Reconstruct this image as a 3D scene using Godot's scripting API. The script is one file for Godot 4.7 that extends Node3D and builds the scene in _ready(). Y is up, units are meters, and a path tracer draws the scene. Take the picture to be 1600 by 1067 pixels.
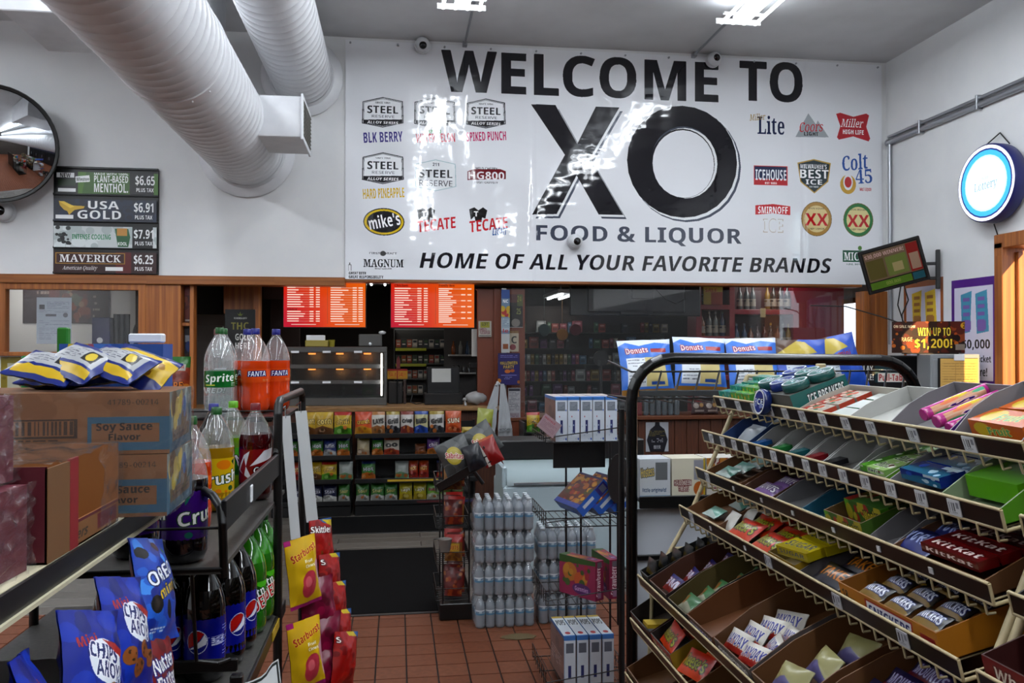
extends Node3D
# A small food-and-liquor store seen from an aisle. World axes: -Z runs down the aisle to the service wall (z = -9), +X right, camera eye at 1.65 m.
const FOC := 1330.0
const YAW := 7.66
const PITCH := 0.495
const EYE := 1.65
const ZW := -9.0
const XR := 5.5
const CEIL := 4.9

# ---------------------------------------------------------------- pixel -> world on a known plane
func ray(px: float, py: float) -> Vector3:
	var d := Vector3((px - 800.0) / FOC, -(py - 533.5) / FOC, -1.0)
	d = d.rotated(Vector3.RIGHT, deg_to_rad(PITCH))
	return d.rotated(Vector3.UP, deg_to_rad(-YAW))
func oz(px: float, py: float, z: float) -> Vector3:
	var r := ray(px, py)
	return Vector3(0, EYE, 0) + r * (z / r.z)
func ox(px: float, py: float, x: float) -> Vector3:
	var r := ray(px, py)
	return Vector3(0, EYE, 0) + r * (x / r.x)
func oy(px: float, py: float, y: float) -> Vector3:
	var r := ray(px, py)
	return Vector3(0, EYE, 0) + r * ((y - EYE) / r.y)

# ---------------------------------------------------------------- mesh builder
class MB:
	var st := SurfaceTool.new()
	var x := Transform3D()
	var uv := Rect2(0, 0, 1, 1)
	func _init(cell = null):
		st.begin(Mesh.PRIMITIVE_TRIANGLES)
		if cell != null: uv = cell.uv
	func use(cell) -> MB:
		uv = cell.uv
		return self
	func v(p: Vector3, n: Vector3, u: Vector2) -> void:
		st.set_normal((x.basis * n).normalized())
		st.set_uv(uv.position + u * uv.size)
		st.add_vertex(x * p)
	func tri(a, b, c, ua := Vector2(0, 1), ub := Vector2(1, 1), uc := Vector2(.5, 0)) -> void:
		var n: Vector3 = (b - a).cross(c - a).normalized()
		v(a, n, ua); v(c, n, uc); v(b, n, ub)
	func quad(a, b, c, d, u := Rect2(0, 0, 1, 1)) -> void:
		var n: Vector3 = (b - a).cross(d - a)
		if n.length() < 1e-12: n = (c - b).cross(d - b)
		n = n.normalized()
		var p := u.position
		var q := u.end
		v(a, n, Vector2(p.x, q.y)); v(d, n, p); v(c, n, Vector2(q.x, p.y))
		v(a, n, Vector2(p.x, q.y)); v(c, n, Vector2(q.x, p.y)); v(b, n, q)
	# axis-aligned box; faces "fbtdlr": front(+z) back bottom top left right
	func box(c: Vector3, s: Vector3, faces := "fbtdlr") -> MB:
		var h := s * .5
		var p := func(i, j, k): return c + Vector3(h.x * i, h.y * j, h.z * k)
		if "f" in faces: quad(p.call(-1, -1, 1), p.call(1, -1, 1), p.call(1, 1, 1), p.call(-1, 1, 1))
		if "b" in faces: quad(p.call(1, -1, -1), p.call(-1, -1, -1), p.call(-1, 1, -1), p.call(1, 1, -1))
		if "t" in faces: quad(p.call(-1, 1, 1), p.call(1, 1, 1), p.call(1, 1, -1), p.call(-1, 1, -1))
		if "d" in faces: quad(p.call(-1, -1, -1), p.call(1, -1, -1), p.call(1, -1, 1), p.call(-1, -1, 1))
		if "l" in faces: quad(p.call(-1, -1, -1), p.call(-1, -1, 1), p.call(-1, 1, 1), p.call(-1, 1, -1))
		if "r" in faces: quad(p.call(1, -1, 1), p.call(1, -1, -1), p.call(1, 1, -1), p.call(1, 1, 1))
		return self
	# box with chamfered edges
	func rbox(c: Vector3, s: Vector3, b := .004) -> MB:
		var h := s * .5
		b = minf(b, minf(h.x, minf(h.y, h.z)) * .8)
		var P := func(i, j, k, ax):
			var q := Vector3(h.x - b, h.y - b, h.z - b)
			q[ax] = h[ax]
			return c + Vector3(q.x * i, q.y * j, q.z * k)
		for sg in [-1, 1]:
			for ax in 3:
				var pts := []
				for w in [[-1, -1], [1, -1], [1, 1], [-1, 1]]:
					var e := [0, 0, 0]
					e[ax] = sg; e[(ax + 1) % 3] = w[0]; e[(ax + 2) % 3] = w[1]
					pts.append(P.call(e[0], e[1], e[2], ax))
				if sg > 0: quad(pts[0], pts[1], pts[2], pts[3])
				else: quad(pts[1], pts[0], pts[3], pts[2])
		for ax in 3:
			var a1 := (ax + 1) % 3
			var a2 := (ax + 2) % 3
			for s1 in [-1, 1]:
				for s2 in [-1, 1]:
					var q := []
					for k in [-1, 1]:
						var e := [0, 0, 0]
						e[ax] = k; e[a1] = s1; e[a2] = s2
						q.append([P.call(e[0], e[1], e[2], a1), P.call(e[0], e[1], e[2], a2)])
					if s1 * s2 > 0: quad(q[0][0], q[0][1], q[1][1], q[1][0])
					else: quad(q[0][1], q[0][0], q[1][0], q[1][1])
		for i in [-1, 1]:
			for j in [-1, 1]:
				for k in [-1, 1]:
					var a: Vector3 = P.call(i, j, k, 0)
					var bb: Vector3 = P.call(i, j, k, 1)
					var cc: Vector3 = P.call(i, j, k, 2)
					if i * j * k > 0: tri(a, bb, cc)
					else: tri(a, cc, bb)
		return self
	func cyl(p0: Vector3, p1: Vector3, r0: float, r1 := -1.0, seg := 10, caps := true) -> MB:
		if r1 < 0: r1 = r0
		var d := (p1 - p0).normalized()
		var a := d.cross(Vector3.UP if absf(d.y) < .9 else Vector3.RIGHT).normalized()
		var b := d.cross(a).normalized()
		for i in seg:
			var t0 := TAU * i / seg
			var t1 := TAU * (i + 1) / seg
			var n0 := a * cos(t0) + b * sin(t0)
			var n1 := a * cos(t1) + b * sin(t1)
			var u0 := float(i) / seg
			var u1 := float(i + 1) / seg
			v(p0 + n0 * r0, n0, Vector2(u0, 1)); v(p1 + n0 * r1, n0, Vector2(u0, 0)); v(p1 + n1 * r1, n1, Vector2(u1, 0))
			v(p0 + n0 * r0, n0, Vector2(u0, 1)); v(p1 + n1 * r1, n1, Vector2(u1, 0)); v(p0 + n1 * r0, n1, Vector2(u1, 1))
			if caps:
				if r1 > 0: tri(p1, p1 + n0 * r1, p1 + n1 * r1)
				if r0 > 0: tri(p0, p0 + n1 * r0, p0 + n0 * r0)
		return self
	func tube(path: Array, r: float, seg := 6) -> MB:
		for i in path.size() - 1:
			cyl(path[i], path[i + 1], r, r, seg, i == 0 or i == path.size() - 2)
		for i in range(1, path.size() - 1):
			if seg >= 8: ball(path[i], r, 4, seg)
		return self
	func ball(c: Vector3, r: float, rings := 6, seg := 10, sq := Vector3.ONE) -> MB:
		var pr := []
		for i in rings + 1:
			var t := PI * i / rings
			pr.append(Vector2(sin(t) * r, -cos(t) * r))
		var keep := x
		x = x * Transform3D(Basis.from_scale(sq), c)
		lathe(pr, seg)
		x = keep
		return self
	# profile (radius, y) from bottom to top, about the y axis
	func lathe(pr: Array, seg := 16, u0 := 0.0, u1 := 1.0, c := Vector3.ZERO) -> MB:
		var y0: float = pr[0].y
		var yl: float = maxf(1e-6, pr[-1].y - y0)
		for k in pr.size() - 1:
			var A: Vector2 = pr[k]
			var B: Vector2 = pr[k + 1]
			var e := B - A
			if e.length() < 1e-9: continue
			var ea: Vector2 = (A - pr[k - 1]).normalized() if k > 0 and A != pr[k - 1] else e.normalized()
			var eb: Vector2 = (pr[k + 2] - B).normalized() if k + 2 < pr.size() and B != pr[k + 2] else e.normalized()
			var en := e.normalized()
			var ta := (ea + en).normalized() if ea.dot(en) > .5 else en
			var tb := (eb + en).normalized() if eb.dot(en) > .5 else en
			for i in seg:
				var t0 := TAU * i / seg
				var t1 := TAU * (i + 1) / seg
				var c0 := Vector3(sin(t0), 0, cos(t0))
				var c1 := Vector3(sin(t1), 0, cos(t1))
				var na0 := c0 * ta.y + Vector3(0, -ta.x, 0)
				var na1 := c1 * ta.y + Vector3(0, -ta.x, 0)
				var nb0 := c0 * tb.y + Vector3(0, -tb.x, 0)
				var nb1 := c1 * tb.y + Vector3(0, -tb.x, 0)
				var a := c + c0 * A.x + Vector3(0, A.y, 0)
				var b := c + c1 * A.x + Vector3(0, A.y, 0)
				var cc := c + c1 * B.x + Vector3(0, B.y, 0)
				var d := c + c0 * B.x + Vector3(0, B.y, 0)
				var ua := lerpf(u0, u1, float(i) / seg)
				var ub := lerpf(u0, u1, float(i + 1) / seg)
				var va := 1.0 - (A.y - y0) / yl
				var vb := 1.0 - (B.y - y0) / yl
				v(a, na0, Vector2(ua, va)); v(d, nb0, Vector2(ua, vb)); v(cc, nb1, Vector2(ub, vb))
				if A.x > 1e-6:
					v(a, na0, Vector2(ua, va)); v(cc, nb1, Vector2(ub, vb)); v(b, na1, Vector2(ub, va))
		return self
	# smooth sheet from a function of (u, v); u to the right, v up, front side towards +normal
	func sheet(nu: int, nv: int, f: Callable, flip := false) -> MB:
		var P := []
		for j in nv + 1:
			var row := []
			for i in nu + 1: row.append(f.call(float(i) / nu, float(j) / nv))
			P.append(row)
		var N := []
		for j in nv + 1:
			var row := []
			for i in nu + 1:
				var du: Vector3 = P[j][mini(i + 1, nu)] - P[j][maxi(i - 1, 0)]
				var dv: Vector3 = P[mini(j + 1, nv)][i] - P[maxi(j - 1, 0)][i]
				var n := du.cross(dv).normalized()
				row.append(-n if flip else n)
			N.append(row)
		for j in nv:
			for i in nu:
				var o := [[i, j], [i, j + 1], [i + 1, j + 1], [i, j], [i + 1, j + 1], [i + 1, j]]
				if flip: o = [[i, j], [i + 1, j + 1], [i, j + 1], [i, j], [i + 1, j], [i + 1, j + 1]]
				for q in o:
					var uu := float(q[0]) / nu
					v(P[q[1]][q[0]], N[q[1]][q[0]], Vector2(1.0 - uu if flip else uu, 1.0 - float(q[1]) / nv))
		return self
	# prism: polygon in xy (counter-clockwise), from z0 to z1 (z1 > z0)
	func ext(poly: PackedVector2Array, z0: float, z1: float) -> MB:
		var ix := Geometry2D.triangulate_polygon(poly)
		var lo := poly[0]
		var hi := poly[0]
		for p in poly: lo = lo.min(p); hi = hi.max(p)
		var sz := (hi - lo).max(Vector2(1e-5, 1e-5))
		var area := 0.0
		for i in poly.size(): area += poly[i].cross(poly[(i + 1) % poly.size()])
		if area < 0: poly.reverse(); ix = Geometry2D.triangulate_polygon(poly)
		for k in range(0, ix.size(), 3):
			var q := [poly[ix[k]], poly[ix[k + 1]], poly[ix[k + 2]]]
			if (q[1] - q[0]).cross(q[2] - q[0]) < 0: q = [q[0], q[2], q[1]]
			var w := []
			for p in q: w.append(Vector2((p.x - lo.x) / sz.x, 1.0 - (p.y - lo.y) / sz.y))
			tri(Vector3(q[0].x, q[0].y, z1), Vector3(q[1].x, q[1].y, z1), Vector3(q[2].x, q[2].y, z1), w[0], w[1], w[2])
			tri(Vector3(q[0].x, q[0].y, z0), Vector3(q[2].x, q[2].y, z0), Vector3(q[1].x, q[1].y, z0), w[0], w[2], w[1])
		for i in poly.size():
			var a := poly[i]
			var b := poly[(i + 1) % poly.size()]
			quad(Vector3(a.x, a.y, z0), Vector3(b.x, b.y, z0), Vector3(b.x, b.y, z1), Vector3(a.x, a.y, z1))
		return self
	# flat strip from a along ax, width vector w, thickness t
	func quad2(a: Vector3, ax: Vector3, w: Vector3, t: float) -> MB:
		var n := ax.cross(w).normalized() * t
		for s in [1.0, -1.0]:
			var o: Vector3 = a + n * s * .5
			if s > 0: quad(o + ax - w, o + ax + w, o + w, o - w)
			else: quad(o + ax + w, o + ax - w, o - w, o + w)
		quad(a + ax - w + n * .5, a + ax - w - n * .5, a - w - n * .5, a - w + n * .5)
		quad(a + ax + w - n * .5, a + ax + w + n * .5, a + w + n * .5, a + w - n * .5)
		return self
	func done() -> ArrayMesh:
		return st.commit()

# ---------------------------------------------------------------- printed matter: cells of two atlases
var atlas := []          # {img, x, y, row}
var swatches := {}
var glyphs := {}
var fonts := {}
func new_atlas(w: int, h: int) -> int:
	var im := Image.create_empty(w, h, false, Image.FORMAT_RGB8)
	im.fill(Color(.5, .5, .5))
	atlas.append({"img": im, "x": 0, "y": 0, "row": 0, "w": w, "h": h})
	return atlas.size() - 1
class Cell:
	var img: Image
	var o: Vector2i
	var w: int
	var h: int
	var uv: Rect2
	var host
	func c(s) -> Color: return s if s is Color else Color(s)
	func rect(a: float, b: float, cw: float, ch: float, s) -> Cell:
		var p := Vector2i(int(round(a * w)), int(round(b * h)))
		var q := Vector2i(int(round((a + cw) * w)), int(round((b + ch) * h)))
		clipfill(p.x, p.y, q.x, q.y, c(s))
		return self
	func clipfill(x0: int, y0: int, x1: int, y1: int, s: Color) -> void:
		x0 = maxi(x0, 0); y0 = maxi(y0, 0); x1 = mini(x1, w); y1 = mini(y1, h)
		if x1 > x0 and y1 > y0: img.fill_rect(Rect2i(o.x + x0, o.y + y0, x1 - x0, y1 - y0), s)
	func tri(p0: Vector2, p1: Vector2, p2: Vector2, s: Color) -> void:   # pixel coordinates in the cell
		var lo := minf(p0.y, minf(p1.y, p2.y))
		var hi := maxf(p0.y, maxf(p1.y, p2.y))
		var E := [[p0, p1], [p1, p2], [p2, p0]]
		for y in range(maxi(0, int(ceil(lo - .5))), mini(h, int(floor(hi - .5)) + 1)):
			var yc := y + .5
			var a := 1e9
			var b := -1e9
			for e in E:
				var q: Vector2 = e[0]
				var r: Vector2 = e[1]
				if (q.y <= yc) != (r.y <= yc):
					var t := q.x + (r.x - q.x) * (yc - q.y) / (r.y - q.y)
					a = minf(a, t); b = maxf(b, t)
			if b >= a: clipfill(int(round(a)), y, maxi(int(round(b)), int(round(a)) + (1 if b - a > .35 else 0)), y + 1, s)
	func poly(pts: Array, s) -> Cell:    # fractions
		var pp := PackedVector2Array()
		for q in pts: pp.append(Vector2(q[0] * w, q[1] * h))
		var ix := Geometry2D.triangulate_polygon(pp)
		for k in range(0, ix.size(), 3): tri(pp[ix[k]], pp[ix[k + 1]], pp[ix[k + 2]], c(s))
		return self
	func ell(cx: float, cy: float, rx: float, ry: float, s, rot := 0.0) -> Cell:
		var n := 28
		var ctr := Vector2(cx * w, cy * h)
		var R := Vector2(rx * w, ry * h)
		for i in n:
			var a := (Vector2(cos(TAU * i / n), sin(TAU * i / n)) * R).rotated(rot)
			var b := (Vector2(cos(TAU * (i + 1) / n), sin(TAU * (i + 1) / n)) * R).rotated(rot)
			tri(ctr, ctr + a, ctr + b, c(s))
		return self
	func line(a: float, b: float, a2: float, b2: float, th: float, s) -> Cell:   # th in fraction of the height
		var p := Vector2(a * w, b * h)
		var q := Vector2(a2 * w, b2 * h)
		var n := (q - p).normalized().orthogonal() * th * h * .5
		tri(p + n, q + n, q - n, c(s)); tri(p + n, q - n, p - n, c(s))
		return self
	# text whose ink fills the box (a, b, cw, ch), all fractions; o: f font key, rot in radians about the box centre, sl slant, arc
	func txt(s: String, a: float, b: float, cw: float, ch: float, col, f := "b", rot := 0.0, sl := 0.0, grow := 0.0) -> Cell:
		var g: Dictionary = host.ink(s, f)
		if g.pts.is_empty(): return self
		var S := Vector2(cw * w / g.size.x, ch * h / g.size.y)
		var ctr := Vector2((a + cw * .5) * w, (b + ch * .5) * h)
		var cc := c(col)
		var P := PackedVector2Array()
		for p in g.pts:
			var q := Vector2((p.x - g.pos.x) * S.x, (g.pos.y + g.size.y - p.y) * S.y) - Vector2(cw * w, ch * h) * .5
			q.x -= q.y * sl
			P.append(ctr + q.rotated(rot))
		if grow > 0:
			for d in [Vector2(1, 0), Vector2(-1, 0), Vector2(0, 1), Vector2(0, -1), Vector2(.7, .7), Vector2(-.7, .7), Vector2(.7, -.7), Vector2(-.7, -.7)]:
				for k in range(0, P.size(), 3): tri(P[k] + d * grow, P[k + 1] + d * grow, P[k + 2] + d * grow, cc)
		else:
			for k in range(0, P.size(), 3): tri(P[k], P[k + 1], P[k + 2], cc)
		return self
	# lettering with a rim of another colour
	func rim(s: String, a: float, b: float, cw: float, ch: float, col, rc, px := 2.0, f := "b", rot := 0.0, sl := 0.0) -> Cell:
		txt(s, a, b, cw, ch, rc, f, rot, sl, px)
		return txt(s, a, b, cw, ch, col, f, rot, sl)
	# rows of fine print as short bars
	func fine(a: float, b: float, cw: float, ch: float, rows: int, s, seed := 1, fill := .55) -> Cell:
		var r := RandomNumberGenerator.new()
		r.seed = seed
		for i in rows:
			var y := b + ch * i / rows
			var x := a
			while x < a + cw:
				var l := r.randf_range(.03, .12) * cw * 2.0
				if r.randf() < .8: rect(x, y, minf(l, a + cw - x), ch / rows * fill, s)
				x += l + cw * .03
				if r.randf() < .08: break
		return self
	func code(a: float, b: float, cw: float, ch: float, s := Color.BLACK, seed := 1) -> Cell:   # bar code
		var r := RandomNumberGenerator.new()
		r.seed = seed
		var x := a
		while x < a + cw:
			var l := cw * r.randf_range(.012, .035)
			rect(x, b, l, ch, s)
			x += l + cw * r.randf_range(.012, .035)
		return self
	func spots(n: int, s, r0: float, r1: float, seed := 1, box := Rect2(0, 0, 1, 1)) -> Cell:
		var r := RandomNumberGenerator.new()
		r.seed = seed
		for i in n:
			var q := r.randf_range(r0, r1)
			ell(box.position.x + r.randf() * box.size.x, box.position.y + r.randf() * box.size.y, q, q * w / h, s if not s is Array else s[r.randi() % s.size()])
		return self
func ink(s: String, f: String) -> Dictionary:
	var key := f + s
	if glyphs.has(key): return glyphs[key]
	if fonts.is_empty():
		for d in [["r", "Droid Sans", 400], ["b", "Droid Sans", 700], ["s", "Droid Serif", 400], ["sb", "Droid Serif", 700], ["m", "Droid Sans Mono", 400]]:
			var sf := SystemFont.new()
			sf.font_names = PackedStringArray([d[1]])
			sf.font_weight = d[2]
			fonts[d[0]] = sf
	var tm := TextMesh.new()
	tm.font = fonts[f]
	tm.text = s
	tm.font_size = 64
	tm.depth = 0.0
	tm.curve_step = 4.0
	tm.pixel_size = .01
	var ar := tm.get_mesh_arrays()
	var vs: PackedVector3Array = ar[Mesh.ARRAY_VERTEX]
	var ix = ar[Mesh.ARRAY_INDEX]
	var pts := PackedVector2Array()
	var lo := Vector2(1e9, 1e9)
	var hi := -lo
	for i in (ix.size() if ix != null and ix.size() else vs.size()):
		var p := vs[ix[i]] if ix != null and ix.size() else vs[i]
		pts.append(Vector2(p.x, p.y))
		lo = lo.min(pts[-1]); hi = hi.max(pts[-1])
	glyphs[key] = {"pts": pts, "pos": lo, "size": (hi - lo).max(Vector2(1e-4, 1e-4))}
	return glyphs[key]
func cell(at: int, w: int, h: int, bg) -> Cell:
	var A: Dictionary = atlas[at]
	if A.x + w + 4 > A.w: A.x = 0; A.y += A.row; A.row = 0
	if A.y + h + 4 > A.h:
		push_error("atlas %d is full" % at)
		A.y = 0
	var k := Cell.new()
	k.img = A.img
	k.o = Vector2i(A.x + 2, A.y + 2)
	k.w = w; k.h = h; k.host = self
	k.uv = Rect2((A.x + 3.0) / A.w, (A.y + 3.0) / A.h, (w - 2.0) / A.w, (h - 2.0) / A.h)
	A.x += w + 4
	A.row = maxi(A.row, h + 4)
	var col: Color = bg if bg is Color else Color(bg)
	A.img.fill_rect(Rect2i(k.o.x - 2, k.o.y - 2, w + 4, h + 4), col)
	return k
func sw(col, at := 0) -> Cell:     # plain colour cell (0: product atlas, 1: sign atlas)
	var k: Color = col if col is Color else Color(col)
	var key := "%d %s" % [at, k.to_html()]
	if not swatches.has(key): swatches[key] = cell(at, 4, 4, k)
	return swatches[key]

# ---------------------------------------------------------------- materials
var M := {}
func mat(key: String, col = null, rough := .6, metal := 0.0) -> StandardMaterial3D:
	if not M.has(key):
		var m := StandardMaterial3D.new()
		m.albedo_color = col if col is Color else Color(col)
		m.roughness = rough
		m.metallic = metal
		M[key] = m
	return M[key]
func noise_tex(freq: float, a: Color, b: Color, size := 256, seed := 1, oct := 4, mid = null) -> NoiseTexture2D:
	var n := FastNoiseLite.new()
	n.seed = seed
	n.noise_type = FastNoiseLite.TYPE_SIMPLEX_SMOOTH
	n.frequency = freq
	n.fractal_octaves = oct
	var t := NoiseTexture2D.new()
	t.width = size; t.height = size
	t.seamless = true
	t.noise = n
	var g := Gradient.new()
	g.set_color(0, a); g.set_color(1, b)
	if mid != null: g.add_point(.5, mid)
	t.color_ramp = g
	return t
func grain(key: String, a: Color, b: Color, freq: float, scale: Vector3, rough := .5, seed := 1, bump := 0.0) -> StandardMaterial3D:
	var m := mat(key, Color.WHITE, rough)
	m.albedo_texture = noise_tex(freq, a, b, 256, seed)
	m.uv1_triplanar = true
	m.uv1_world_triplanar = true
	m.uv1_scale = scale
	if bump > 0:
		m.heightmap_enabled = true
		m.heightmap_texture = noise_tex(freq, Color.BLACK, Color.WHITE, 256, seed)
		m.heightmap_scale = bump
	return m
func glow(key: String, col: Color, e: float) -> StandardMaterial3D:
	var m := mat(key, col, .5)
	m.emission_enabled = true
	m.emission = col
	m.emission_energy_multiplier = e
	return m
func pane(key: String, col: Color, alpha: float, rough := .03) -> StandardMaterial3D:
	var m := mat(key, Color(col, alpha), rough)
	m.transparency = BaseMaterial3D.TRANSPARENCY_ALPHA
	return m

# ---------------------------------------------------------------- nodes
var used := {}
func numbered(n: String) -> String:
	used[n] = used.get(n, -1) + 1
	return n if used[n] == 0 else "%s_%03d" % [n, used[n]]
func meta(o: Node, label := "", category := "", group := "", kind := "") -> Node:
	if label: o.set_meta("label", label)
	if category: o.set_meta("category", category)
	if group: o.set_meta("group", group)
	if kind: o.set_meta("kind", kind)
	return o
func thing(n: String, label: String, category: String, at := Vector3.ZERO, turn := 0.0, group := "") -> Node3D:
	var o := Node3D.new()
	o.name = numbered(n)
	add_child(o)
	o.position = at
	o.rotation_degrees.y = turn
	meta(o, label, category, group)
	return o
func part(p: Node, n: String, mb, m: Material, at := Vector3.ZERO) -> MeshInstance3D:
	var o := MeshInstance3D.new()
	o.name = n
	o.mesh = mb.done() if mb is MB else mb
	o.material_override = m
	o.position = at
	p.add_child(o, true)
	return o
func solo(n: String, label: String, category: String, mb, m: Material, at := Vector3.ZERO, turn := 0.0, group := "") -> MeshInstance3D:
	var o := part(self, numbered(n), mb, m, at)
	o.rotation_degrees.y = turn
	meta(o, label, category, group)
	return o
func struct(n: String, mb, m: Material, at := Vector3.ZERO) -> MeshInstance3D:
	var o := part(self, n, mb, m, at)
	o.set_meta("kind", "structure")
	return o
func copy(o: Node3D, at: Vector3, turn = null, label := "", group := "") -> Node3D:
	var base: String = o.name
	if base.length() > 4 and base[-4] == "_" and base.substr(base.length() - 3).is_valid_int(): base = base.substr(0, base.length() - 4)
	var c: Node3D = o.duplicate()
	c.name = numbered(base)
	add_child(c)
	c.position = at
	if turn != null: c.rotation_degrees.y = turn
	meta(c, label, "", group)
	return c
func flat(w: float, h: float, c: Cell = null) -> MB:      # upright card facing +z, centred at the origin
	var b := MB.new(c)
	b.quad(Vector3(-w / 2, -h / 2, 0), Vector3(w / 2, -h / 2, 0), Vector3(w / 2, h / 2, 0), Vector3(-w / 2, h / 2, 0))
	return b
func card(w: float, h: float, t: float, c: Cell, edge: Cell) -> MB:  # thin sheet facing +z, print in front, plain edges
	var b := MB.new(c)
	b.quad(Vector3(-w / 2, -h / 2, t), Vector3(w / 2, -h / 2, t), Vector3(w / 2, h / 2, t), Vector3(-w / 2, h / 2, t))
	b.use(edge).box(Vector3(0, 0, t / 2), Vector3(w, h, t), "btdlr")
	return b
func aim(o: Node3D, right: Vector3, up: Vector3) -> Node3D:   # orient: local x along right, local y along up
	right = right.normalized()
	var fwd := right.cross(up).normalized()
	o.basis = Basis(right, fwd.cross(right).normalized(), fwd)
	return o

# ================================================================ camera, sky, sun, lamps
func set_view() -> void:
	var cam := Camera3D.new()
	cam.name = "camera"
	add_child(cam)
	cam.position = Vector3(0, EYE, 0)
	cam.rotation_degrees = Vector3(PITCH, -YAW, 0)
	cam.fov = rad_to_deg(2.0 * atan(533.5 / FOC))
	cam.near = .05
	cam.current = true
	var env := Environment.new()
	env.tonemap_mode = Environment.TONE_MAPPER_LINEAR
	env.tonemap_exposure = .9
	env.background_mode = Environment.BG_SKY
	var sky := Sky.new()
	var sm := ProceduralSkyMaterial.new()
	sm.sky_top_color = Color(.62, .74, .9)
	sm.sky_horizon_color = Color(.93, .95, .98)
	sm.ground_bottom_color = Color(.5, .5, .5)
	sm.ground_horizon_color = Color(.85, .86, .86)
	sm.sky_energy_multiplier = 1.6
	sky.sky_material = sm
	env.sky = sky
	env.sdfgi_enabled = true
	env.ssao_enabled = true
	env.ssil_enabled = true
	var we := WorldEnvironment.new()
	we.name = "world"
	we.environment = env
	add_child(we)
	var sun := DirectionalLight3D.new()
	sun.name = "sun"
	sun.light_color = Color(1, .82, .58)
	sun.light_energy = 6.0
	sun.light_angular_distance = .5
	sun.shadow_enabled = true
	add_child(sun)
	sun.look_at_from_position(Vector3(5.5, 1.8, -7.1) + Vector3(1.6, 1.7, 4), Vector3(5.5, 1.8, -7.1))
	# four rows of ceiling strip lights run down the shop
	for row in ROWS:
		for k in 5:
			strip_light(row, -6.5 + 2.7 * k)

const ROWS := [-4.67, -2.05, .57, 3.19]
const STRIP_E := 2.9
var strip_proto: Node3D
func strip_light(x: float, zc: float) -> void:
	var g := "ceiling strip lights in rows down the shop"
	var lab := "white ceiling strip light of four bright tubes hung in a row"
	if strip_proto == null:
		var o := thing("ceiling_strip_light", lab, "ceiling light", Vector3(x, 4.74, zc), 0, g)
		var b := MB.new()
		b.box(Vector3(0, .03, 0), Vector3(.10, .05, 2.36))
		for z in [-1.0, 0.0, 1.0]: b.box(Vector3(0, .01, z), Vector3(.42, .012, .04))
		part(o, "housing", b, mat("fixture white", Color(.86, .87, .88), .45))
		for k in 4:
			part(o, "tube", MB.new().cyl(Vector3(-.165 + k * .11, -.016, -1.16), Vector3(-.165 + k * .11, -.016, 1.16), .015, .015, 8), glow("tube", Color(.95, .975, 1), 24.0))
		for s in [-1, 1]:
			part(o, "end_cap", MB.new().box(Vector3(0, 0, s * 1.17), Vector3(.44, .05, .02)), M["fixture white"])
			part(o, "hanger", MB.new().cyl(Vector3(0, .06, s * .8), Vector3(0, .16, s * .8), .008), mat("steel", Color(.62, .63, .65), .35, .8))
		strip_proto = o
	else:
		copy(strip_proto, Vector3(x, 4.74, zc))
	var l := AreaLight3D.new()
	l.name = "strip_lamp"
	l.area_size = Vector2(.12, 2.3)
	l.light_energy = STRIP_E
	l.light_color = Color(.945, .972, 1)
	l.area_range = 30.0
	l.shadow_enabled = true
	add_child(l, true)
	l.position = Vector3(x, 4.70, zc)
	l.rotation_degrees.x = -90

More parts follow.
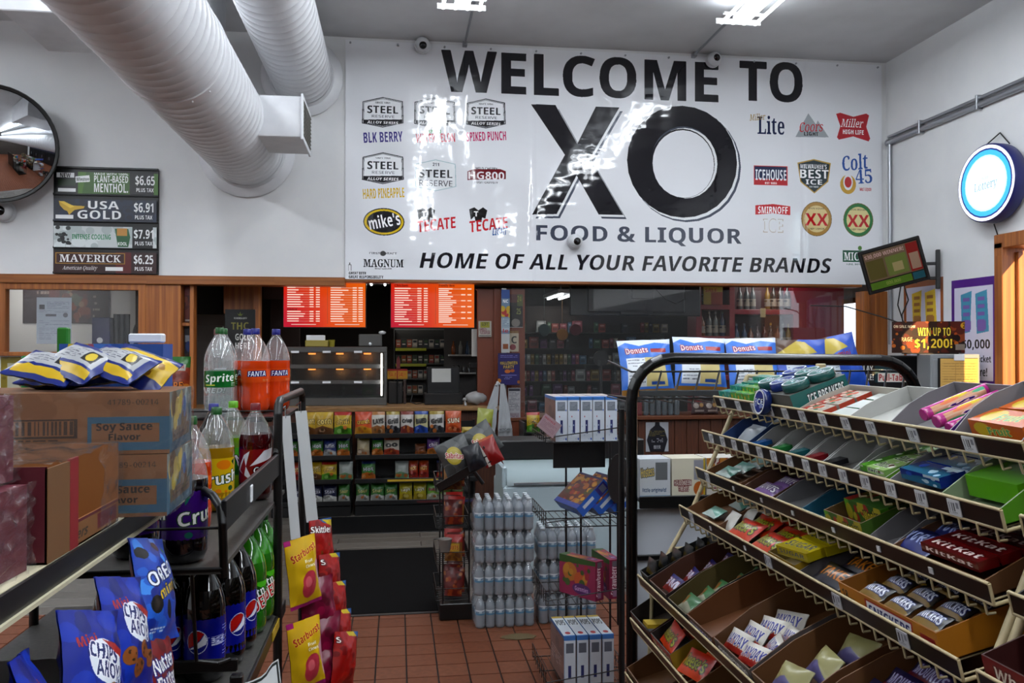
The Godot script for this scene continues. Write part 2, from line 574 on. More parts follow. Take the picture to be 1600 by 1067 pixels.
# ================================================================ the room
func build_room() -> void:
	var white := grain("wall paint", Color(.825, .83, .835), Color(.85, .852, .852), .012, Vector3.ONE * .7, .62, 4)
	var ceilm := grain("ceiling paint", Color(.78, .785, .79), Color(.83, .835, .84), .01, Vector3.ONE * .5, .7, 9)
	var wood := mat("wood", Color.WHITE, .42)
	wood.albedo_texture = wood_tex(Color(.50, .27, .10), Color(.66, .40, .17))
	wood.uv1_triplanar = true; wood.uv1_world_triplanar = true; wood.uv1_scale = Vector3(2.2, .8, 2.2)
	var woodh := mat("wood beam", Color.WHITE, .42)
	woodh.albedo_texture = wood_tex(Color(.46, .25, .09), Color(.60, .36, .15), true)
	woodh.uv1_triplanar = true; woodh.uv1_world_triplanar = true; woodh.uv1_scale = Vector3(.8, 2.4, .8)
	var dark := mat("kitchen wall", Color(.16, .13, .11), .8)
	# --- floor: bed, quarry tiles, vinyl planks
	var fl := struct("floor", MB.new().box(Vector3(-.75, -.06, -3.75), Vector3(12.5, .1, 19)), mat("grout", Color(.115, .095, .085), .9))
	var tm := []
	for k in 5:
		var q := grain("quarry tile %d" % k, Color(.33, .175, .105).lightened(.012 * k), Color(.39, .215, .135).lightened(.018 * (k % 3)), .03, Vector3.ONE * 3.0, .55, 20 + k)
		q.metallic_specular = .28
		tm.append(q)
	var tmesh := MB.new().rbox(Vector3(0, -.006, 0), Vector3(.1505, .012, .1525), .0012).done()
	var rng := RandomNumberGenerator.new()
	rng.seed = 5
	var rest := MB.new()
	var x0 := .048 + .158 * .5
	var z0 := -4.957 + .1605 * .5
	var nt := 0
	for i in range(-40, 34):
		for j in range(-5, 66):
			var p := Vector3(x0 + .158 * i, 0, z0 + .1605 * j)
			if p.x > 5.4 or p.x < -6.9: continue
			if p.x > -1.0 and p.x < 1.6 and p.z > -5.62 and p.z < -3.05 and nt < 292:
				var t := part(fl, "tile", tmesh, tm[rng.randi() % 5], p + Vector3(0, rng.randf_range(-.0008, .0), 0))
				t.rotation.y = rng.randf_range(-.006, .006)
				nt += 1
			elif p.z < 5.2:
				rest.box(p + Vector3(0, -.006, 0), Vector3(.1505, .012, .1525), "tfblr")
	meta(part(fl, "tiles", rest, tm[1]), "", "", "", "stuff")
	var pm := []
	for k in 4: pm.append(grain("plank %d" % k, Color(.20, .185, .165).lightened(.03 * k), Color(.34, .315, .285).lightened(.02 * k), .035, Vector3(.9, 4, 5.5), .45, 30 + k))
	for j in 20:
		for i in 9:
			var xa := -6.8 + i * 1.4 + (.7 if j % 2 else 0.0)
			var zc := -5.72 - j * .172
			if xa > 5.6: continue
			part(fl, "plank", MB.new().rbox(Vector3(xa, -.005, zc), Vector3(1.394, .012, .168), .002), pm[rng.randi() % 4])
	# --- shell
	struct("ceiling", MB.new().box(Vector3(-.75, CEIL + .06, -1.85), Vector3(12.8, .12, 15)), ceilm)
	struct("wall_left", MB.new().box(Vector3(-7.06, 2.45, -1.85), Vector3(.12, 4.9, 15)), white)
	struct("wall_front", MB.new().box(Vector3(-.75, 2.45, 5.56), Vector3(12.6, 4.9, .12)), mat("front wall brown", Color(.20, .17, .15), .7))  # unseen wall; dark finish added to tone down reflections in the counter glass
	var wr := MB.new()   # right wall with the street door
	wr.box(Vector3(XR + .08, 2.45, -8.12), Vector3(.16, 4.9, 1.9)).box(Vector3(XR + .08, 3.75, -6.5), Vector3(.16, 2.3, 1.34)).box(Vector3(XR + .08, 2.45, -.1), Vector3(.16, 4.9, 11.46))
	struct("wall_right", wr, white)
	var wb := MB.new()   # service wall: white above the opening, white below the side window
	wb.box(Vector3(-.75, 3.645, ZW - .08), Vector3(12.5, 2.51, .16)).box(Vector3(-5.45, 1.2, ZW - .08), Vector3(3.1, 2.4, .16)).box(Vector3(-3.2, .8, ZW - .08), Vector3(1.42, 1.6, .16))
	struct("wall_back", wb, white)
	# wooden beam over the opening and posts
	struct("trim_1", MB.new().rbox(Vector3(-3.72, 2.345, ZW - .07), Vector3(6.36, .09, .22), .006), woodh)
	struct("trim_5", MB.new().rbox(Vector3(2.33, 2.368, ZW - .085), Vector3(5.74, .045, .19), .006), woodh)
	struct("trim_2", MB.new().rbox(Vector3(-2.35, 1.15, ZW - .08), Vector3(.345, 2.3, .18), .005), wood)
	struct("trim_3", MB.new().rbox(Vector3(5.35, 1.15, ZW - .06), Vector3(.30, 2.3, .16), .005).rbox(Vector3(5.235, 1.15, ZW + .03), Vector3(.07, 2.3, .03), .004), wood)
	struct("trim_4", MB.new().rbox(Vector3(-2.08, 1.6, ZW - .1), Vector3(.04, 1.4, .14), .004).rbox(Vector3(-2.14, 1.9, ZW - .12), Vector3(.09, .035, .12), .004), wood)
	var w1 := struct("window_1", MB.new().rbox(Vector3(-3.87, 1.96, ZW - .03), Vector3(.07, .70, .1), .004).rbox(Vector3(-2.55, 1.96, ZW - .03), Vector3(.07, .70, .1), .004).rbox(Vector3(-3.21, 2.27, ZW - .03), Vector3(1.26, .06, .1), .004), wood)
	part(w1, "sill", MB.new().rbox(Vector3(-3.21, 1.6, ZW - .02), Vector3(1.4, .04, .16), .004), wood)
	part(w1, "pane", MB.new().box(Vector3(-3.21, 1.94, ZW - .05), Vector3(1.26, .62, .006)), pane("window glass", Color(.95, .97, .97), .012))
	# --- service room behind the opening
	struct("wall_kitchen_back", MB.new().box(Vector3(1.0, 1.4, -13.1), Vector3(10.9, 2.8, .12)), dark)
	struct("wall_kitchen_left", MB.new().box(Vector3(-2.62, 1.4, -11.1), Vector3(.08, 2.8, 3.9)), dark)
	struct("wall_office_back", MB.new().box(Vector3(-4.55, 1.4, -10.7), Vector3(3.8, 2.8, .1)), white)
	struct("wall_office_left", MB.new().box(Vector3(-6.4, 1.4, -9.9), Vector3(.1, 2.8, 1.6)), white)
	var wk := MB.new()
	wk.box(Vector3(6.4, .5, -11.1), Vector3(.1, 1.0, 3.9)).box(Vector3(6.4, 2.55, -11.1), Vector3(.1, .5, 3.9)).box(Vector3(6.4, 1.65, -12.5), Vector3(.1, 1.3, 1.2)).box(Vector3(6.4, 1.65, -9.25), Vector3(.1, 1.3, .2)).box(Vector3(5.95, 1.4, -9.12), Vector3(.9, 2.8, .08))
	struct("wall_kitchen_right", wk, white)
	struct("window_2", MB.new().box(Vector3(6.42, 1.65, -10.63), Vector3(.006, 1.3, 2.56)), M["window glass"])
	struct("trim_6", MB.new().box(Vector3(6.34, 2.33, -10.63), Vector3(.04, .07, 2.6)), wood)
	struct("ceiling_kitchen", MB.new().box(Vector3(0, 2.66, -11.1), Vector3(13, .1, 4.1)), mat("kitchen ceiling", Color(.62, .55, .45), .8))
	struct("floor_kitchen", MB.new().box(Vector3(0, -.05, -11.1), Vector3(13, .1, 4.1)), mat("kitchen floor", Color(.14, .12, .11), .6))
	# counter run below the opening
	var panel := grain("counter panel", Color(.22, .10, .045), Color(.33, .165, .075), .02, Vector3(9, .6, 9), .45, 41)
	var cb := struct("counter_left", MB.new().box(Vector3(-.54, .5, ZW - .1), Vector3(3.26, 1.0, .14)), panel)
	part(cb, "counter_top", MB.new().rbox(Vector3(-.54, 1.02, ZW - .32), Vector3(3.26, .045, .75), .006), grain("counter wood", Color(.42, .30, .17), Color(.55, .41, .25), .03, Vector3(1, 4, 4), .4, 42))
	var cr := struct("counter_right", MB.new().box(Vector3(3.15, .44, ZW - .1), Vector3(4.1, .88, .14)), panel)
	for k in 30:
		part(cr, "board", MB.new().rbox(Vector3(1.16 + k * .137, .44, ZW - .02), Vector3(.131, .86, .02), .003), panel)
	part(cr, "counter_top", MB.new().rbox(Vector3(3.15, .90, ZW - .28), Vector3(4.1, .04, .66), .006), mat("counter edge", Color(.33, .17, .08), .4))
	# street door opening in the right wall
	var dr := struct("door_1", MB.new().rbox(Vector3(XR + .06, 1.31, -7.115), Vector3(.24, 2.62, .11), .006).rbox(Vector3(XR + .06, 2.63, -6.55), Vector3(.24, .13, 1.24), .006).rbox(Vector3(XR + .06, 1.31, -5.9), Vector3(.24, 2.62, .13), .006), wood)
	part(dr, "stop", MB.new().rbox(Vector3(XR + .10, 1.28, -7.05), Vector3(.05, 2.5, .05), .004), wood)
	struct("wall_sun_block", MB.new().box(Vector3(7.4, 2.0, -9.06), Vector3(2.0, 4.0, .12)), white)  # unseen wall added outside to keep sun out of the kitchen window
	struct("floor_outside", MB.new().box(Vector3(12, -.08, -5), Vector3(13, .1, 30)), mat("pavement", Color(.55, .53, .50), .9))
# unseen dark coolers, added so the counter glass mirrors less white wall
func build_added_coolers() -> void:
	for k in 6:
		var o := thing("added_dark_cooler", "tall black cooler added out of view to darken the counter glass reflection", "cooler", Vector3(XR - .42, 0, -4.6 + k * 1.5), -90, "dark coolers added out of view")
		part(o, "cabinet", MB.new().rbox(Vector3(0, 1.3, -.02), Vector3(1.46, 2.6, .76), .02), mat("cooler black", Color(.05, .05, .055), .4))
		for s in [-1, 1]:
			var d := part(o, "door", MB.new().rbox(Vector3(s * .36, 1.15, .37), Vector3(.68, 2.0, .03), .008), mat("cooler door", Color(.09, .10, .11), .2))
			part(d, "handle", MB.new().rbox(Vector3(s * .05, 1.15, .40), Vector3(.025, .5, .03), .006), M["steel"])
		part(o, "header", MB.new().rbox(Vector3(0, 2.4, .37), Vector3(1.4, .34, .02), .006), mat("cooler header", Color(.10, .12, .2), .4))
func wood_tex(a: Color, b: Color, along_x := false) -> ImageTexture:
	var im := Image.create_empty(256, 256, false, Image.FORMAT_RGB8)
	var n := FastNoiseLite.new()
	n.seed = 7; n.frequency = .035; n.fractal_octaves = 4
	var n2 := FastNoiseLite.new()
	n2.seed = 11; n2.frequency = .3
	for y in 256:
		for x in 256:
			var p := Vector2(x, y * .07) if not along_x else Vector2(y, x * .07)
			var t := .5 + .9 * n.get_noise_2d(p.x, p.y) + .25 * n2.get_noise_2d(p.x, p.y * .5)
			im.set_pixel(x, y, a.lerp(b, clampf(t, 0, 1)))
	return ImageTexture.create_from_image(im)

# ================================================================ banner over the opening
const BX0 := -.54
const BX1 := 5.44
const BY0 := 2.375
const BY1 := 4.868
func bf(px: float, py: float) -> Vector2:      # photo pixel on the service wall -> fraction of the banner
	var p := oz(px, py, ZW + .02)
	return Vector2((p.x - BX0) / (BX1 - BX0), (BY1 - p.y) / (BY1 - BY0))
var bc: Cell
func bt(s: String, x0: float, yt: float, x1: float, yb: float, col, f := "b", rot := 0.0, sl := 0.0, grow := 0.0) -> void:
	var a := bf(x0, yt)
	var b := bf(x0, yb)
	var c := bf(x1, (yt + yb) * .5)
	bc.txt(s, a.x, a.y, c.x - a.x, b.y - a.y, col, f, rot, sl, grow)
func bp(pts: Array, col, org := Vector2(960, 50), sc := 2.736, dx := 0.0, dy := 0.0) -> void:
	var q := []
	for p in pts:
		var w := bf(org.x + (p[0] + dx) / sc, org.y + (p[1] + dy) / sc)
		q.append([w.x, w.y])
	bc.poly(q, col)
func be(x0: float, y0: float, x1: float, y1: float, col, rot := 0.0) -> void:
	var a := bf(x0, (y0 + y1) * .5)
	var b := bf(x1, (y0 + y1) * .5)
	var t := bf((x0 + x1) * .5, y0)
	var u := bf((x0 + x1) * .5, y1)
	bc.ell((a.x + b.x) * .5, (t.y + u.y) * .5, (b.x - a.x) * .5, (u.y - t.y) * .5, col, rot)
func br(x0: float, y0: float, x1: float, y1: float, col) -> void:
	var a := bf(x0, y0)
	var b := bf(x1, y1)
	bc.rect(a.x, a.y, b.x - a.x, b.y - a.y, col)
func hexa(x0: float, y0: float, x1: float, y1: float, col, k := 0.0) -> void:
	x0 += k; y0 += k; x1 -= k; y1 -= k
	var m := (x0 + x1) / 2
	var h := (y1 - y0) * .14
	bp([[x0 + 1, y0 + h], [m, y0], [x1 - 1, y0 + h], [x1, y1 - h], [m, y1], [x0, y1 - h]], col, Vector2.ZERO, 1.0)
func steel(x0: float, y0: float, x1: float, y1: float, name: String, ncol, nx0: float, ny0: float, nx1: float, ny1: float) -> void:
	var ink := Color(.11, .11, .14)
	hexa(x0, y0, x1, y1, ink); hexa(x0, y0, x1, y1, Color(.93, .94, .95), 1.4); hexa(x0, y0, x1, y1, ink, 2.2); hexa(x0, y0, x1, y1, Color(.93, .94, .95), 2.8)
	var w := x1 - x0
	var h := y1 - y0
	bp([[x0 + 2, y0 + h * .74], [x1 - 2, y0 + h * .74], [x1 - 2, y1 - h * .16], [(x0 + x1) / 2, y1 - 2], [x0 + 2, y1 - h * .16]], ink, Vector2.ZERO, 1.0)
	bt("STEEL", x0 + w * .13, y0 + h * .27, x1 - w * .13, y0 + h * .52, ink)
	bt("RESERVE", x0 + w * .24, y0 + h * .58, x1 - w * .22, y0 + h * .67, Color(.35, .35, .38), "r")
	bt("ALLOY SERIES", x0 + w * .13, y0 + h * .775, x1 - w * .13, y0 + h * .865, Color.WHITE, "b", 0, .15)
	bt("SINCE 1994", x0 + w * .32, y0 + h * .15, x1 - w * .32, y0 + h * .2, ink, "r")
	if name: bt(name, nx0, ny0, nx1, ny1, ncol, "b", -.06)
func build_banner() -> void:
	var im := Image.create_empty(2048, 856, false, Image.FORMAT_RGB8)
	im.fill(Color(.895, .905, .92))
	bc = Cell.new()
	bc.img = im; bc.o = Vector2i.ZERO; bc.w = 2048; bc.h = 856; bc.host = self; bc.uv = Rect2(0, 0, 1, 1)
	var ink := Color(.10, .10, .125)
	var slate := Color(.27, .29, .345)
	bt("WELCOME", 690, 77, 1122, 142, ink, "b", 0, 0, 1.5); bt("WELCOME", 690, 77, 1122, 142, ink)
	bt("TO", 1156, 94, 1254, 156, ink, "b", 0, 0, 1.5)
	bt("TO", 1156, 94, 1254, 156, ink)
	# the big X O with an offset rim
	var X := [[820, 308], [925, 312], [1018, 478], [1098, 318], [1198, 322], [1072, 540], [1215, 782], [1110, 780], [1015, 612], [930, 778], [825, 780], [965, 525]]
	bp(X, slate, Vector2(530, 50), 2.736, 14, 17); bp(X, Color(.9, .91, .92), Vector2(530, 50), 2.736, 7, 9); bp(X, ink, Vector2(530, 50), 2.736)
	be(985, 170, 1158, 347, slate); be(983, 168, 1155, 344, Color(.9, .91, .92)); be(980, 165, 1152, 340, ink)
	be(1018, 197, 1120, 309, slate); be(1020, 199.5, 1121, 310, Color(.9, .91, .92)); be(1017.5, 201, 1117, 309.5, ink); be(1020, 203, 1116, 309, Color(.895, .905, .92))
	bt("FOOD & LIQUOR", 838, 351, 1159, 381, slate)
	bt("HOME OF ALL YOUR FAVORITE BRANDS", 658, 394, 1298, 419, ink, "b", 0, .2)
	# left block of logos
	steel(565.5, 151.6, 630.5, 199, "BLK BERRY", Color(.25, .22, .5), 568, 205, 629, 221)
	steel(647, 152, 711.6, 200, "WATERMELON", Color(.72, .12, .2), 650, 207, 711, 221)
	bt("SPIKED", 670, 201.7, 689, 208, Color(.2, .55, .25), "b", -.06)
	steel(728.5, 154, 790, 200.6, "SPIKED PUNCH", Color(.75, .16, .38), 729, 204.5, 790.6, 219)
	steel(565.5, 238, 631, 287.6, "HARD PINEAPPLE", Color(.82, .66, .12), 567, 293, 631.6, 308.5)
	hexa(648.8, 249, 712.8, 298.5, Color(.6, .72, .74)); hexa(648.8, 249, 712.8, 298.5, Color(.9, .91, .92), 1.0)
	bt("STEEL", 655, 264, 707, 277, ink); bt("RESERVE", 655, 281, 707, 290, Color(.3, .3, .33), "r"); bt("211", 676, 254, 686, 259, Color(.3, .3, .33))
	bp([[549, 595], [575, 586], [690, 586], [712, 595], [712, 628], [549, 632]], Color(.42, .08, .12), Vector2(530, 50))
	bt("HG800", 732, 267.5, 788, 279.5, Color(.95, .93, .93)); bt("WILD CHERRY", 743, 261, 777, 264.5, ink, "r"); bt("HIGH GRAVITY", 742, 283, 778, 286, ink, "r")
	be(567.6, 324.9, 632, 368, ink); be(569, 326.5, 630.5, 366.5, Color(.85, .72, .15)); be(573, 329.5, 627, 363.5, ink)
	bt("mike's", 576, 334, 625, 355, Color.WHITE, "b", -.2)
	for dx in [0.0, 81.5]:
		bp([[333, 760], [355, 752], [372, 765], [392, 752], [410, 765], [402, 800], [388, 795], [385, 815], [360, 812], [355, 790], [340, 805]], Color(.08, .08, .09), Vector2(530 + dx, 49))
		bt("T", 659 + dx, 330, 666 + dx, 338, Color.WHITE)
		bt("TECATE", 652 + dx, 341, 712 + dx, 359, Color(.75, .1, .14), "b", -.14, .1)
	bt("LIGHT", 770, 355.5, 792, 367, Color(.13, .3, .55), "b", -.05, .15)
	bt("MAGNUM", 568, 404.5, 630.5, 417, ink, "sb"); bt("MALT LIQUOR", 586, 418.5, 612, 421, ink, "r"); bt("FIRST   DRAFT", 577, 394, 620, 397, ink, "r"); be(594, 392, 603, 400, Color(.3, .3, .3))
	bt("GREAT BEER", 545, 424.5, 572, 428.5, ink); bt("GREAT RESPONSIBILITY", 545, 430, 599, 434.5, ink)
	br(544, 413, 549, 423, Color(.4, .4, .4)); br(544.8, 413.8, 548.2, 423, Color(.9, .9, .91)); br(545.6, 410, 547.4, 413, Color(.4, .4, .4))
	# right block of logos
	var navy := Color(.10, .14, .28)
	bt("Lite", 1184, 180, 1226, 209, navy, "sb"); bt("Miller", 1172, 177, 1196, 187, Color(.62, .5, .25), "s", -.1, .2)
	bp([[775, 448], [830, 347], [862, 395], [870, 378], [917, 450]], Color(.62, .64, .66))
	bt("Coors", 1250, 190, 1286, 205, Color(.75, .12, .16), "s", -.05, .2); bt("LIGHT", 1257, 205.5, 1279, 211.5, ink)
	bp([[948, 350], [965, 345], [1022, 362], [1078, 348], [1090, 356], [1078, 405], [1095, 455], [1088, 467], [1022, 446], [960, 460], [952, 450], [966, 402]], Color(.7, .1, .15))
	bt("Miller", 1315, 185, 1349, 198, Color.WHITE, "s", 0, .25); bt("HIGH LIFE", 1317, 202, 1350, 209, Color.WHITE)
	br(1178, 258, 1231, 290, Color(.72, .14, .17)); br(1179.5, 259.5, 1229.5, 280, navy); bt("ICEHOUSE", 1181, 264, 1229, 281, Color(.93, .94, .96)); bt("EST 1855", 1196, 284, 1214, 287.5, Color.WHITE)
	bp([[783, 558], [853, 543], [926, 560], [915, 640], [855, 690], [795, 640]], Color(.7, .56, .25)); bp([[788, 563], [853, 548], [921, 565], [910, 637], [855, 684], [799, 637]], Color(.15, .2, .22))
	bt("MILWAUKEE'S", 1251, 256, 1292, 263, Color.WHITE); bt("BEST", 1250, 264, 1295, 278, Color.WHITE); bt("ICE", 1259, 280, 1285, 288, Color.WHITE); bt("FOR THIRST", 1265, 290.5, 1279, 293, Color.WHITE)
	bt("Colt", 1316, 240, 1356, 265, Color(.13, .3, .6), "sb", -.12, .1); bt("45", 1337, 264, 1363, 286, Color(.13, .3, .6), "sb", -.08)
	be(1313, 273, 1338, 303, Color(.75, .58, .2)); be(1318, 272, 1333, 297, Color(.9, .91, .92)); be(1320, 276, 1331, 293, Color(.72, .14, .16)); bt("MALT LIQUOR", 1344, 293, 1362, 299, Color(.7, .2, .22))
	bp([[604, 740], [680, 735], [752, 745], [752, 783], [680, 775], [604, 780]], Color(.75, .13, .16)); bt("SMIRNOFF", 1185, 322, 1231, 333, Color.WHITE)
	bt("ICE", 1193, 341, 1224, 363, Color(.72, .66, .6)); bt("ICE", 1194, 342, 1223, 362, Color(.9, .91, .92))
	for d in [[1252, 315, 1300, 369, Color(.66, .5, .25), Color(.86, .78, .56)], [1318, 317, 1365, 370, Color(.16, .45, .22), Color(.87, .82, .58)]]:
		be(d[0], d[1], d[2], d[3], Color(.45, .36, .2)); be(d[0] + 1, d[1] + 1, d[2] - 1, d[3] - 1, d[4]); be(d[0] + 5, d[1] + 6, d[2] - 5, d[3] - 6, d[5])
		bt("DOS EQUIS", d[0] + 12, d[1] + 9, d[2] - 12, d[1] + 12, Color(.25, .2, .15), "r"); bt("XX", d[0] + 6, d[1] + 18, d[2] - 6, d[1] + 37, Color(.72, .1, .12)); bt("Lager Especial", d[0] + 12, d[3] - 14, d[2] - 12, d[3] - 10, Color(.3, .25, .15), "r")
	br(1317, 391, 1378, 410, Color(.13, .34, .24)); bt("MICKEY'S", 1319, 394, 1376, 407, Color.WHITE, "sb"); bt("FINE MALT LIQUOR", 1323, 411, 1372, 414.5, Color(.2, .35, .28), "r"); be(1341, 384, 1347, 391, Color(.3, .5, .2))
	var m := mat("banner", Color.WHITE, .05)
	m.albedo_texture = ImageTexture.create_from_image(im)
	m.metallic_specular = .55
	var n := FastNoiseLite.new()
	n.seed = 3; n.frequency = .55; n.fractal_octaves = 3
	var o := thing("welcome_banner", "long white glossy vinyl welcome banner over the service counter", "banner", Vector3((BX0 + BX1) / 2, BY0, ZW))
	var W := BX1 - BX0
	var H := BY1 - BY0
	part(o, "sheet", MB.new().sheet(260, 130, func(u, v):
		var x: float = (u - .5) * W
		var y: float = v * H
		var z: float = .016 + .012 * n.get_noise_2d(x * 1.3, y * .5) + .0014 * n.get_noise_2d(x * 9.0 + 40.0, y * 2.0) + .0011 * n.get_noise_2d(x * 3.0 + 9.0, y * 17.0)
		z += -.006 * exp(-pow((x + 1.02) / .012, 2)) - .006 * exp(-pow((x - 1.0) / .012, 2)) - .005 * exp(-pow((x - 2.05) / .012, 2))
		return Vector3(x, y, z)), m)
	for k in 13:
		part(o, "grommet", MB.new().cyl(Vector3(-W / 2 + .05 + k * (W - .1) / 12, H - .03, .012), Vector3(-W / 2 + .05 + k * (W - .1) / 12, H - .03, .03), .011, .011, 8), mat("steel"))

# ================================================================ ducts, conduits, cameras, mirror
func duct(at: Vector3, r: float, z1: float, label: String) -> Node3D:
	var o := thing("spiral_duct", label, "duct", at)
	var paint := grain("duct paint", Color(.80, .805, .82), Color(.85, .855, .865), .02, Vector3.ONE, .34, 51)
	var pr := []
	var L := z1 - at.z
	var y := 0.0
	var q := .13
	while y < L:
		pr.append_array([Vector2(r, y), Vector2(r, y + q - .008), Vector2(r + .0025, y + q - .004)])
		y += q
	pr.append(Vector2(r, L))
	var b := MB.new()
	b.x = Transform3D(Basis(Vector3.RIGHT, PI / 2), Vector3.ZERO)
	b.lathe(pr, 40)
	part(o, "pipe", b, paint)
	var c := MB.new()
	c.x = b.x
	c.lathe([Vector2(r + .005, 0.02), Vector2(r + .105, .012), Vector2(r + .11, .02), Vector2(r + .105, .03), Vector2(r + .02, .05), Vector2(r + .006, .12)], 40)
	part(o, "wall_collar", c, paint)
	var j := MB.new()
	j.x = b.x
	var zj := 2.95
	j.lathe([Vector2(r, zj), Vector2(r + .009, zj + .004), Vector2(r + .009, zj + .096), Vector2(r, zj + .1)], 40)
	part(o, "coupling_band", j, paint)
	for a in [.4, .75, -.5]:
		part(o, "screw", MB.new().ball(Vector3(sin(a) * (r + .01), -cos(a) * (r + .01), zj + .05), .008, 4, 6), M["fixture white"])
	return o
func dome_camera(p: Vector3, look: Vector3, label: String, r := .062) -> void:
	var o := thing("dome_camera", label, "camera", p)
	var wh := mat("camera white", Color(.82, .83, .84), .35)
	var d := (look - p).normalized()
	part(o, "base", MB.new().cyl(Vector3(0, 0, -.04), Vector3(0, 0, -.002), r * 1.15, r * 1.05, 20), wh)
	part(o, "dome", MB.new().ball(Vector3(0, 0, r * .3), r, 10, 20), wh)
	var lens := part(o, "lens", MB.new().ball(d * r * .52 + Vector3(0, 0, r * .3), r * .62, 10, 18), mat("black gloss", Color(.012, .012, .014), .08))
	part(lens, "lens_glass", MB.new().ball(d * r * 1.02 + Vector3(0, 0, r * .3), r * .2, 6, 12), mat("lens grey", Color(.16, .17, .2), .05))
func build_wall_things() -> void:
	var d1 := duct(Vector3(-1.53, 3.68, ZW), .373, 3.0, "large white spiral duct with a square side outlet meeting the wall")
	var paint: StandardMaterial3D = M["duct paint"]
	# rectangular outlet with grille on the big duct
	var ob := MB.new().rbox(Vector3(.42, 0, 1.06), Vector3(.56, .36, .66), .006)
	var out := part(d1, "side_outlet", ob, paint)
	part(out, "flange", MB.new().rbox(Vector3(.70, 0, 1.06), Vector3(.02, .40, .70), .004), paint)
	var gr := MB.new()
	for k in 9: gr.box(Vector3(.712, -.14 + k * .035, 1.06), Vector3(.012, .010, .58))
	gr.box(Vector3(.708, 0, 1.06), Vector3(.006, .32, .60))
	part(out, "grille", gr, mat("grille grey", Color(.42, .41, .38), .6))
	part(d1, "branch_box", MB.new().rbox(Vector3(-.75, .885, 1.57), Vector3(1.5, .63, .92), .008), paint)
	duct(Vector3(-.98, 4.46, ZW), .307, 3.0, "smaller white spiral duct running along the ceiling into the wall")
	var st := mat("steel")
	for r in [[.70, -7.6], [3.21, -7.75]]:
		var c := thing("ceiling_conduit", "thin grey ceiling conduit beside the dome camera above the %s" % ("W" if r[0] < 1 else "last E"), "conduit", Vector3(r[0], 4.86, ZW + .03))
		part(c, "pipe", MB.new().cyl(Vector3.ZERO, Vector3(0, 0, r[1] - ZW), .014, .014, 8), st)
		part(c, "box_connector", MB.new().rbox(Vector3(0, 0, .04), Vector3(.05, .05, .07), .006), st)
	dome_camera(Vector3(.255, 4.83, ZW + .075), Vector3(.6, 1.5, -3), "white dome security camera above the W of the banner", .075)
	dome_camera(Vector3(3.43, 4.82, ZW + .08), Vector3(4.0, 4.4, -3), "white dome security camera over the last E of WELCOME", .072)
	dome_camera(Vector3(1.885, 2.80, ZW + .07), Vector3(2.3, 1.9, -3), "cream dome security camera on the word FOOD of the banner", .074)
	dome_camera(Vector3(-3.84, 3.0, ZW + .045), Vector3(-3.6, 2.6, -3), "white dome security camera under the round mirror", .09)
	# convex mirror
	var mo := thing("convex_mirror", "round convex security mirror with a black rim on the white wall", "mirror", Vector3(-3.80, 3.60, ZW + .35))
	mo.rotation_degrees = Vector3(8, 14, 0)
	var mm := MB.new()
	mm.x = Transform3D(Basis(Vector3.RIGHT, PI / 2), Vector3.ZERO)
	var prof := []
	for k in 11:
		var t := k / 10.0
		prof.append(Vector2(.525 * (1.0 - t), .11 * (1.0 - (1.0 - t) * (1.0 - t))))
	mm.lathe(prof, 48)
	part(mo, "mirror_face", mm, mat("mirror", Color(.85, .86, .87), .02, 1.0))
	var rm := MB.new()
	rm.x = mm.x
	rm.lathe([Vector2(.50, -.03), Vector2(.545, -.025), Vector2(.555, 0), Vector2(.545, .018), Vector2(.522, .012)], 48)
	part(mo, "rim", rm, mat("black rubber", Color(.02, .02, .022), .5))
	part(mo, "back_shell", MB.new().cyl(Vector3(0, 0, -.03), Vector3(0, 0, -.02), .5, .5, 32), M["black rubber"])
	part(mo, "bracket", MB.new().cyl(Vector3(0, 0, -.34), Vector3(0, 0, -.03), .02), st)
	# small nail and screw heads on the plain wall
	# wall conduit along the right wall and down the corner
	var wc := thing("wall_conduit", "grey steel conduit running along the right wall and down its corner", "conduit", Vector3(XR, 0, 0))
	part(wc, "pipe", MB.new().cyl(Vector3(-.03, 3.965, -8.9), Vector3(-.03, 3.965, -2.0), .03, .03, 10), st)
	part(wc, "pipe", MB.new().cyl(Vector3(-.03, 4.03, -8.9), Vector3(-.03, 4.03, -2.0), .018, .018, 8), st)
	part(wc, "down_pipe", MB.new().cyl(Vector3(-.03, 1.7, -8.88), Vector3(-.03, 3.95, -8.88), .022, .022, 8), st)
	part(wc, "elbow", MB.new().ball(Vector3(-.03, 3.965, -8.9), .045, 6, 10), st)
	for z in [-8.3, -7.4, -6.6]: part(wc, "strap", MB.new().rbox(Vector3(-.03, 3.99, z), Vector3(.07, .14, .025), .004), st)
	part(wc, "strap", MB.new().rbox(Vector3(-.03, 2.65, -8.88), Vector3(.06, .025, .07), .004), st)

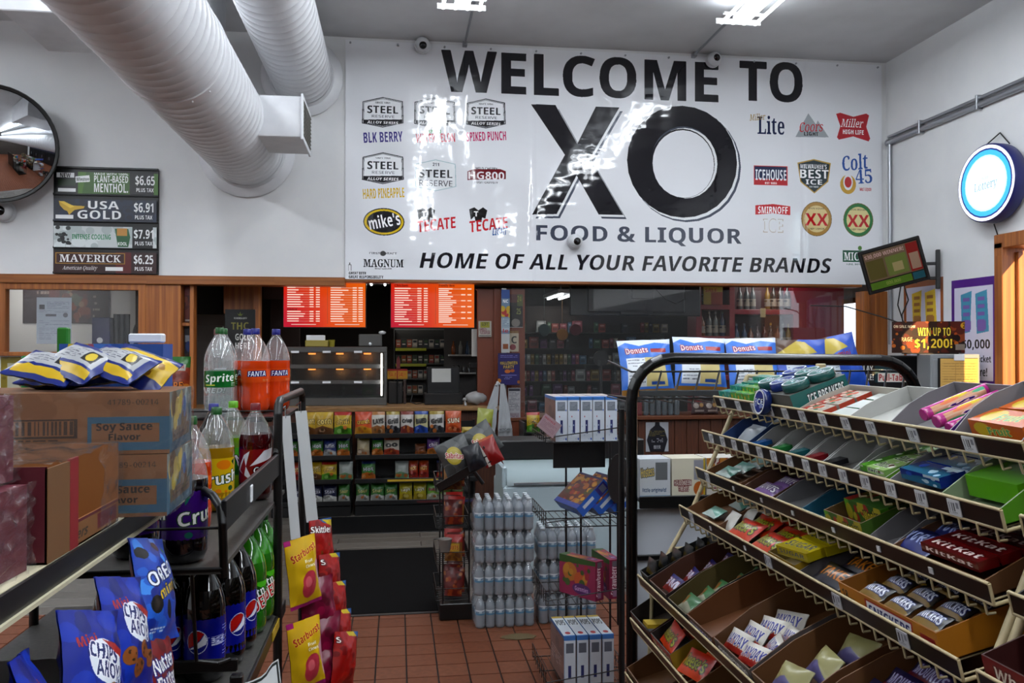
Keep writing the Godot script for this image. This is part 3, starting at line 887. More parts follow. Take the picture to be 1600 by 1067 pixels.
# ================================================================ tobacco price signs
func build_signs() -> void:
	var bk := sw(Color(.035, .035, .04), 1)
	var rows := [[3.436, 3.19, Color(.03, .03, .035)], [3.165, 2.915, Color(.05, .09, .17)], [2.895, 2.655, Color(.75, .78, .78)], [2.64, 2.40, Color(.17, .05, .045)]]
	var frame := thing("sign_rack", "black wall rack holding four tobacco price signs", "rack", Vector3(-2.89, 2.40, ZW))
	part(frame, "backboard", MB.new().rbox(Vector3(0, .53, .012), Vector3(1.0, 1.06, .022), .003), mat("black plastic", Color(.022, .022, .025), .4))
	for k in 5: part(frame, "rail", MB.new().rbox(Vector3(0, [1.055, .79, .525, .26, .008][k], .03), Vector3(1.0, .022, .02), .003), M["black plastic"])
	var labs := ["green tobacco price sign reading PLANT-BASED MENTHOL $6.65", "navy tobacco price sign with a yellow eagle and $6.91", "silver tobacco price sign reading INTENSE COOLING $7.91", "dark red tobacco price sign with gold-framed lettering and $6.25"]
	for k in 4:
		var c := cell(1, 400, 100, rows[k][2])
		var wt := Color(.93, .94, .94)
		if k == 0:
			c.rect(.22, 0, .5, 1, Color(.20, .36, .08)); c.poly([[.22, 0], [.30, 0], [.26, 1], [.22, 1]], Color(.28, .45, .12)); c.rect(.955, 0, .045, 1, Color(.25, .42, .1))
			c.rect(.015, .06, .17, .22, wt); c.txt("NEW", .05, .08, .1, .19, Color(.05, .05, .05)); c.rect(.03, .76, .17, .16, wt); c.rect(.03, .35, .17, .3, Color(.08, .17, .06))
			c.poly([[.195, .22], [.33, .15], [.335, .45], [.2, .5]], wt); c.txt("Winston", .205, .25, .12, .17, Color(.25, .3, .25), "b", -.06)
			c.txt("MADE WITH 100%", .375, .03, .33, .1, wt); c.txt("PLANT-BASED", .375, .15, .33, .32, wt); c.txt("MENTHOL.", .375, .5, .33, .42, wt)
		elif k == 1:
			c.spots(60, [Color(.06, .12, .22), Color(.045, .075, .15)], .02, .06, 5)
			c.poly([[.05, .1], [.13, .22], [.19, .3], [.3, .32], [.29, .42], [.2, .5], [.15, .72], [.13, .55], [.1, .5], [.06, .3]], Color(.78, .62, .12)); c.poly([[.05, .12], [.1, .12], [.2, .34], [.16, .42]], Color(.9, .76, .25))
			c.rect(.02, .72, .17, .17, wt); c.txt("USA", .33, .08, .3, .36, wt); c.txt("GOLD", .23, .5, .42, .38, wt)
		elif k == 2:
			c.spots(40, [Color(.82, .85, .85), Color(.66, .7, .7)], .02, .07, 8)
			c.spots(14, [Color(.1, .11, .11), Color(.2, .22, .22)], .008, .025, 4, Rect2(.02, .05, .14, .85)); c.txt("INTENSE COOLING", .18, .38, .37, .24, Color(.08, .45, .25))
			c.poly([[.59, .1], [.72, .1], [.74, .5], [.72, .95], [.62, .95]], Color(.1, .33, .18)); c.rect(.61, .08, .1, .35, Color(.72, .5, .2)); c.txt("KOOL", .62, .72, .09, .16, wt); c.rect(.76, 0, .2, 1, Color(.04, .04, .045))
		else:
			c.rect(.6, 0, .15, 1, Color(.34, .05, .05)); c.rect(.02, .05, .67, .52, Color(.62, .46, .14)); c.rect(.03, .09, .65, .44, Color(.2, .055, .04)); c.txt("MAVERICK", .06, .14, .59, .34, wt, "sb")
			c.txt("American Quality", .09, .66, .33, .24, wt, "s", 0, .25); c.rect(.5, .7, .17, .18, wt)
		c.txt(["$6.65", "$6.91", "$7.91", "$6.25"][k], .775, .1, .19, .48, wt); c.txt("PLUS TAX", .785, .68, .17, .18, wt)
		var h: float = rows[k][0] - rows[k][1] - .03
		var o := thing("price_sign", labs[k], "sign", Vector3(-2.89 + (.012 if k == 0 else 0.0), rows[k][1] + .005, ZW + .042))
		part(o, "panel", card(.975, h, .006, c, bk), M["sign"], Vector3(0, h / 2, 0))
	# lit lottery sign
	var lc := cell(1, 300, 300, Color(.93, .97, 1))
	lc.ell(.5, .5, .5, .5, Color(.94, .95, 1)); lc.ell(.5, .5, .455, .455, Color(.06, .14, .48)); lc.ell(.5, .5, .435, .435, Color(.25, .72, .88)); lc.ell(.5, .5, .37, .37, Color(.80, .96, 1))
	lc.ell(.5, .5, .34, .34, Color(.97, 1, 1)); lc.txt("Lottery", .3, .47, .4, .14, Color(.45, .66, .75), "s", -.05, .1); lc.txt("state", .43, .4, .12, .05, Color(.6, .7, .75), "s")
	var lo := thing("lottery_sign", "round glowing white and blue lottery sign hung on the right wall", "sign", Vector3(5.385, 3.165, -7.13), -86)
	var R := .36
	var body := MB.new()
	body.x = Transform3D(Basis(Vector3.RIGHT, PI / 2), Vector3.ZERO)
	body.lathe([Vector2(0, -.07), Vector2(R - .01, -.07), Vector2(R, -.06), Vector2(R, .045), Vector2(R - .012, .06), Vector2(R - .02, .055)], 48)
	part(lo, "case", body, mat("sign case", Color(.10, .12, .38), .4))
	var fm := mat("sign face", Color(.3, .3, .3), .3)
	fm.emission_enabled = true
	fm.emission_energy_multiplier = 1.5
	var fb := MB.new(lc)
	for i in 48:
		var a0 := TAU * i / 48
		var a1 := TAU * (i + 1) / 48
		fb.tri(Vector3(0, 0, .058), Vector3(cos(a0) * (R - .015), sin(a0) * (R - .015), .058), Vector3(cos(a1) * (R - .015), sin(a1) * (R - .015), .058), Vector2(.5, .5), Vector2(.5 + cos(a0) * .5, .5 - sin(a0) * .5), Vector2(.5 + cos(a1) * .5, .5 - sin(a1) * .5))
	part(lo, "face", fb, fm)
	part(lo, "chain", MB.new().tube([Vector3(-.2, .32, -.02), Vector3(0, .47, -.1), Vector3(.2, .32, -.02)], .006), M["black rubber"])
	part(lo, "power_cord", MB.new().tube([Vector3(0, -.37, -.03), Vector3(.0, -.6, -.12), Vector3(.01, -1.5, -.13), Vector3(.0, -2.0, -.13)], .006), M["black rubber"])
	part(lo, "cord_switch", MB.new().rbox(Vector3(0, -.62, -.115), Vector3(.03, .07, .03), .006), M["black rubber"])
	part(lo, "cord_switch", MB.new().rbox(Vector3(.01, -1.35, -.12), Vector3(.04, .11, .035), .006), M["black rubber"])
	var ll := AreaLight3D.new()
	ll.name = "lottery_lamp"
	ll.area_size = Vector2(.6, .6)
	ll.light_energy = .25
	ll.light_color = Color(.85, .97, 1)
	ll.area_range = 20
	ll.shadow_enabled = true
	lo.add_child(ll)
	ll.position = Vector3(0, 0, .09)
	ll.rotation_degrees = Vector3(0, 180, 0)
	# posters on the right wall
	for d in [[-8.66, -7.98, 2.385, 1.4, Color(.58, .30, .10), "orange-bordered lottery poster with two yellow tickets on the right wall", "$25,000", Color(.86, .72, .18), Color(.62, .42, .2)], [-7.85, -7.21, 2.33, 1.30, Color(.30, .10, .48), "purple-bordered lottery poster with two teal tickets beside the door frame", "$50,000", Color(.25, .55, .66), Color(.45, .35, .62)]]:
		var c := cell(1, 180, 260, d[4])
		c.rect(.07, .08, .86, .87, Color(.80, .79, .86))
		for q in [[.22, .12, -.12], [.55, .12, .08]]:
			c.poly([[q[0], q[1] + .03], [q[0] + .25, q[1]], [q[0] + .26 + q[2] * .4, .5], [q[0] + .03, .52]], d[7])
			for k in 5: c.rect(q[0] + .05, q[1] + .06 + k * .07, .15, .035, d[8])
			c.rect(q[0] + .04, .4, .19, .08, d[8])
		c.txt(d[6], .14, .57, .72, .1, Color(.1, .1, .12)); c.txt("winning ticket", .12, .72, .76, .08, Color(.1, .1, .12)); c.txt("sold here!", .2, .83, .6, .08, Color(.1, .1, .12))
		var w: float = d[1] - d[0]
		var h: float = d[2] - d[3]
		var o := thing("lottery_poster", d[5], "poster", Vector3(XR - .004, d[3], (d[0] + d[1]) / 2), -90)
		part(o, "sheet", card(w, h, .003, c, sw(Color(.8, .8, .8), 1)), M["sign"], Vector3(0, h / 2, 0))
	# tilted advertising monitor on its arm
	var sc := cell(1, 220, 160, Color(.09, .08, .07))
	sc.rect(.03, .04, .94, .72, Color(.34, .27, .2)); sc.rect(.05, .24, .3, .48, Color(.27, .24, .1)); sc.rect(.38, .24, .36, .48, Color(.32, .36, .16)); sc.rect(.48, .42, .18, .22, Color(.5, .45, .3)); sc.rect(.77, .05, .2, .7, Color(.42, .08, .07)); sc.rect(.79, .3, .16, .4, Color(.5, .4, .33))
	sc.txt("$30,000 WINNER!", .05, .08, .68, .12, Color(.62, .5, .48)); sc.rect(.03, .79, .72, .17, Color(.24, .36, .08)); sc.rect(.77, .79, .2, .17, Color(.08, .26, .3)); sc.txt("000,000", .3, .83, .25, .1, Color(.4, .45, .2))
	var mon := thing("advertising_monitor", "small tilted black monitor with a lottery ad on a wall arm", "monitor", Vector3(5.03, 2.50, -8.10), -26)
	var tilt := Basis(Vector3.BACK, deg_to_rad(15)) * Basis(Vector3.RIGHT, deg_to_rad(8))
	var mb := MB.new()
	mb.x = Transform3D(tilt, Vector3.ZERO)
	part(mon, "housing", mb.rbox(Vector3(0, 0, -.025), Vector3(.60, .46, .05), .008), M["black plastic"])
	var ms := MB.new(sc)
	ms.x = mb.x
	ms.quad(Vector3(-.275, -.205, .002), Vector3(.275, -.205, .002), Vector3(.275, .205, .002), Vector3(-.275, .205, .002))
	part(mon, "screen", ms, mat("screen", Color.WHITE, .25))
	M["screen"].emission_enabled = true
	M["screen"].emission_energy_multiplier = .12
	var arm := part(mon, "wall_arm", MB.new().rbox(Vector3(.2, -.05, -.08), Vector3(.05, .26, .05), .005).rbox(Vector3(.31, .02, -.1), Vector3(.22, .03, .03), .004).rbox(Vector3(.31, -.13, -.1), Vector3(.22, .03, .03), .004).rbox(Vector3(.42, -.04, -.1), Vector3(.04, .4, .05), .005), M["black plastic"])
	meta(arm, "black steel wall arm")
	part(mon, "cable", MB.new().tube([Vector3(.1, -.2, -.05), Vector3(.14, -.35, -.05), Vector3(.08, -.5, -.06), Vector3(.1, -.72, -.06)], .007), M["black rubber"])
	part(mon, "cable", MB.new().tube([Vector3(.07, -.2, -.05), Vector3(.04, -.4, -.05), Vector3(.1, -.6, -.06), Vector3(-.1, -.52, -.1), Vector3(-.45, -.4, -.2), Vector3(-.8, -.38, -.3)], .007), M["black rubber"])
	# pull-tab machine by the right wall, with its toppers
	var pt := thing("pull_tab_machine", "black pull-tab vending machine with a teal sign standing by the right wall", "machine", Vector3(5.03, 0, -8.34), -14)
	part(pt, "cabinet", MB.new().rbox(Vector3(0, .79, 0), Vector3(.66, 1.58, .5), .012), M["black plastic"])
	var pc := cell(1, 220, 90, Color(.07, .2, .23))
	pc.rect(0, 0, .36, 1, Color(.05, .06, .07)); pc.txt("PLAY", .06, .1, .26, .3, Color(.85, .85, .85)); pc.txt("HERE!", .04, .55, .29, .32, Color(.85, .85, .85)); pc.rect(.7, .1, .3, .14, Color(.7, .36, .1))
	pc.rect(.42, .48, .57, .48, Color(.9, .87, .82)); pc.txt("Pull-Tabs", .44, .52, .53, .38, Color(.68, .12, .12)); pc.txt("LOTTERY", .45, .3, .24, .12, Color(.85, .85, .85))
	part(pt, "front_sign", card(.48, .19, .004, pc, sw(Color(.1, .1, .1), 1)), M["sign"], Vector3(-.07, 1.40, .252))
	part(pt, "lock", MB.new().cyl(Vector3(.29, 1.33, .25), Vector3(.29, 1.33, .262), .012), mat("chrome", Color(.8, .8, .8), .15, 1.0))
	var gb := thing("grey_cabinet", "grey steel box beside the pull-tab machine", "cabinet", Vector3(5.2, 0, -7.5), -20)
	part(gb, "body", MB.new().rbox(Vector3(0, .8, 0), Vector3(.42, 1.6, .5), .008), mat("grey steel", Color(.52, .54, .55), .5, .1))
	part(gb, "door_seam", MB.new().rbox(Vector3(-.04, .8, .252), Vector3(.30, 1.5, .006), .002), M["grey steel"])
	var wc2 := cell(1, 260, 120, Color(.16, .06, .025))
	wc2.spots(60, [Color(.5, .2, .03), Color(.32, .09, .02), Color(.1, .04, .02)], .03, .08, 3); wc2.spots(20, [Color(.7, .35, .05), Color(.6, .25, .03)], .01, .03, 6)
	wc2.rim("WIN UP TO", .34, .2, .42, .26, Color(.9, .8, .25), Color(.08, .03, .01), 2.0); wc2.rim("$1,200!", .3, .54, .48, .34, Color(.92, .78, .2), Color(.08, .03, .01), 2.0); wc2.txt("ON SALE NOW", .03, .12, .28, .09, Color(.9, .85, .7)); wc2.rim("RAGE", .13, .5, .14, .13, Color(.85, .7, .5), Color.BLACK, 1.0); wc2.ell(.93, .14, .045, .1, Color(.75, .55, .1)); wc2.txt("2", .915, .08, .03, .13, Color(.1, .05, .02)); wc2.rect(.82, .72, .15, .18, Color(.5, .45, .4))
	var wu := thing("win_up_to_sign", "flame-printed display sign reading WIN UP TO $1,200! on the machine", "sign", oz(1453, 553, -7.75), -16)
	part(wu, "board", card(.72, .31, .012, wc2, sw(Color(.85, .85, .85), 1)), M["sign"], Vector3(0, .165, 0))
	part(wu, "side_strip", MB.new().rbox(Vector3(.38, .165, .006), Vector3(.035, .28, .014), .003), M["fixture white"])
	part(wu, "foot", MB.new().rbox(Vector3(0, .006, 0), Vector3(.5, .012, .1), .003), M["black plastic"])
	var nc := cell(1, 90, 130, Color(.78, .62, .33))
	for k in 16: nc.rect(.05, .1 + k * .054, .9, .008, Color(.62, .47, .22))
	nc.fine(.1, .1, .8, .85, 16, Color(.6, .46, .24), 4, .3); nc.rect(.4, .1, .006, .88, Color(.62, .47, .22))
	var cl := thing("clipboard_list", "yellow ruled list clipped to a black board on the grey box", "clipboard", Vector3(5.2, 0, -7.5) + Basis(Vector3.UP, deg_to_rad(-20)) * Vector3(.03, 1.535, .272), -20)
	part(cl, "board", MB.new().rbox(Vector3(-.01, -.2, -.008), Vector3(.34, .46, .008), .003), M["black plastic"])
	part(cl, "sheet", card(.32, .45, .002, nc, sw(Color(.75, .6, .35), 1)), M["sign"], Vector3(0, -.2, 0))
	part(cl, "clip", MB.new().rbox(Vector3(0, .035, .004), Vector3(.09, .06, .014), .005), M["fixture white"])
	# red promotional banner on the far side wall (seen in the round mirror)
	var rb := cell(1, 200, 80, Color(.45, .04, .05))
	rb.txt("HOT", .1, .2, .5, .6, Color(.9, .88, .85))
	var ro := thing("red_wall_banner", "large red promotional banner with HOT in white on the side wall", "banner", Vector3(-6.99, 2.0, -5.5), 90)
	part(ro, "sheet", card(4.2, 1.7, .01, rb, sw(Color(.45, .04, .05), 1)), M["sign"], Vector3(0, .85, 0))

# ================================================================ product shapes
func at_depth(px: float, py: float, d: float) -> Vector3:     # point on a pixel's ray at a distance along the aisle
	var r := ray(px, py)
	return Vector3(0, EYE, 0) + r * (d / -r.z)
# pillow pack, origin at its centre, print on the front (+z) and back
func bag_mesh(w: float, h: float, t: float, c: Cell, back: Cell = null, seed := 1, nu := 10, nv := 12, seal := .07) -> MB:
	var b := MB.new(c)
	var n := FastNoiseLite.new()
	n.seed = seed; n.frequency = 1.0; n.fractal_octaves = 2
	var f := func(u: float, v: float, s: float) -> Vector3:
		var e := clampf(minf(v, 1.0 - v) / .28, 0, 1)
		var sl := clampf((minf(v, 1.0 - v) - seal) / (.25), 0, 1)
		var prof: float = sqrt(clampf(sl, 0, 1)) * pow(maxf(0.0, 1.0 - pow(absf(2.0 * u - 1.0), 2.6)), .62)
		var k: float = 1.0 - .07 * prof * e - .05 * sin(PI * v)
		var wr: float = n.get_noise_2d(u * 5.0 + seed, v * 5.0) * .2 + n.get_noise_2d(u * 13.0, v * 9.0 + seed) * .1
		var z := s * (t * .5 * prof * (1.0 + wr) + .0012)
		if minf(v, 1.0 - v) < seal: z += sin(u * 40.0) * .0012
		return Vector3((u - .5) * w * k, (v - .5) * h + wr * .02 * h * prof, z + (n.get_noise_2d(u * 2.0 + 9.0, v * 2.0) * t * .1))
	b.sheet(nu, nv, func(u, v): return f.call(u, v, 1.0))
	b.use(back if back != null else c)
	b.sheet(nu, nv, func(u, v): return f.call(u, v, -1.0), true)
	return b
# closed carton, origin at the centre of its base; cells by face: f b t l r, rest plain
func box_mesh(s: Vector3, cells: Dictionary, rest: Cell) -> MB:
	var b := MB.new(rest)
	for k in ["f", "b", "t", "d", "l", "r"]:
		b.use(cells[k] if cells.has(k) else rest)
		b.box(Vector3(0, s.y / 2, 0), s, k)
	return b
# open tray: back and sides full height, front lower; origin at the centre of its base
func tray_mesh(s: Vector3, front_h: float, outer: Cell, inner: Cell, front: Cell = null, th := .003, slope := true) -> MB:
	var b := MB.new(inner)
	b.box(Vector3(0, th / 2, 0), Vector3(s.x, th, s.z))
	var hx := s.x / 2
	var hz := s.z / 2
	b.use(inner).box(Vector3(0, s.y / 2, -hz + th / 2), Vector3(s.x, s.y, th), "ftlr")
	b.use(outer).box(Vector3(0, s.y / 2, -hz + th / 2), Vector3(s.x, s.y, th), "b")
	b.use(front if front != null else outer).box(Vector3(0, front_h / 2, hz - th / 2), Vector3(s.x, front_h, th), "f")
	b.use(inner).box(Vector3(0, front_h / 2, hz - th / 2), Vector3(s.x, front_h, th), "bt")
	for sg in [-1.0, 1.0]:
		var x0: float = sg * hx
		var x1: float = sg * (hx - th)
		var zc := hz * .35 if slope else hz
		var P := [Vector2(-hz, 0), Vector2(hz, 0), Vector2(hz, front_h), Vector2(zc, s.y if not slope else lerpf(front_h, s.y, .75)), Vector2(-hz * .2, s.y), Vector2(-hz, s.y)]
		for face in 2:
			var xx := x0 if face == 0 else x1
			b.use(outer if face == 0 else inner)
			var out: bool = (sg > 0) == (face == 0)
			for k in range(1, 5):
				var A := Vector3(xx, P[0].y, P[0].x)
				var B := Vector3(xx, P[k].y, P[k].x)
				var C := Vector3(xx, P[k + 1].y, P[k + 1].x)
				if out: b.tri(A, C, B)
				else: b.tri(A, B, C)
		b.use(inner)
		for k in range(2, 5):
			var a := Vector3(x0, P[k].y, P[k].x)
			var d := Vector3(x0, P[k + 1].y, P[k + 1].x)
			var a2 := Vector3(x1, P[k].y, P[k].x)
			var d2 := Vector3(x1, P[k + 1].y, P[k + 1].x)
			if sg > 0: b.quad(a2, a, d, d2)
			else: b.quad(a, a2, d2, d)
	return b
# two-litre bottle; flavour = {body, top, cap, label: Cell or null, fill, l0, l1}
var bottle_protos := {}
func bottle(key: String, fl: Dictionary, at: Vector3, turn: float, label: String, group: String) -> Node3D:
	if bottle_protos.has(key): return copy(bottle_protos[key], at, turn, label, group)
	var o := thing(fl.get("name", "soda_bottle"), label, "bottle", at, turn, group)
	var k: float = fl.get("k", 1.0)
	var full := [Vector2(0, .004), Vector2(.03, .0), Vector2(.046, .006), Vector2(.054, .026), Vector2(.055, .06), Vector2(.0535, .066), Vector2(.0535, .168), Vector2(.055, .175), Vector2(.0545, .2), Vector2(.051, .222), Vector2(.044, .245), Vector2(.034, .266), Vector2(.024, .283), Vector2(.0165, .296), Vector2(.0145, .306)]
	var fill: float = fl.get("fill", .225)
	var lo := []
	var hi := []
	for p in full:
		if p.y <= fill: lo.append(p * k)
		else: hi.append(p * k)
	hi.push_front(lo[-1])
	var lid: Vector2 = lo[-1]
	part(o, "body", MB.new().lathe(lo + [Vector2(0, lid.y)], 24), fl.body)
	part(o, "neck", MB.new().lathe(hi, 24), fl.top)
	part(o, "cap", MB.new().lathe([Vector2(.0165, .302) * k, Vector2(.0168, .306) * k, Vector2(.0165, .322) * k, Vector2(.0145, .325) * k, Vector2(0, .325) * k], 16), fl.cap)
	if fl.get("label") != null:
		var l0: float = fl.get("l0", .07)
		var l1: float = fl.get("l1", .165)
		part(o, "label", MB.new(fl.label).lathe([Vector2(.0546, l0) * k, Vector2(.0546, l1) * k], 28), M["gloss"])
	bottle_protos[key] = o
	return o
func liquid(key: String, col: Color, rough := .06) -> StandardMaterial3D:
	var m := mat("liquid " + key, col, rough)
	m.clearcoat_enabled = true
	m.clearcoat = .6
	m.clearcoat_roughness = .05
	return m
# stand or hang a bag: the point given is its centre
func put_bag(n: String, label: String, mesh, m: Material, p: Vector3, rot: Vector3, group := "", category := "bag") -> MeshInstance3D:
	var o := solo(n, label, category, mesh, m, p, 0, group)
	o.rotation_degrees = rot
	return o

# ================================================================ left shelf with noodle cases and biscuits
func build_left_shelf() -> void:
	var blk := mat("black steel", Color(.018, .018, .02), .38)
	var cream := mat("shelf cream", Color(.74, .71, .60), .45)
	var g := thing("gondola_shelf", "black and cream shelf unit holding noodle cases above hanging biscuit bags", "shelf", Vector3(0, 0, 0))
	part(g, "deck", MB.new().box(Vector3(-.79, 1.337, -1.15), Vector3(.60, .016, 1.74)), cream)
	part(g, "price_channel", MB.new().box(Vector3(-.487, 1.327, -1.15), Vector3(.006, .034, 1.74)), blk)
	part(g, "lip", MB.new().box(Vector3(-.485, 1.307, -1.15), Vector3(.012, .006, 1.74)), cream)
	part(g, "back_panel", MB.new().box(Vector3(-1.10, .9, -1.15), Vector3(.02, 1.8, 1.74)), blk)
	for y in [.95, .55, .15]: part(g, "deck", MB.new().box(Vector3(-.81, y, -1.15), Vector3(.56, .02, 1.74)), blk)
	part(g, "base", MB.new().box(Vector3(-.81, .06, -1.15), Vector3(.56, .12, 1.74)), blk)
	part(g, "upright", MB.new().rbox(Vector3(-1.07, .9, -2.0), Vector3(.05, 1.8, .03), .004), blk)
	# noodle cases
	var kraft := Color(.47, .30, .16)
	var blue := Color(.16, .32, .41)
	var fc := cell(0, 420, 116, kraft)
	fc.spots(50, [kraft.darkened(.05), kraft.lightened(.03)], .02, .07, 2)
	fc.rect(0, .80, 1, .13, blue); fc.rect(.66, .40, .34, .42, blue); fc.rect(.675, .5, .28, .3, kraft); fc.rect(.0, .0, .17, .62, Color(.74, .73, .71)); fc.fine(.02, .08, .13, .5, 9, Color(.35, .34, .33), 3, .4); fc.txt("JMC", .07, .12, .05, .2, Color(.2, .2, .2), "b", -1.5)
	fc.rect(.17, .42, .45, .3, Color(.2, .14, .09)); fc.rect(.185, .45, .42, .24, kraft); fc.code(.19, .46, .4, .21, Color(.22, .15, .1), 5); fc.fine(.24, .74, .3, .05, 1, Color(.25, .17, .11), 2)
	fc.txt("Soy Sauce", .695, .49, .23, .16, Color(.08, .05, .03)); fc.txt("Flavor", .745, .66, .13, .11, Color(.08, .05, .03)); fc.txt("41789-00214", .74, .12, .21, .09, Color(.22, .15, .1), "m")
	var sc := cell(0, 220, 116, blue)
	sc.rect(0, 0, 1, .3, Color(.42, .44, .42)); sc.spots(16, [Color(.72, .62, .3), Color(.62, .68, .66), Color(.45, .5, .5), Color(.36, .25, .12)], .05, .13, 7, Rect2(.1, .12, .8, .5)); sc.rect(.12, .62, .76, .22, Color(.35, .25, .16)); sc.fine(.16, .66, .66, .14, 2, Color(.2, .14, .1), 4); sc.spots(6, [Color(.2, .36, .6), Color(.75, .66, .2)], .04, .08, 9, Rect2(.2, .2, .5, .35))
	var film := pane("wrap film", Color(.85, .88, .9), .024, .12)
	var cm := box_mesh(Vector3(.41, .112, .25), {"f": fc, "r": sc}, sw(kraft))
	for k in 2:
		var o := thing("noodle_case", ["soy sauce noodle case at the bottom of the wrapped pair", "soy sauce noodle case stacked on top, under loose noodle packets"][k], "carton", Vector3(-.628, 1.3455 + k * .1135, -1.74), 3 + k * 1.5, "wrapped noodle cases")
		part(o, "carton", cm, M["card"])
		var n := FastNoiseLite.new()
		n.seed = 30 + k; n.frequency = 6.0
		var fb := MB.new()
		fb.sheet(20, 8, func(u, v): return Vector3((u - .5) * .416, v * .113, .129 + .006 * n.get_noise_2d(u * .8, v * 1.6)))
		fb.sheet(12, 8, func(u, v): return Vector3(.210 + .006 * n.get_noise_2d(u + 5.0, v * 1.6), v * .113, .128 - u * .256))
		meta(part(o, "plastic_wrap", fb, film), "clear plastic stretch wrap")
	# loose noodle packets on top
	var nc := cell(0, 150, 110, Color(.80, .66, .10))
	nc.rect(0, 0, 1, .16, Color(.05, .12, .42)); nc.rect(0, .74, 1, .26, Color(.05, .12, .42)); nc.rect(.08, .3, .62, .4, Color(.72, .72, .7)); nc.fine(.11, .34, .56, .32, 6, Color(.4, .4, .42), 3, .4); nc.spots(8, [Color(.9, .8, .3), Color(.6, .42, .1)], .03, .06, 2, Rect2(.7, .3, .28, .4)); nc.fine(.3, .05, .5, .08, 1, Color(.8, .8, .8), 5, .8)
	var nb := cell(0, 150, 110, Color(.05, .13, .45))
	nb.rect(.08, .18, .84, .5, Color(.66, .67, .68)); nb.fine(.12, .22, .5, .42, 7, Color(.35, .36, .4), 5, .4); nb.rect(.66, .3, .2, .3, Color(.12, .12, .12)); nb.ell(.76, .45, .07, .12, Color(.8, .7, .2)); nb.rect(.1, .74, .84, .16, Color(.80, .66, .1))
	var pk := []
	for k in 3: pk.append(bag_mesh(.13, .10, .042, nb if k < 2 else nc, nc, 60 + k, 10, 8).done())
	var spots := [[78, 592, -1.70, Vector3(-62, 8, -24), 0], [125, 584, -1.70, Vector3(-58, -6, -26), 1], [183, 586, -1.71, Vector3(-60, 6, -30), 0], [218, 592, -1.76, Vector3(-48, 12, -30), 2], [92, 606, -1.78, Vector3(-75, 0, -4), 1], [152, 594, -1.79, Vector3(-55, 0, 14), 2]]
	for s in spots:
		put_bag("noodle_packet", "yellow and blue noodle packet lying loose on the noodle cases", pk[s[4]], M["film"], oz(s[0], s[1], s[2]) + Vector3(0, .02, 0), s[3], "loose noodle packets")
	# blue carton and green holder behind
	var bc2 := cell(0, 190, 190, Color(.12, .28, .58))
	bc2.ell(.2, .06, .12, .14, Color(.8, .68, .12)); bc2.rect(.28, .0, .14, .1, Color(.62, .3, .4)); bc2.poly([[.8, .25], [.92, .08], [.94, .2], [.86, .34]], Color(.82, .7, .12)); bc2.ell(.74, .22, .05, .05, Color(.82, .7, .12)); bc2.spots(12, [Color(.2, .4, .72), Color(.1, .2, .45)], .03, .09, 12); bc2.rim("MIX", .1, .45, .5, .12, Color(.9, .9, .9), Color(.1, .1, .3), 2)
	solo("snack_carton", "blue carton printed with yellow lemons behind the noodle packets", "carton", box_mesh(Vector3(.205, .315, .09), {"f": bc2}, sw(Color(.12, .28, .58))), M["card"], oz(184, 560, -1.93) * Vector3(1, 0, 1) + Vector3(0, 1.3455, 0), 2)
	solo("price_card_holder", "white price card lying on the blue lemon carton", "card", MB.new().rbox(Vector3(0, .012, 0), Vector3(.07, .02, .03), .003), M["fixture white"], oz(230, 545, -1.93) * Vector3(1, 0, 1) + Vector3(0, 1.661, 0))
	var gh := thing("green_display_card", "green display card with a tall upright tab behind the noodle packets", "display", oz(82, 575, -1.95) * Vector3(1, 0, 1) + Vector3(0, 1.3455, 0))
	part(gh, "card", MB.new().rbox(Vector3(0, .145, 0), Vector3(.11, .29, .05), .004), mat("green card", Color(.06, .42, .17), .5))
	part(gh, "tab", MB.new().rbox(Vector3(.03, .30, .02), Vector3(.022, .10, .02), .003), mat("green tab", Color(.10, .42, .06), .5))
	# maroon peanut trays
	var mar := Color(.33, .07, .12)
	var pf := cell(0, 280, 96, Color(.46, .30, .15))
	pf.rect(0, 0, 1, .12, mar); pf.txt("Planters", .12, .35, .4, .4, Color(.12, .12, .1), "b", 0, .2); pf.rect(.66, .2, .3, .6, Color(.36, .08, .12))
	var tm := tray_mesh(Vector3(.31, .138, .27), .04, sw(mar), sw(Color(.52, .32, .14)), pf, .003, false)
	tm.use(sw(Color(.50, .06, .09))).box(Vector3(-.055, .069, .134), Vector3(.034, .138, .004))
	tm.use(sw(Color(.42, .28, .15))).box(Vector3(-.114, .068, .134), Vector3(.082, .134, .004))
	var tray := thing("peanut_tray", "open maroon and kraft peanut tray beside the noodle cases", "tray", Vector3(-.625, 1.3455, -1.435), 90)
	part(tray, "tray", tm, M["card"])
	var n2 := FastNoiseLite.new()
	n2.seed = 77; n2.frequency = 5.0
	meta(part(tray, "plastic_wrap", MB.new().sheet(16, 10, func(u, v): return Vector3((u - .5) * .31, .141 + .010 * n2.get_noise_2d(u * 3.0, v * 2.0), .14 - v * .28)).sheet(6, 8, func(u, v): return Vector3(.05 + u * .105, v * .142, .142 + .012 * n2.get_noise_2d(u * 2.0, v * 2.0 + 4.0))), film), "crumpled clear plastic wrap")
	solo("peanut_bag", "small yellow peanut bag in the open maroon tray", "bag", bag_mesh(.10, .09, .03, nc, nc, 5, 6, 6), M["film"], Vector3(-.64, 1.40, -1.385), 75)
	var cf := cell(0, 190, 96, mar)
	cf.rect(.0, .1, .7, .75, Color(.55, .42, .12)); cf.spots(26, [Color(.75, .62, .15), Color(.6, .1, .1), Color(.35, .22, .1), Color(.7, .6, .45)], .03, .09, 13, Rect2(0, .1, .66, .7)); cf.rect(.72, 0, .28, 1, Color(.36, .09, .15))
	var cs := cell(0, 150, 96, Color(.38, .1, .16))
	cs.rect(.1, .2, .6, .5, Color(.5, .35, .2))
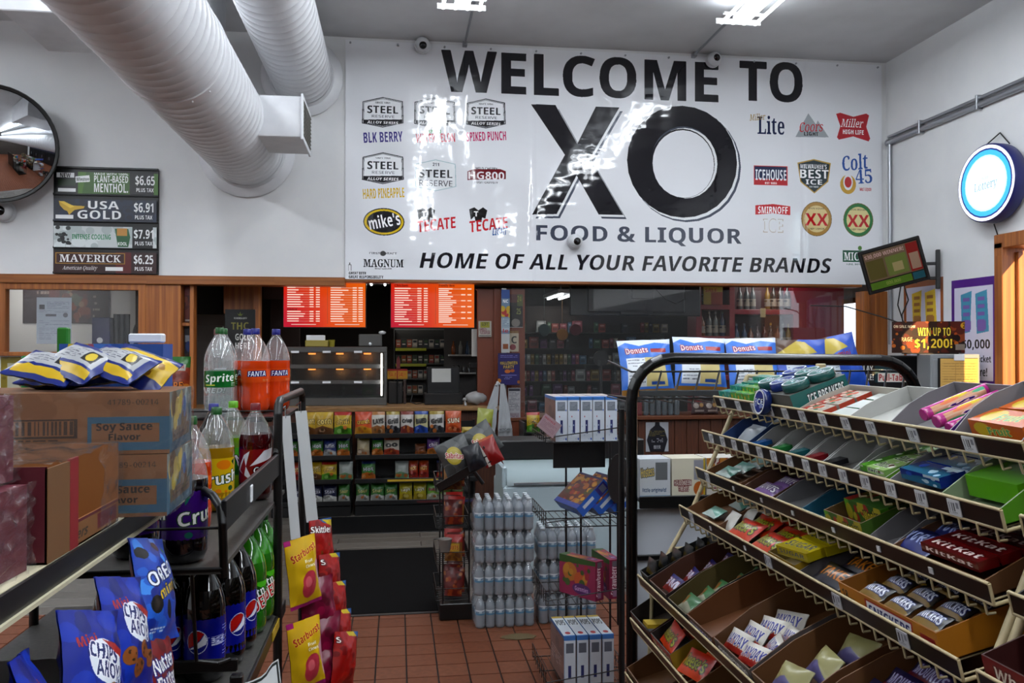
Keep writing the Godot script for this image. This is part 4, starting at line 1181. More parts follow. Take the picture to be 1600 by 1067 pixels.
	var wm := box_mesh(Vector3(.30, .118, .27), {"f": cs, "r": cf, "t": cf}, sw(mar))
	for k in 2:
		var o := thing("snack_case", ["maroon snack case with yellow packs lying on the cream shelf deck", "maroon snack case with yellow packs stacked on another case"][k], "carton", Vector3(-.662 - k * .02, 1.3455 + k * .122, -1.125 - k * .01), -3 + k * 2, "wrapped snack cases")
		part(o, "carton", wm, M["card"])
		var nn := FastNoiseLite.new()
		nn.seed = 90 + k; nn.frequency = 4.0
		meta(part(o, "plastic_wrap", MB.new().sheet(24, 20, func(u, v): return Vector3(.157 + .010 * nn.get_noise_2d(u * 2.2 + v, v * 1.2 - u), v * .122, .14 - u * .28)).sheet(24, 16, func(u, v): return Vector3((u - .5) * .31, v * .122, .141 + .009 * nn.get_noise_2d(u * 2.0 - v, v + 3.0))), film), "crumpled clear plastic wrap")
	# biscuit bags hanging from the shelf edge
	var ch := cell(0, 130, 190, Color(.02, .12, .52))
	ch.spots(30, [Color(.03, .17, .62), Color(.015, .08, .4)], .05, .14, 3); ch.txt("Mini", .14, .2, .3, .08, Color(.66, .12, .1), "b", -.12)
	ch.ell(.52, .41, .27, .17, Color(.85, .87, .9), .6); ch.rim("CHIPS", .28, .28, .46, .12, Color(.08, .12, .35), Color(.9, .9, .92), 2, "b", .25); ch.rim("AHOY!", .34, .42, .44, .12, Color(.08, .12, .35), Color(.9, .9, .92), 2, "b", .25); ch.poly([[.5, .24], [.75, .28], [.86, .42], [.8, .4]], Color(.6, .12, .1))
	for q in [[.28, .68], [.6, .64], [.74, .72], [.45, .78]]:
		ch.ell(q[0], q[1], .12, .075, Color(.50, .27, .09)); ch.spots(5, Color(.16, .08, .04), .012, .02, int(q[0] * 90), Rect2(q[0] - .08, q[1] - .05, .16, .09))
	ch.fine(.1, .9, .3, .05, 2, Color(.7, .75, .85), 2)
	var orc := cell(0, 130, 190, Color(.05, .22, .62))
	orc.spots(30, [Color(.1, .34, .74), Color(.03, .14, .5), Color(.2, .5, .85)], .05, .12, 8); orc.rim("OREO", .12, .3, .72, .14, Color(.92, .93, .95), Color(.02, .05, .25), 2.5, "b", -.28); orc.rim("mini", .3, .47, .5, .11, Color(.85, .7, .1), Color(.03, .06, .2), 1.5, "b", -.28)
	for q in [[.22, .66, .13, .085], [.55, .72, .06, .09], [.88, .5, .1, .06], [.18, .16, .13, .06], [.6, .1, .1, .05]]:
		orc.ell(q[0], q[1], q[2], q[3], Color(.03, .025, .025)); orc.ell(q[0], q[1] + .008, q[2] * .8, q[3] * .7, Color(.09, .07, .06))
	orc.ell(.82, .14, .05, .035, Color(.3, .5, .1)); orc.fine(.1, .87, .35, .05, 2, Color(.7, .75, .85), 2)
	var nut := cell(0, 130, 190, Color(.42, .04, .05))
	nut.spots(20, [Color(.5, .06, .06), Color(.32, .03, .04)], .05, .12, 5); nut.rim("Nutter", .2, .28, .66, .14, Color(.92, .92, .9), Color(.1, .1, .4), 2.5, "b", -.2); nut.rim("Butter", .26, .44, .66, .14, Color(.92, .92, .9), Color(.1, .1, .4), 2.5, "b", -.2); nut.rect(.3, .64, .7, .1, Color(.2, .1, .42)); nut.ell(.7, .78, .3, .1, Color(.8, .55, .1))
	var mc := bag_mesh(.15, .19, .045, ch, sw(Color(.02, .12, .52)), 11)
	var mo := bag_mesh(.15, .185, .04, orc, sw(Color(.05, .2, .6)), 12)
	var mn := bag_mesh(.15, .185, .04, nut, sw(Color(.42, .04, .05)), 13)
	var cmesh := mc.done()
	var cl := "blue mini chocolate-chip cookie bag hanging under the shelf edge"
	for q in [[-.437, 1.185, -1.455, 0, 84, -16], [-.437, 1.175, -1.305, 0, 80, -18], [-.45, 1.17, -1.15, 0, 108, -12], [-.45, 1.17, -1.02, 0, 108, -10]]:
		put_bag("cookie_bag", cl, cmesh, M["film"], Vector3(q[0], q[1], q[2]), Vector3(-15, q[4], q[5]), "cookie bags hanging under the shelf edge")
	put_bag("sandwich_cookie_bag", "light blue mini sandwich-cookie bag hanging nearest the soda rack", mo, M["film"], Vector3(-.437, 1.215, -1.62), Vector3(-15, 86, -14))
	put_bag("peanut_cookie_bag", "red peanut-butter cookie bag hanging below the blue cookie bags", mn, M["film"], Vector3(-.415, 1.075, -1.545), Vector3(-14, 84, -16))
	var tg := cell(0, 40, 40, Color(.75, .76, .76))
	tg.code(.2, .3, .6, .4, Color(.2, .2, .2), 3)
	for q in [[-.43, 1.075, -1.62], [-.42, 1.03, -1.40]]:
		solo("shelf_tag", "small white price tag clipped among the hanging cookie bags", "tag", card(.035, .045, .003, tg, sw(Color(.8, .8, .8))), M["card"], Vector3(q[0], q[1], q[2]), 60, "price tags by the cookie bags")

# ================================================================ soda rack
func build_soda_rack() -> void:
	var blk: StandardMaterial3D = M["black steel"]
	var deckm := grain("rack deck", Color(.16, .155, .145), Color(.25, .24, .22), .05, Vector3.ONE * 4, .5, 61)
	var r := thing("soda_rack", "black stepped steel rack of two-litre soda bottles", "rack", Vector3.ZERO)
	for x in [-.396, -1.16]:
		var loop := MB.new()
		var P := [Vector3(x, 0, -2.93), Vector3(x, 1.43, -2.93), Vector3(x, 1.462, -2.945), Vector3(x, 1.475, -2.98), Vector3(x, 1.475, -3.6), Vector3(x, 1.46, -3.64), Vector3(x, 1.43, -3.655), Vector3(x, 0, -3.655)]
		loop.tube(P, .015, 8)
		part(r, "side_frame", loop, blk)
	part(r, "front_post", MB.new().rbox(Vector3(-.396, .42, -2.2), Vector3(.03, .84, .03), .004), blk)
	part(r, "front_post", MB.new().rbox(Vector3(-1.16, .42, -2.2), Vector3(.03, .84, .03), .004), blk)
	# shelves
	var sh := part(r, "shelf", MB.new().box(Vector3(-.78, 1.398, -3.41), Vector3(.74, .012, .46)), blk)
	part(sh, "wire_rail", MB.new().tube([Vector3(-1.15, 1.425, -3.18), Vector3(-.41, 1.425, -3.18)], .003).tube([Vector3(-1.15, 1.40, -3.18), Vector3(-.41, 1.40, -3.18)], .004), blk)
	sh = part(r, "shelf", MB.new().box(Vector3(-.78, 1.134, -2.61), Vector3(.75, .012, 1.12)), deckm)
	part(sh, "side_panel", MB.new().rbox(Vector3(-.396, 1.265, -2.48), Vector3(.012, .075, .90), .003), blk)
	part(sh, "corner_loop", MB.new().tube([Vector3(-.40, 1.12, -2.06), Vector3(-.398, 1.25, -2.03), Vector3(-.405, 1.285, -2.04), Vector3(-.43, 1.305, -2.08), Vector3(-.545, 1.335, -2.22)], .010, 8), blk)
	part(sh, "front_rail", MB.new().tube([Vector3(-1.15, 1.235, -2.05), Vector3(-.40, 1.235, -2.05)], .0035).tube([Vector3(-1.15, 1.14, -2.05), Vector3(-.40, 1.14, -2.05)], .006), blk)
	part(sh, "rear_loop", MB.new().tube([Vector3(-.40, 1.30, -2.9), Vector3(-.41, 1.35, -3.0), Vector3(-.44, 1.37, -3.1)], .010, 8), blk)
	part(sh, "price_tag", MB.new().rbox(Vector3(-.388, 1.262, -2.36), Vector3(.004, .045, .03), .002), M["fixture white"])
	sh = part(r, "shelf", MB.new().box(Vector3(-.78, .756, -2.62), Vector3(.76, .014, .98)), deckm)
	part(sh, "front_band", MB.new().rbox(Vector3(-.78, .862, -2.205), Vector3(.77, .032, .012), .003), blk)
	part(sh, "side_edge", MB.new().rbox(Vector3(-.398, .74, -2.62), Vector3(.012, .045, .98), .003), blk)
	part(sh, "hook_wire", MB.new().tube([Vector3(-.475, 1.13, -2.07), Vector3(-.475, .905, -2.12), Vector3(-.43, .89, -2.14), Vector3(-.41, .885, -2.18)], .0045), blk)
	part(sh, "price_strip", MB.new().rbox(Vector3(-.390, .74, -2.85), Vector3(.004, .03, .16), .001), mat("yellow strip", Color(.62, .5, .06), .5))
	part(r, "shelf", MB.new().box(Vector3(-.78, .30, -2.75), Vector3(.76, .014, 1.2)), deckm)
	part(r, "base", MB.new().rbox(Vector3(-.78, .05, -2.95), Vector3(.76, .1, 1.4), .006), blk)
	# flavours
	var clear := pane("clear plastic", Color(.9, .93, .93), .10, .05)
	var capg := mat("cap green", Color(.06, .30, .10), .35)
	var capb := mat("cap blue", Color(.06, .08, .45), .35)
	var capr := mat("cap red", Color(.42, .06, .09), .35)
	var capl := mat("cap lime", Color(.36, .62, .10), .35)
	var spr := cell(0, 300, 70, Color(.04, .36, .12))
	for k in 2:
		spr.txt("Sprite", .06 + k * .5, .18, .34, .62, Color(.93, .95, .93), "b", -.05, .12); spr.rect(.06 + k * .5, .82, .12, .07, Color(.7, .75, .2)); spr.fine(.36 + k * .5, .72, .08, .22, 3, Color(.8, .85, .8), 2)
	var pep := cell(0, 360, 130, Color(.02, .05, .45))
	for k in 2:
		var u := .09 + k * .5
		pep.ell(u + .07, .45, .083, .23, Color(.8, .82, .86)); pep.ell(u + .07, .45, .078, .215, Color(.03, .08, .42))
		pep.poly([[u - .005, .36], [u + .03, .27], [u + .08, .235], [u + .125, .29], [u + .09, .42], [u + .04, .53], [u - .002, .58]], Color(.62, .06, .05)); pep.poly([[u + .128, .3], [u + .147, .42], [u + .14, .5], [u + .08, .57], [u + .005, .6], [u + .05, .53], [u + .1, .42]], Color(.82, .83, .86))
		pep.txt("pepsi", u + .21, .16, .06, .6, Color(.8, .83, .92), "b", -1.57); pep.fine(u + .28, .2, .1, .6, 11, Color(.45, .52, .8), 4 + k, .35)
	var dew := cell(0, 330, 120, Color(.13, .50, .05))
	for k in 2:
		var u := .02 + k * .5
		dew.poly([[u, 0], [u + .45, 0], [u + .2, .3], [u + .02, .3]], Color(.25, .66, .08)); dew.poly([[u + .1, .95], [u + .2, .1], [u + .42, .5], [u + .36, 1]], Color(.06, .3, .04)); dew.rim("Mtn", u + .12, .2, .18, .32, Color(.9, .92, .9), Color(.03, .12, .03), 3, "b", -.3); dew.rim("DEW", u + .16, .45, .24, .42, Color(.66, .06, .06), Color(.9, .9, .88), 3, "b", -.3)
	var cru := cell(0, 330, 150, Color(.74, .60, .03))
	var crg := cell(0, 330, 150, Color(.19, .04, .38))
	var cro := cell(0, 330, 150, Color(.72, .20, .03))
	for d in [[cru, Color(.80, .42, .03), Color(.1, .3, .1)], [crg, Color(.1, .05, .3), Color(.05, .35, .3)], [cro, Color(.85, .35, .04), Color(.1, .3, .1)]]:
		for k in 2:
			var u := .02 + k * .5
			d[0].ell(u + .3, .17, .07, .12, d[1]); d[0].poly([[u + .38, .1], [u + .44, .02], [u + .42, .22]], d[2]); d[0].poly([[u + .1, .04], [u + .15, .12], [u + .11, .3]], d[2]); d[0].spots(6, [d[1], d[2]], .012, .03, 4 + k, Rect2(u + .02, .75, .4, .2))
			d[0].rim("Crush", u + .06, .36, .40, .3, Color(.9, .9, .88), Color(.12, .25, .13), 3, "b", -.16, .12)
	var cdr := cell(0, 330, 150, Color(.42, .02, .04))
	for k in 2:
		var u := .02 + k * .5
		cdr.poly([[u + .02, .6], [u + .1, .2], [u + .16, .1], [u + .12, .5], [u + .2, .9]], Color(.82, .82, .84)); cdr.poly([[u + .04, .6], [u + .1, .28], [u + .12, .5], [u + .1, .75]], Color(.5, .03, .05)); cdr.poly([[u + .16, .5], [u + .3, .1], [u + .45, .02], [u + .4, .3]], Color(.82, .82, .84)); cdr.rim("CODE", u + .2, .52, .2, .14, Color(.9, .9, .9), Color(.05, .02, .02), 3, "b", 0, .2); cdr.rim("RED!", u + .2, .70, .22, .16, Color(.9, .9, .9), Color(.05, .02, .02), 3, "b", 0, .2)
	var fan := cell(0, 330, 90, Color(.82, .26, .03))
	for k in 3:
		var u := .02 + k * .333
		fan.rim("FANTA", u + .04, .18, .2, .36, Color(.9, .92, .95), Color(.05, .06, .36), 4, "b", -.04, .08); fan.spots(2, Color(.82, .4, .1), .01, .014, k, Rect2(u + .2, .7, .08, .2)); fan.fine(u + .2, .78, .08, .16, 2, Color(.8, .5, .3), 2)
	var FL := {
		"lemon": {"body": pane("clear soda", Color(.85, .9, .9), .16, .04), "top": clear, "cap": capg, "label": spr, "l0": .105, "l1": .165, "fill": .2},
		"orange": {"body": liquid("orange", Color(.80, .22, .02)), "top": clear, "cap": capb, "label": fan, "l0": .118, "l1": .17, "fill": .222},
		"cola": {"body": liquid("cola", Color(.012, .008, .008)), "top": liquid("cola neck", Color(.03, .022, .022)), "cap": capb, "label": pep, "l0": .042, "l1": .176, "fill": .25},
		"citrus": {"body": liquid("citrus", Color(.10, .36, .03)), "top": liquid("citrus neck", Color(.16, .46, .06)), "cap": mat("cap dark green", Color(.04, .26, .07), .35), "label": dew, "fill": .235},
		"pineapple": {"body": liquid("pineapple", Color(.55, .40, .03)), "top": clear, "cap": capg, "label": cru, "l0": .045, "l1": .168, "fill": .215},
		"grape": {"body": liquid("grape", Color(.02, .008, .03)), "top": clear, "cap": capl, "label": crg, "l0": .06, "l1": .175, "fill": .222},
		"crush": {"body": liquid("crush", Color(.72, .19, .02)), "top": clear, "cap": capg, "label": cro, "l0": .06, "l1": .168, "fill": .215},
		"cherry": {"body": liquid("cherry", Color(.22, .01, .02)), "top": clear, "cap": capr, "label": cdr, "l0": .055, "l1": .18, "fill": .23},
		"lime": {"body": liquid("lime", Color(.42, .60, .06)), "top": clear, "cap": capl, "label": dew, "fill": .215}}
	var what := {"lemon": "clear lemon-lime two-litre soda bottle with green cap and green label", "orange": "bright orange two-litre soda bottle with blue cap", "cola": "dark cola two-litre bottle with blue label", "citrus": "green citrus two-litre soda bottle with red lettering", "pineapple": "yellow two-litre soda bottle with a yellow label", "grape": "purple-labelled two-litre grape soda bottle", "crush": "orange-labelled two-litre soda bottle with a green cap", "cherry": "dark red two-litre soda bottle with a red label", "lime": "lime-green two-litre soda bottle with a lime cap"}
	var tiers := [[1.404, " on the top tier", [["lemon", -.654, -3.275, -70], ["lemon", -.668, -3.41, -60], ["orange", -.543, -3.385, -40], ["orange", -.480, -3.49, -30], ["orange", -.592, -3.50, 10], ["cherry", -.71, -3.53, 60]]],
		[1.1405, " on the middle tier", [["grape", -.508, -2.135, -30], ["crush", -.563, -2.44, -40], ["pineapple", -.568, -2.80, -78], ["cola", -.615, -2.985, -50], ["lime", -.575, -3.115, -30], ["cherry", -.478, -2.985, -75], ["citrus", -.675, -2.66, 0], ["cherry", -.695, -2.86, 30], ["grape", -.64, -2.2, 40], ["crush", -.80, -3.05, 20]]],
		[.7635, " on the lower tier", [["cola", -.513, -2.385, -66], ["cola", -.628, -2.40, 175], ["cola", -.745, -2.40, 20], ["cola", -.482, -2.505, -5], ["cola", -.47, -2.625, 5], ["cola", -.60, -2.53, 20], ["cola", -.715, -2.53, 20], ["citrus", -.462, -2.76, -45], ["citrus", -.455, -2.885, -40], ["citrus", -.455, -3.01, -38], ["citrus", -.58, -2.70, 30]]]]
	for t in tiers:
		for q in t[2]:
			bottle(q[0], FL[q[0]], Vector3(q[1], t[0], q[2]), q[3], what[q[0]] + t[1], "soda bottles" + t[1])
	# hot popcorn bags on the top tier
	var pc := cell(0, 130, 170, Color(.50, .16, .04))
	pc.rect(0, 0, 1, .2, Color(.10, .36, .08)); pc.spots(40, [Color(.62, .25, .06), Color(.4, .1, .03), Color(.7, .4, .12)], .04, .1, 4, Rect2(0, .3, 1, .6)); pc.rect(.5, .14, .4, .12, Color(.6, .58, .55)); pc.txt("LOUISIANA", .54, .16, .32, .06, Color(.5, .05, .05)); pc.rim("HOT", .2, .3, .3, .13, Color(.8, .35, .06), Color(.15, .03, .02), 2); pc.rim("POPPE", .2, .45, .66, .13, Color(.82, .45, .15), Color(.2, .04, .02), 2); pc.spots(8, [Color(.75, .75, .7), Color(.3, .5, .2)], .03, .06, 9, Rect2(.1, .75, .5, .2))
	var pm := bag_mesh(.155, .215, .06, pc, sw(Color(.5, .16, .04)), 21)
	var pmm := pm.done()
	for q in [[-.86, -3.38, 8], [-1.03, -3.36, -14]]:
		put_bag("spicy_snack_bag", "orange and green spicy popcorn bag standing beside the clear soda bottles", pmm, M["film"], Vector3(q[0], 1.513, q[1]), Vector3(-4, q[2], 0), "spicy popcorn bags on the soda rack")
	# price card with the cola emblem on the lower shelf edge
	var cc := cell(0, 110, 110, Color(.80, .82, .82))
	cc.rect(.04, .04, .92, .92, Color(.05, .10, .09)); cc.rect(.08, .08, .84, .84, Color(.82, .84, .84)); cc.rect(.08, .45, .84, .47, Color(.04, .07, .17)); cc.ell(.3, .68, .12, .13, Color(.6, .2, .15)); cc.txt("PEPSI", .48, .6, .36, .16, Color(.7, .75, .8))
	var pcard := thing("shelf_price_card", "curled white and navy cola price card hanging on the lower shelf edge", "card", Vector3(-.376, .69, -2.42), 62)
	part(pcard, "sheet", MB.new(cc).sheet(6, 8, func(u, v): return Vector3((u - .5) * .19, (v - .5) * .15, .012 + .018 * sin(u * 5.0) + (1.0 - v) * .02)), M["card"])
	# clip strips with hanging sweet bags
	var strip := mat("strip white", Color(.70, .71, .71), .5)
	var strips := [[446, 650, 462, 842, 3.06], [470, 642, 488, 815, 3.42]]
	for k in 2:
		var q: Array = strips[k]
		var a := at_depth(q[0], q[1], q[4])
		var b := at_depth(q[2], q[3], q[4] - .02)
		var s := thing("clip_strip", ["narrow white clip strip hanging from the front of the rack's side frame", "wide white clip strip hanging from the rear of the rack's side frame"][k], "clip strip", a)
		var ax := (b - a)
		var wv := Vector3(.5, 0, -.4).normalized() * (.019 if k == 0 else .026)
		part(s, "strip", MB.new().quad2(Vector3(0, 0, 0), ax, wv, .002), strip)
		part(s, "hook", MB.new().tube([Vector3(-.02, .02, -.01), Vector3(0, .035, 0), Vector3(0, -.01, 0)], .002), mat("chrome", Color(.8, .8, .8), .15, 1.0))
	var inner := thing("clip_strip", "white clip strip hanging inside the rack behind the red soda", "clip strip", at_depth(408, 659, 3.62))
	part(inner, "strip", MB.new().rbox(Vector3(0, -.13, 0), Vector3(.055, .27, .003), .001), strip)
	part(inner, "hook", MB.new().rbox(Vector3(0, .012, 0), Vector3(.09, .025, .02), .003), blk)
	var sk := cell(0, 120, 170, Color(.55, .045, .03))
	sk.spots(16, [Color(.62, .08, .04), Color(.42, .02, .03)], .05, .12, 3); sk.poly([[.4, 0], [1, 0], [1, .12], [.6, .1]], Color(.10, .28, .5)); sk.poly([[.55, .02], [1, .05], [1, .2], [.7, .12]], Color(.7, .6, .05)); sk.rim("Skittles", .04, .14, .74, .13, Color(.92, .92, .9), Color(.25, .02, .03), 2.5, "b", .08, .1); sk.rim("V", .1, .86, .1, .08, Color(.75, .2, .25), Color(.5, .05, .06), 1); sk.spots(10, [Color(.6, .1, .1), Color(.45, .2, .05)], .04, .07, 8, Rect2(.2, .5, .7, .4))
	var sk2 := cell(0, 120, 170, Color(.55, .045, .03))
	sk2.spots(16, [Color(.62, .08, .04), Color(.42, .02, .03)], .05, .12, 5); sk2.poly([[.5, 0], [1, 0], [1, .1], [.6, .08]], Color(.7, .6, .05)); sk2.poly([[.8, 0], [1, 0], [1, .16]], Color(.1, .28, .5)); sk2.rim("S", .06, .1, .12, .1, Color(.9, .9, .88), Color(.25, .02, .03), 2)
	var sb := cell(0, 120, 190, Color(.78, .62, .05))
	sb.rim("Starburst", .08, .16, .84, .11, Color(.62, .04, .06), Color(.86, .72, .2), 1.5, "b", -.25, .1); sb.txt("Fruit", .45, .32, .3, .05, Color(.92, .9, .85)); sb.txt("Chews", .45, .39, .34, .05, Color(.92, .9, .85)); sb.ell(.55, .68, .25, .2, Color(.68, .18, .24), .4); sb.ell(.5, .64, .1, .08, Color(.8, .35, .38), .4); sb.poly([[.8, .4], [1, .3], [1, .9], [.9, .7]], Color(.75, .55, .6)); sb.rect(0, .94, 1, .06, Color(.55, .08, .35)); sb.rect(0, 0, .2, .08, Color(.6, .1, .4))
	var mg := cell(0, 120, 170, Color(.40, .03, .16))
	mg.spots(12, [Color(.5, .04, .2), Color(.3, .02, .1)], .06, .14, 6); mg.rim("V", .12, .8, .12, .1, Color(.62, .3, .35), Color(.35, .03, .12), 1)
	var skm := bag_mesh(.14, .19, .05, sk, mg, 31).done()
	var skm2 := bag_mesh(.14, .19, .055, sk2, mg, 34).done()
	var sbm := bag_mesh(.135, .235, .05, sb, sw(Color(.6, .08, .3)), 32).done()
	var mgm := bag_mesh(.15, .19, .055, mg, sk, 33).done()
	for q in [[473, 893, 3.02, 46, 4], [478, 1022, 2.98, 42, 3]]:
		put_bag("fruit_chew_bag", "yellow fruit-chew bag hanging on the clip strip beside the red bags", sbm, M["film"], at_depth(q[0], q[1], q[2]), Vector3(-5, q[3], q[4]), "yellow fruit-chew bags on the clip strip")
	for q in [[502, 850, 3.36, 58, -4], [514, 905, 3.31, 62, -8], [524, 950, 3.25, 64, -10], [530, 995, 3.19, 60, -10], [537, 1030, 3.13, 58, -16]]:
		put_bag("rainbow_candy_bag", "red rainbow-candy bag hanging in the row on the clip strip", skm if q[1] == 850 else skm2, M["film"], at_depth(q[0], q[1], q[2]), Vector3(-6, q[3], q[4]), "red candy bags on the clip strip")
	for q in [[497, 945, 3.14, 40, 2], [506, 1000, 3.12, 38, -4], [512, 1045, 3.10, 38, -6]]:
		put_bag("berry_candy_bag", "magenta candy bag hanging between the yellow and the red bags", mgm, M["film"], at_depth(q[0], q[1], q[2]), Vector3(-8, q[3], q[4]), "magenta candy bags on the clip strip")

# ================================================================ tiered candy rack along the right side of the aisle
const TIERS := [[1.050, 1.496, 20.0, .20], [1.006, 1.383, 14.0, .27], [.984, 1.261, 14.0, .29], [.928, 1.138, 14.0, .32], [.790, .916, 19.0, .39], [.765, .776, 19.0, .39], [.745, .60, 16.0, .42]]
const TNAME := ["top", "second", "third", "fourth", "fifth", "sixth", "lowest"]
const ZFAR := -2.705
const ZNEAR := -1.30
func tier_xf(i: int, z: float) -> Transform3D:
	var b := Basis(Vector3.UP, deg_to_rad(-90)) * Basis(Vector3.RIGHT, deg_to_rad(TIERS[i][2]))
	return Transform3D(b, Vector3(TIERS[i][0], TIERS[i][1] - .037, z))
func on_tier(o: Node3D, i: int, z: float, local: Transform3D) -> Node3D:
	o.transform = tier_xf(i, z) * local
	return o
func candy_unit(zf: float, zn: float, label: String, tags: Array) -> Node3D:
	var wire := mat("cream wire", Color(.66, .60, .46), .4)
	var chan := mat("price channel", Color(.025, .026, .03), .3)
	var chan2 := mat("brown channel", Color(.17, .11, .085), .4)
	var r := thing("candy_rack", label, "rack", Vector3.ZERO)
	var tc := [cell(0, 44, 40, Color(.74, .75, .76)), cell(0, 44, 40, Color(.66, .67, .69))]
	for k in 2:
		tc[k].code(.14, .2, .42, .5, Color(.15, .15, .16), 4 + k); tc[k].fine(.1, .76, .6, .16, 2, Color(.4, .4, .42), 3); tc[k].rect(.68, .16, .2, .34, Color(.42, .43, .46))
	var tagm := [card(.034, .030, .002, tc[0], sw(Color(.7, .7, .7))).done(), card(.034, .030, .002, tc[1], sw(Color(.7, .7, .7))).done(), card(.012, .012, .002, sw(Color(.72, .72, .72)), sw(Color(.7, .7, .7))).done()]
	var L := zn - zf
	var zc := (zn + zf) / 2
	for i in TIERS.size():
		var d: float = TIERS[i][3]
		var T := tier_xf(i, zc)
		var wb := MB.new()
		wb.x = T
		var h := L / 2
		wb.cyl(Vector3(-h, .036, 0), Vector3(h, .036, 0), .0032, .0032, 6); wb.cyl(Vector3(-h, 0, 0), Vector3(h, 0, 0), .0032, .0032, 6); wb.cyl(Vector3(-h, -.004, -d), Vector3(h, -.004, -d), .004, .004, 6); wb.cyl(Vector3(-h, -.004, -d * .5), Vector3(h, -.004, -d * .5), .003, .003, 6)
		for s in [-h, h]: wb.cyl(Vector3(s, 0, 0), Vector3(s, .036, 0), .0032, .0032, 6); wb.cyl(Vector3(s, 0, 0), Vector3(s, -.004, -d), .0035, .0035, 6)
		var n := int(L / .048)
		for k in n:
			var x := -h + .03 + k * (L - .05) / (n - 1)
			wb.cyl(Vector3(x, -.001, -.004), Vector3(x, -.004, -d), .0022, .0022, 4, false)
			if i < 4: wb.cyl(Vector3(x, 0, .003), Vector3(x, -.021, .003), .0025, .0025, 5); wb.cyl(Vector3(x, -.021, .003), Vector3(x + .001, -.023, -.012), .0025, .0025, 5)
		var sh := part(r, "wire_shelf", wb, wire)
		var cb := MB.new()
		cb.x = T
		cb.box(Vector3(0, .018, .0), Vector3(L - .006, .031, .003))
		part(sh, "price_channel", cb, chan if i < 4 else chan2)
		if i < tags.size():
			for t in tags[i]:
				var o := part(sh, "price_tag", tagm[t[1]], M["card"])
				o.transform = tier_xf(i, t[0]) * Transform3D(Basis(), Vector3(0, .018, .0022))
	# sloping uprights at both ends, back panel and base
	for z in [zf - .012, zn + .012]:
		part(r, "upright", MB.new().tube([Vector3(.80, .05, z), Vector3(.83, .88, z), Vector3(.96, 1.10, z), Vector3(1.16, 1.56, z)], .008, 8), wire)
		part(r, "rear_upright", MB.new().rbox(Vector3(1.42, .8, z), Vector3(.03, 1.6, .02), .003), wire)
		for a in [[1.55, 1.16, 1.56], [1.0, .9, .99], [.6, .82, .5]]: part(r, "arm", MB.new().tube([Vector3(1.42, a[0], z), Vector3(a[1], a[2], z)], .007), wire)
	part(r, "back_panel", MB.new().box(Vector3(1.45, .78, zc), Vector3(.015, 1.5, L)), mat("rack back", Color(.05, .045, .045), .7))
	part(r, "base", MB.new().rbox(Vector3(1.14, .13, zc), Vector3(.64, .26, L), .006), M["rack back"])
	return r
func tr_cell(w: int, h: int, bg, text: String, col, sub := Color(.5, .1, .1)) -> Cell:
	var c := cell(0, w, h, bg)
	if text:
		c.rect(.06, .18, .88, .64, sub)
		c.rim(text, .1, .28, .8, .44, col, Color(.95, .95, .95), 1.5)
	return c
# a display tray on tier i between z0 and z1
func tray(i: int, z0: float, z1: float, what: String, oc, ic, h := .06, fh := .032, front: Cell = null, d := .0, cat := "tray") -> Node3D:
	var w := z1 - z0 - .006
	if d <= 0: d = TIERS[i][3] - .03
	var o := solo("candy_tray", what + " on the rack's " + TNAME[i] + " tier", cat, tray_mesh(Vector3(w, h, d), fh, sw(oc), sw(ic), front), M["card"])
	on_tier(o, i, (z0 + z1) / 2, Transform3D(Basis(), Vector3(0, .003, -.008 - d / 2)))
	return o
# a row of packs lying in a tray, one behind the other up the slope
func packs(i: int, z0: float, z1: float, n: int, mesh, m: Material, name: String, label: String, step: float, lift := .02, lean := -25.0, start := .05, wob := 3.0, roll := 0.0) -> void:
	var rng := RandomNumberGenerator.new()
	rng.seed = int(absf(z0) * 1000) + i * 77
	for k in n:
		if start + k * step > TIERS[i][3] - .03: break
		var o := solo(name, label + " on the rack's " + TNAME[i] + " tier", "candy", mesh, m, Vector3.ZERO, 0, name.replace("_", " ") + "s on the " + TNAME[i] + " tier")
		on_tier(o, i, (z0 + z1) / 2 + rng.randf_range(-.004, .004), Transform3D(Basis(Vector3.UP, deg_to_rad(rng.randf_range(-wob, wob) + roll)) * Basis(Vector3.RIGHT, deg_to_rad(lean)), Vector3(0, lift, -start - k * step)))
func bar_cell(bg, text: String, col, rimc, extra = null) -> Cell:
	var c := cell(0, 110, 44, bg)
	if extra != null: c.poly([[0, .7], [.4, .5], [1, .8], [1, 1], [0, 1]], extra)
	if text: c.rim(text, .1, .24, .8, .46, col, rimc, 2)
	return c
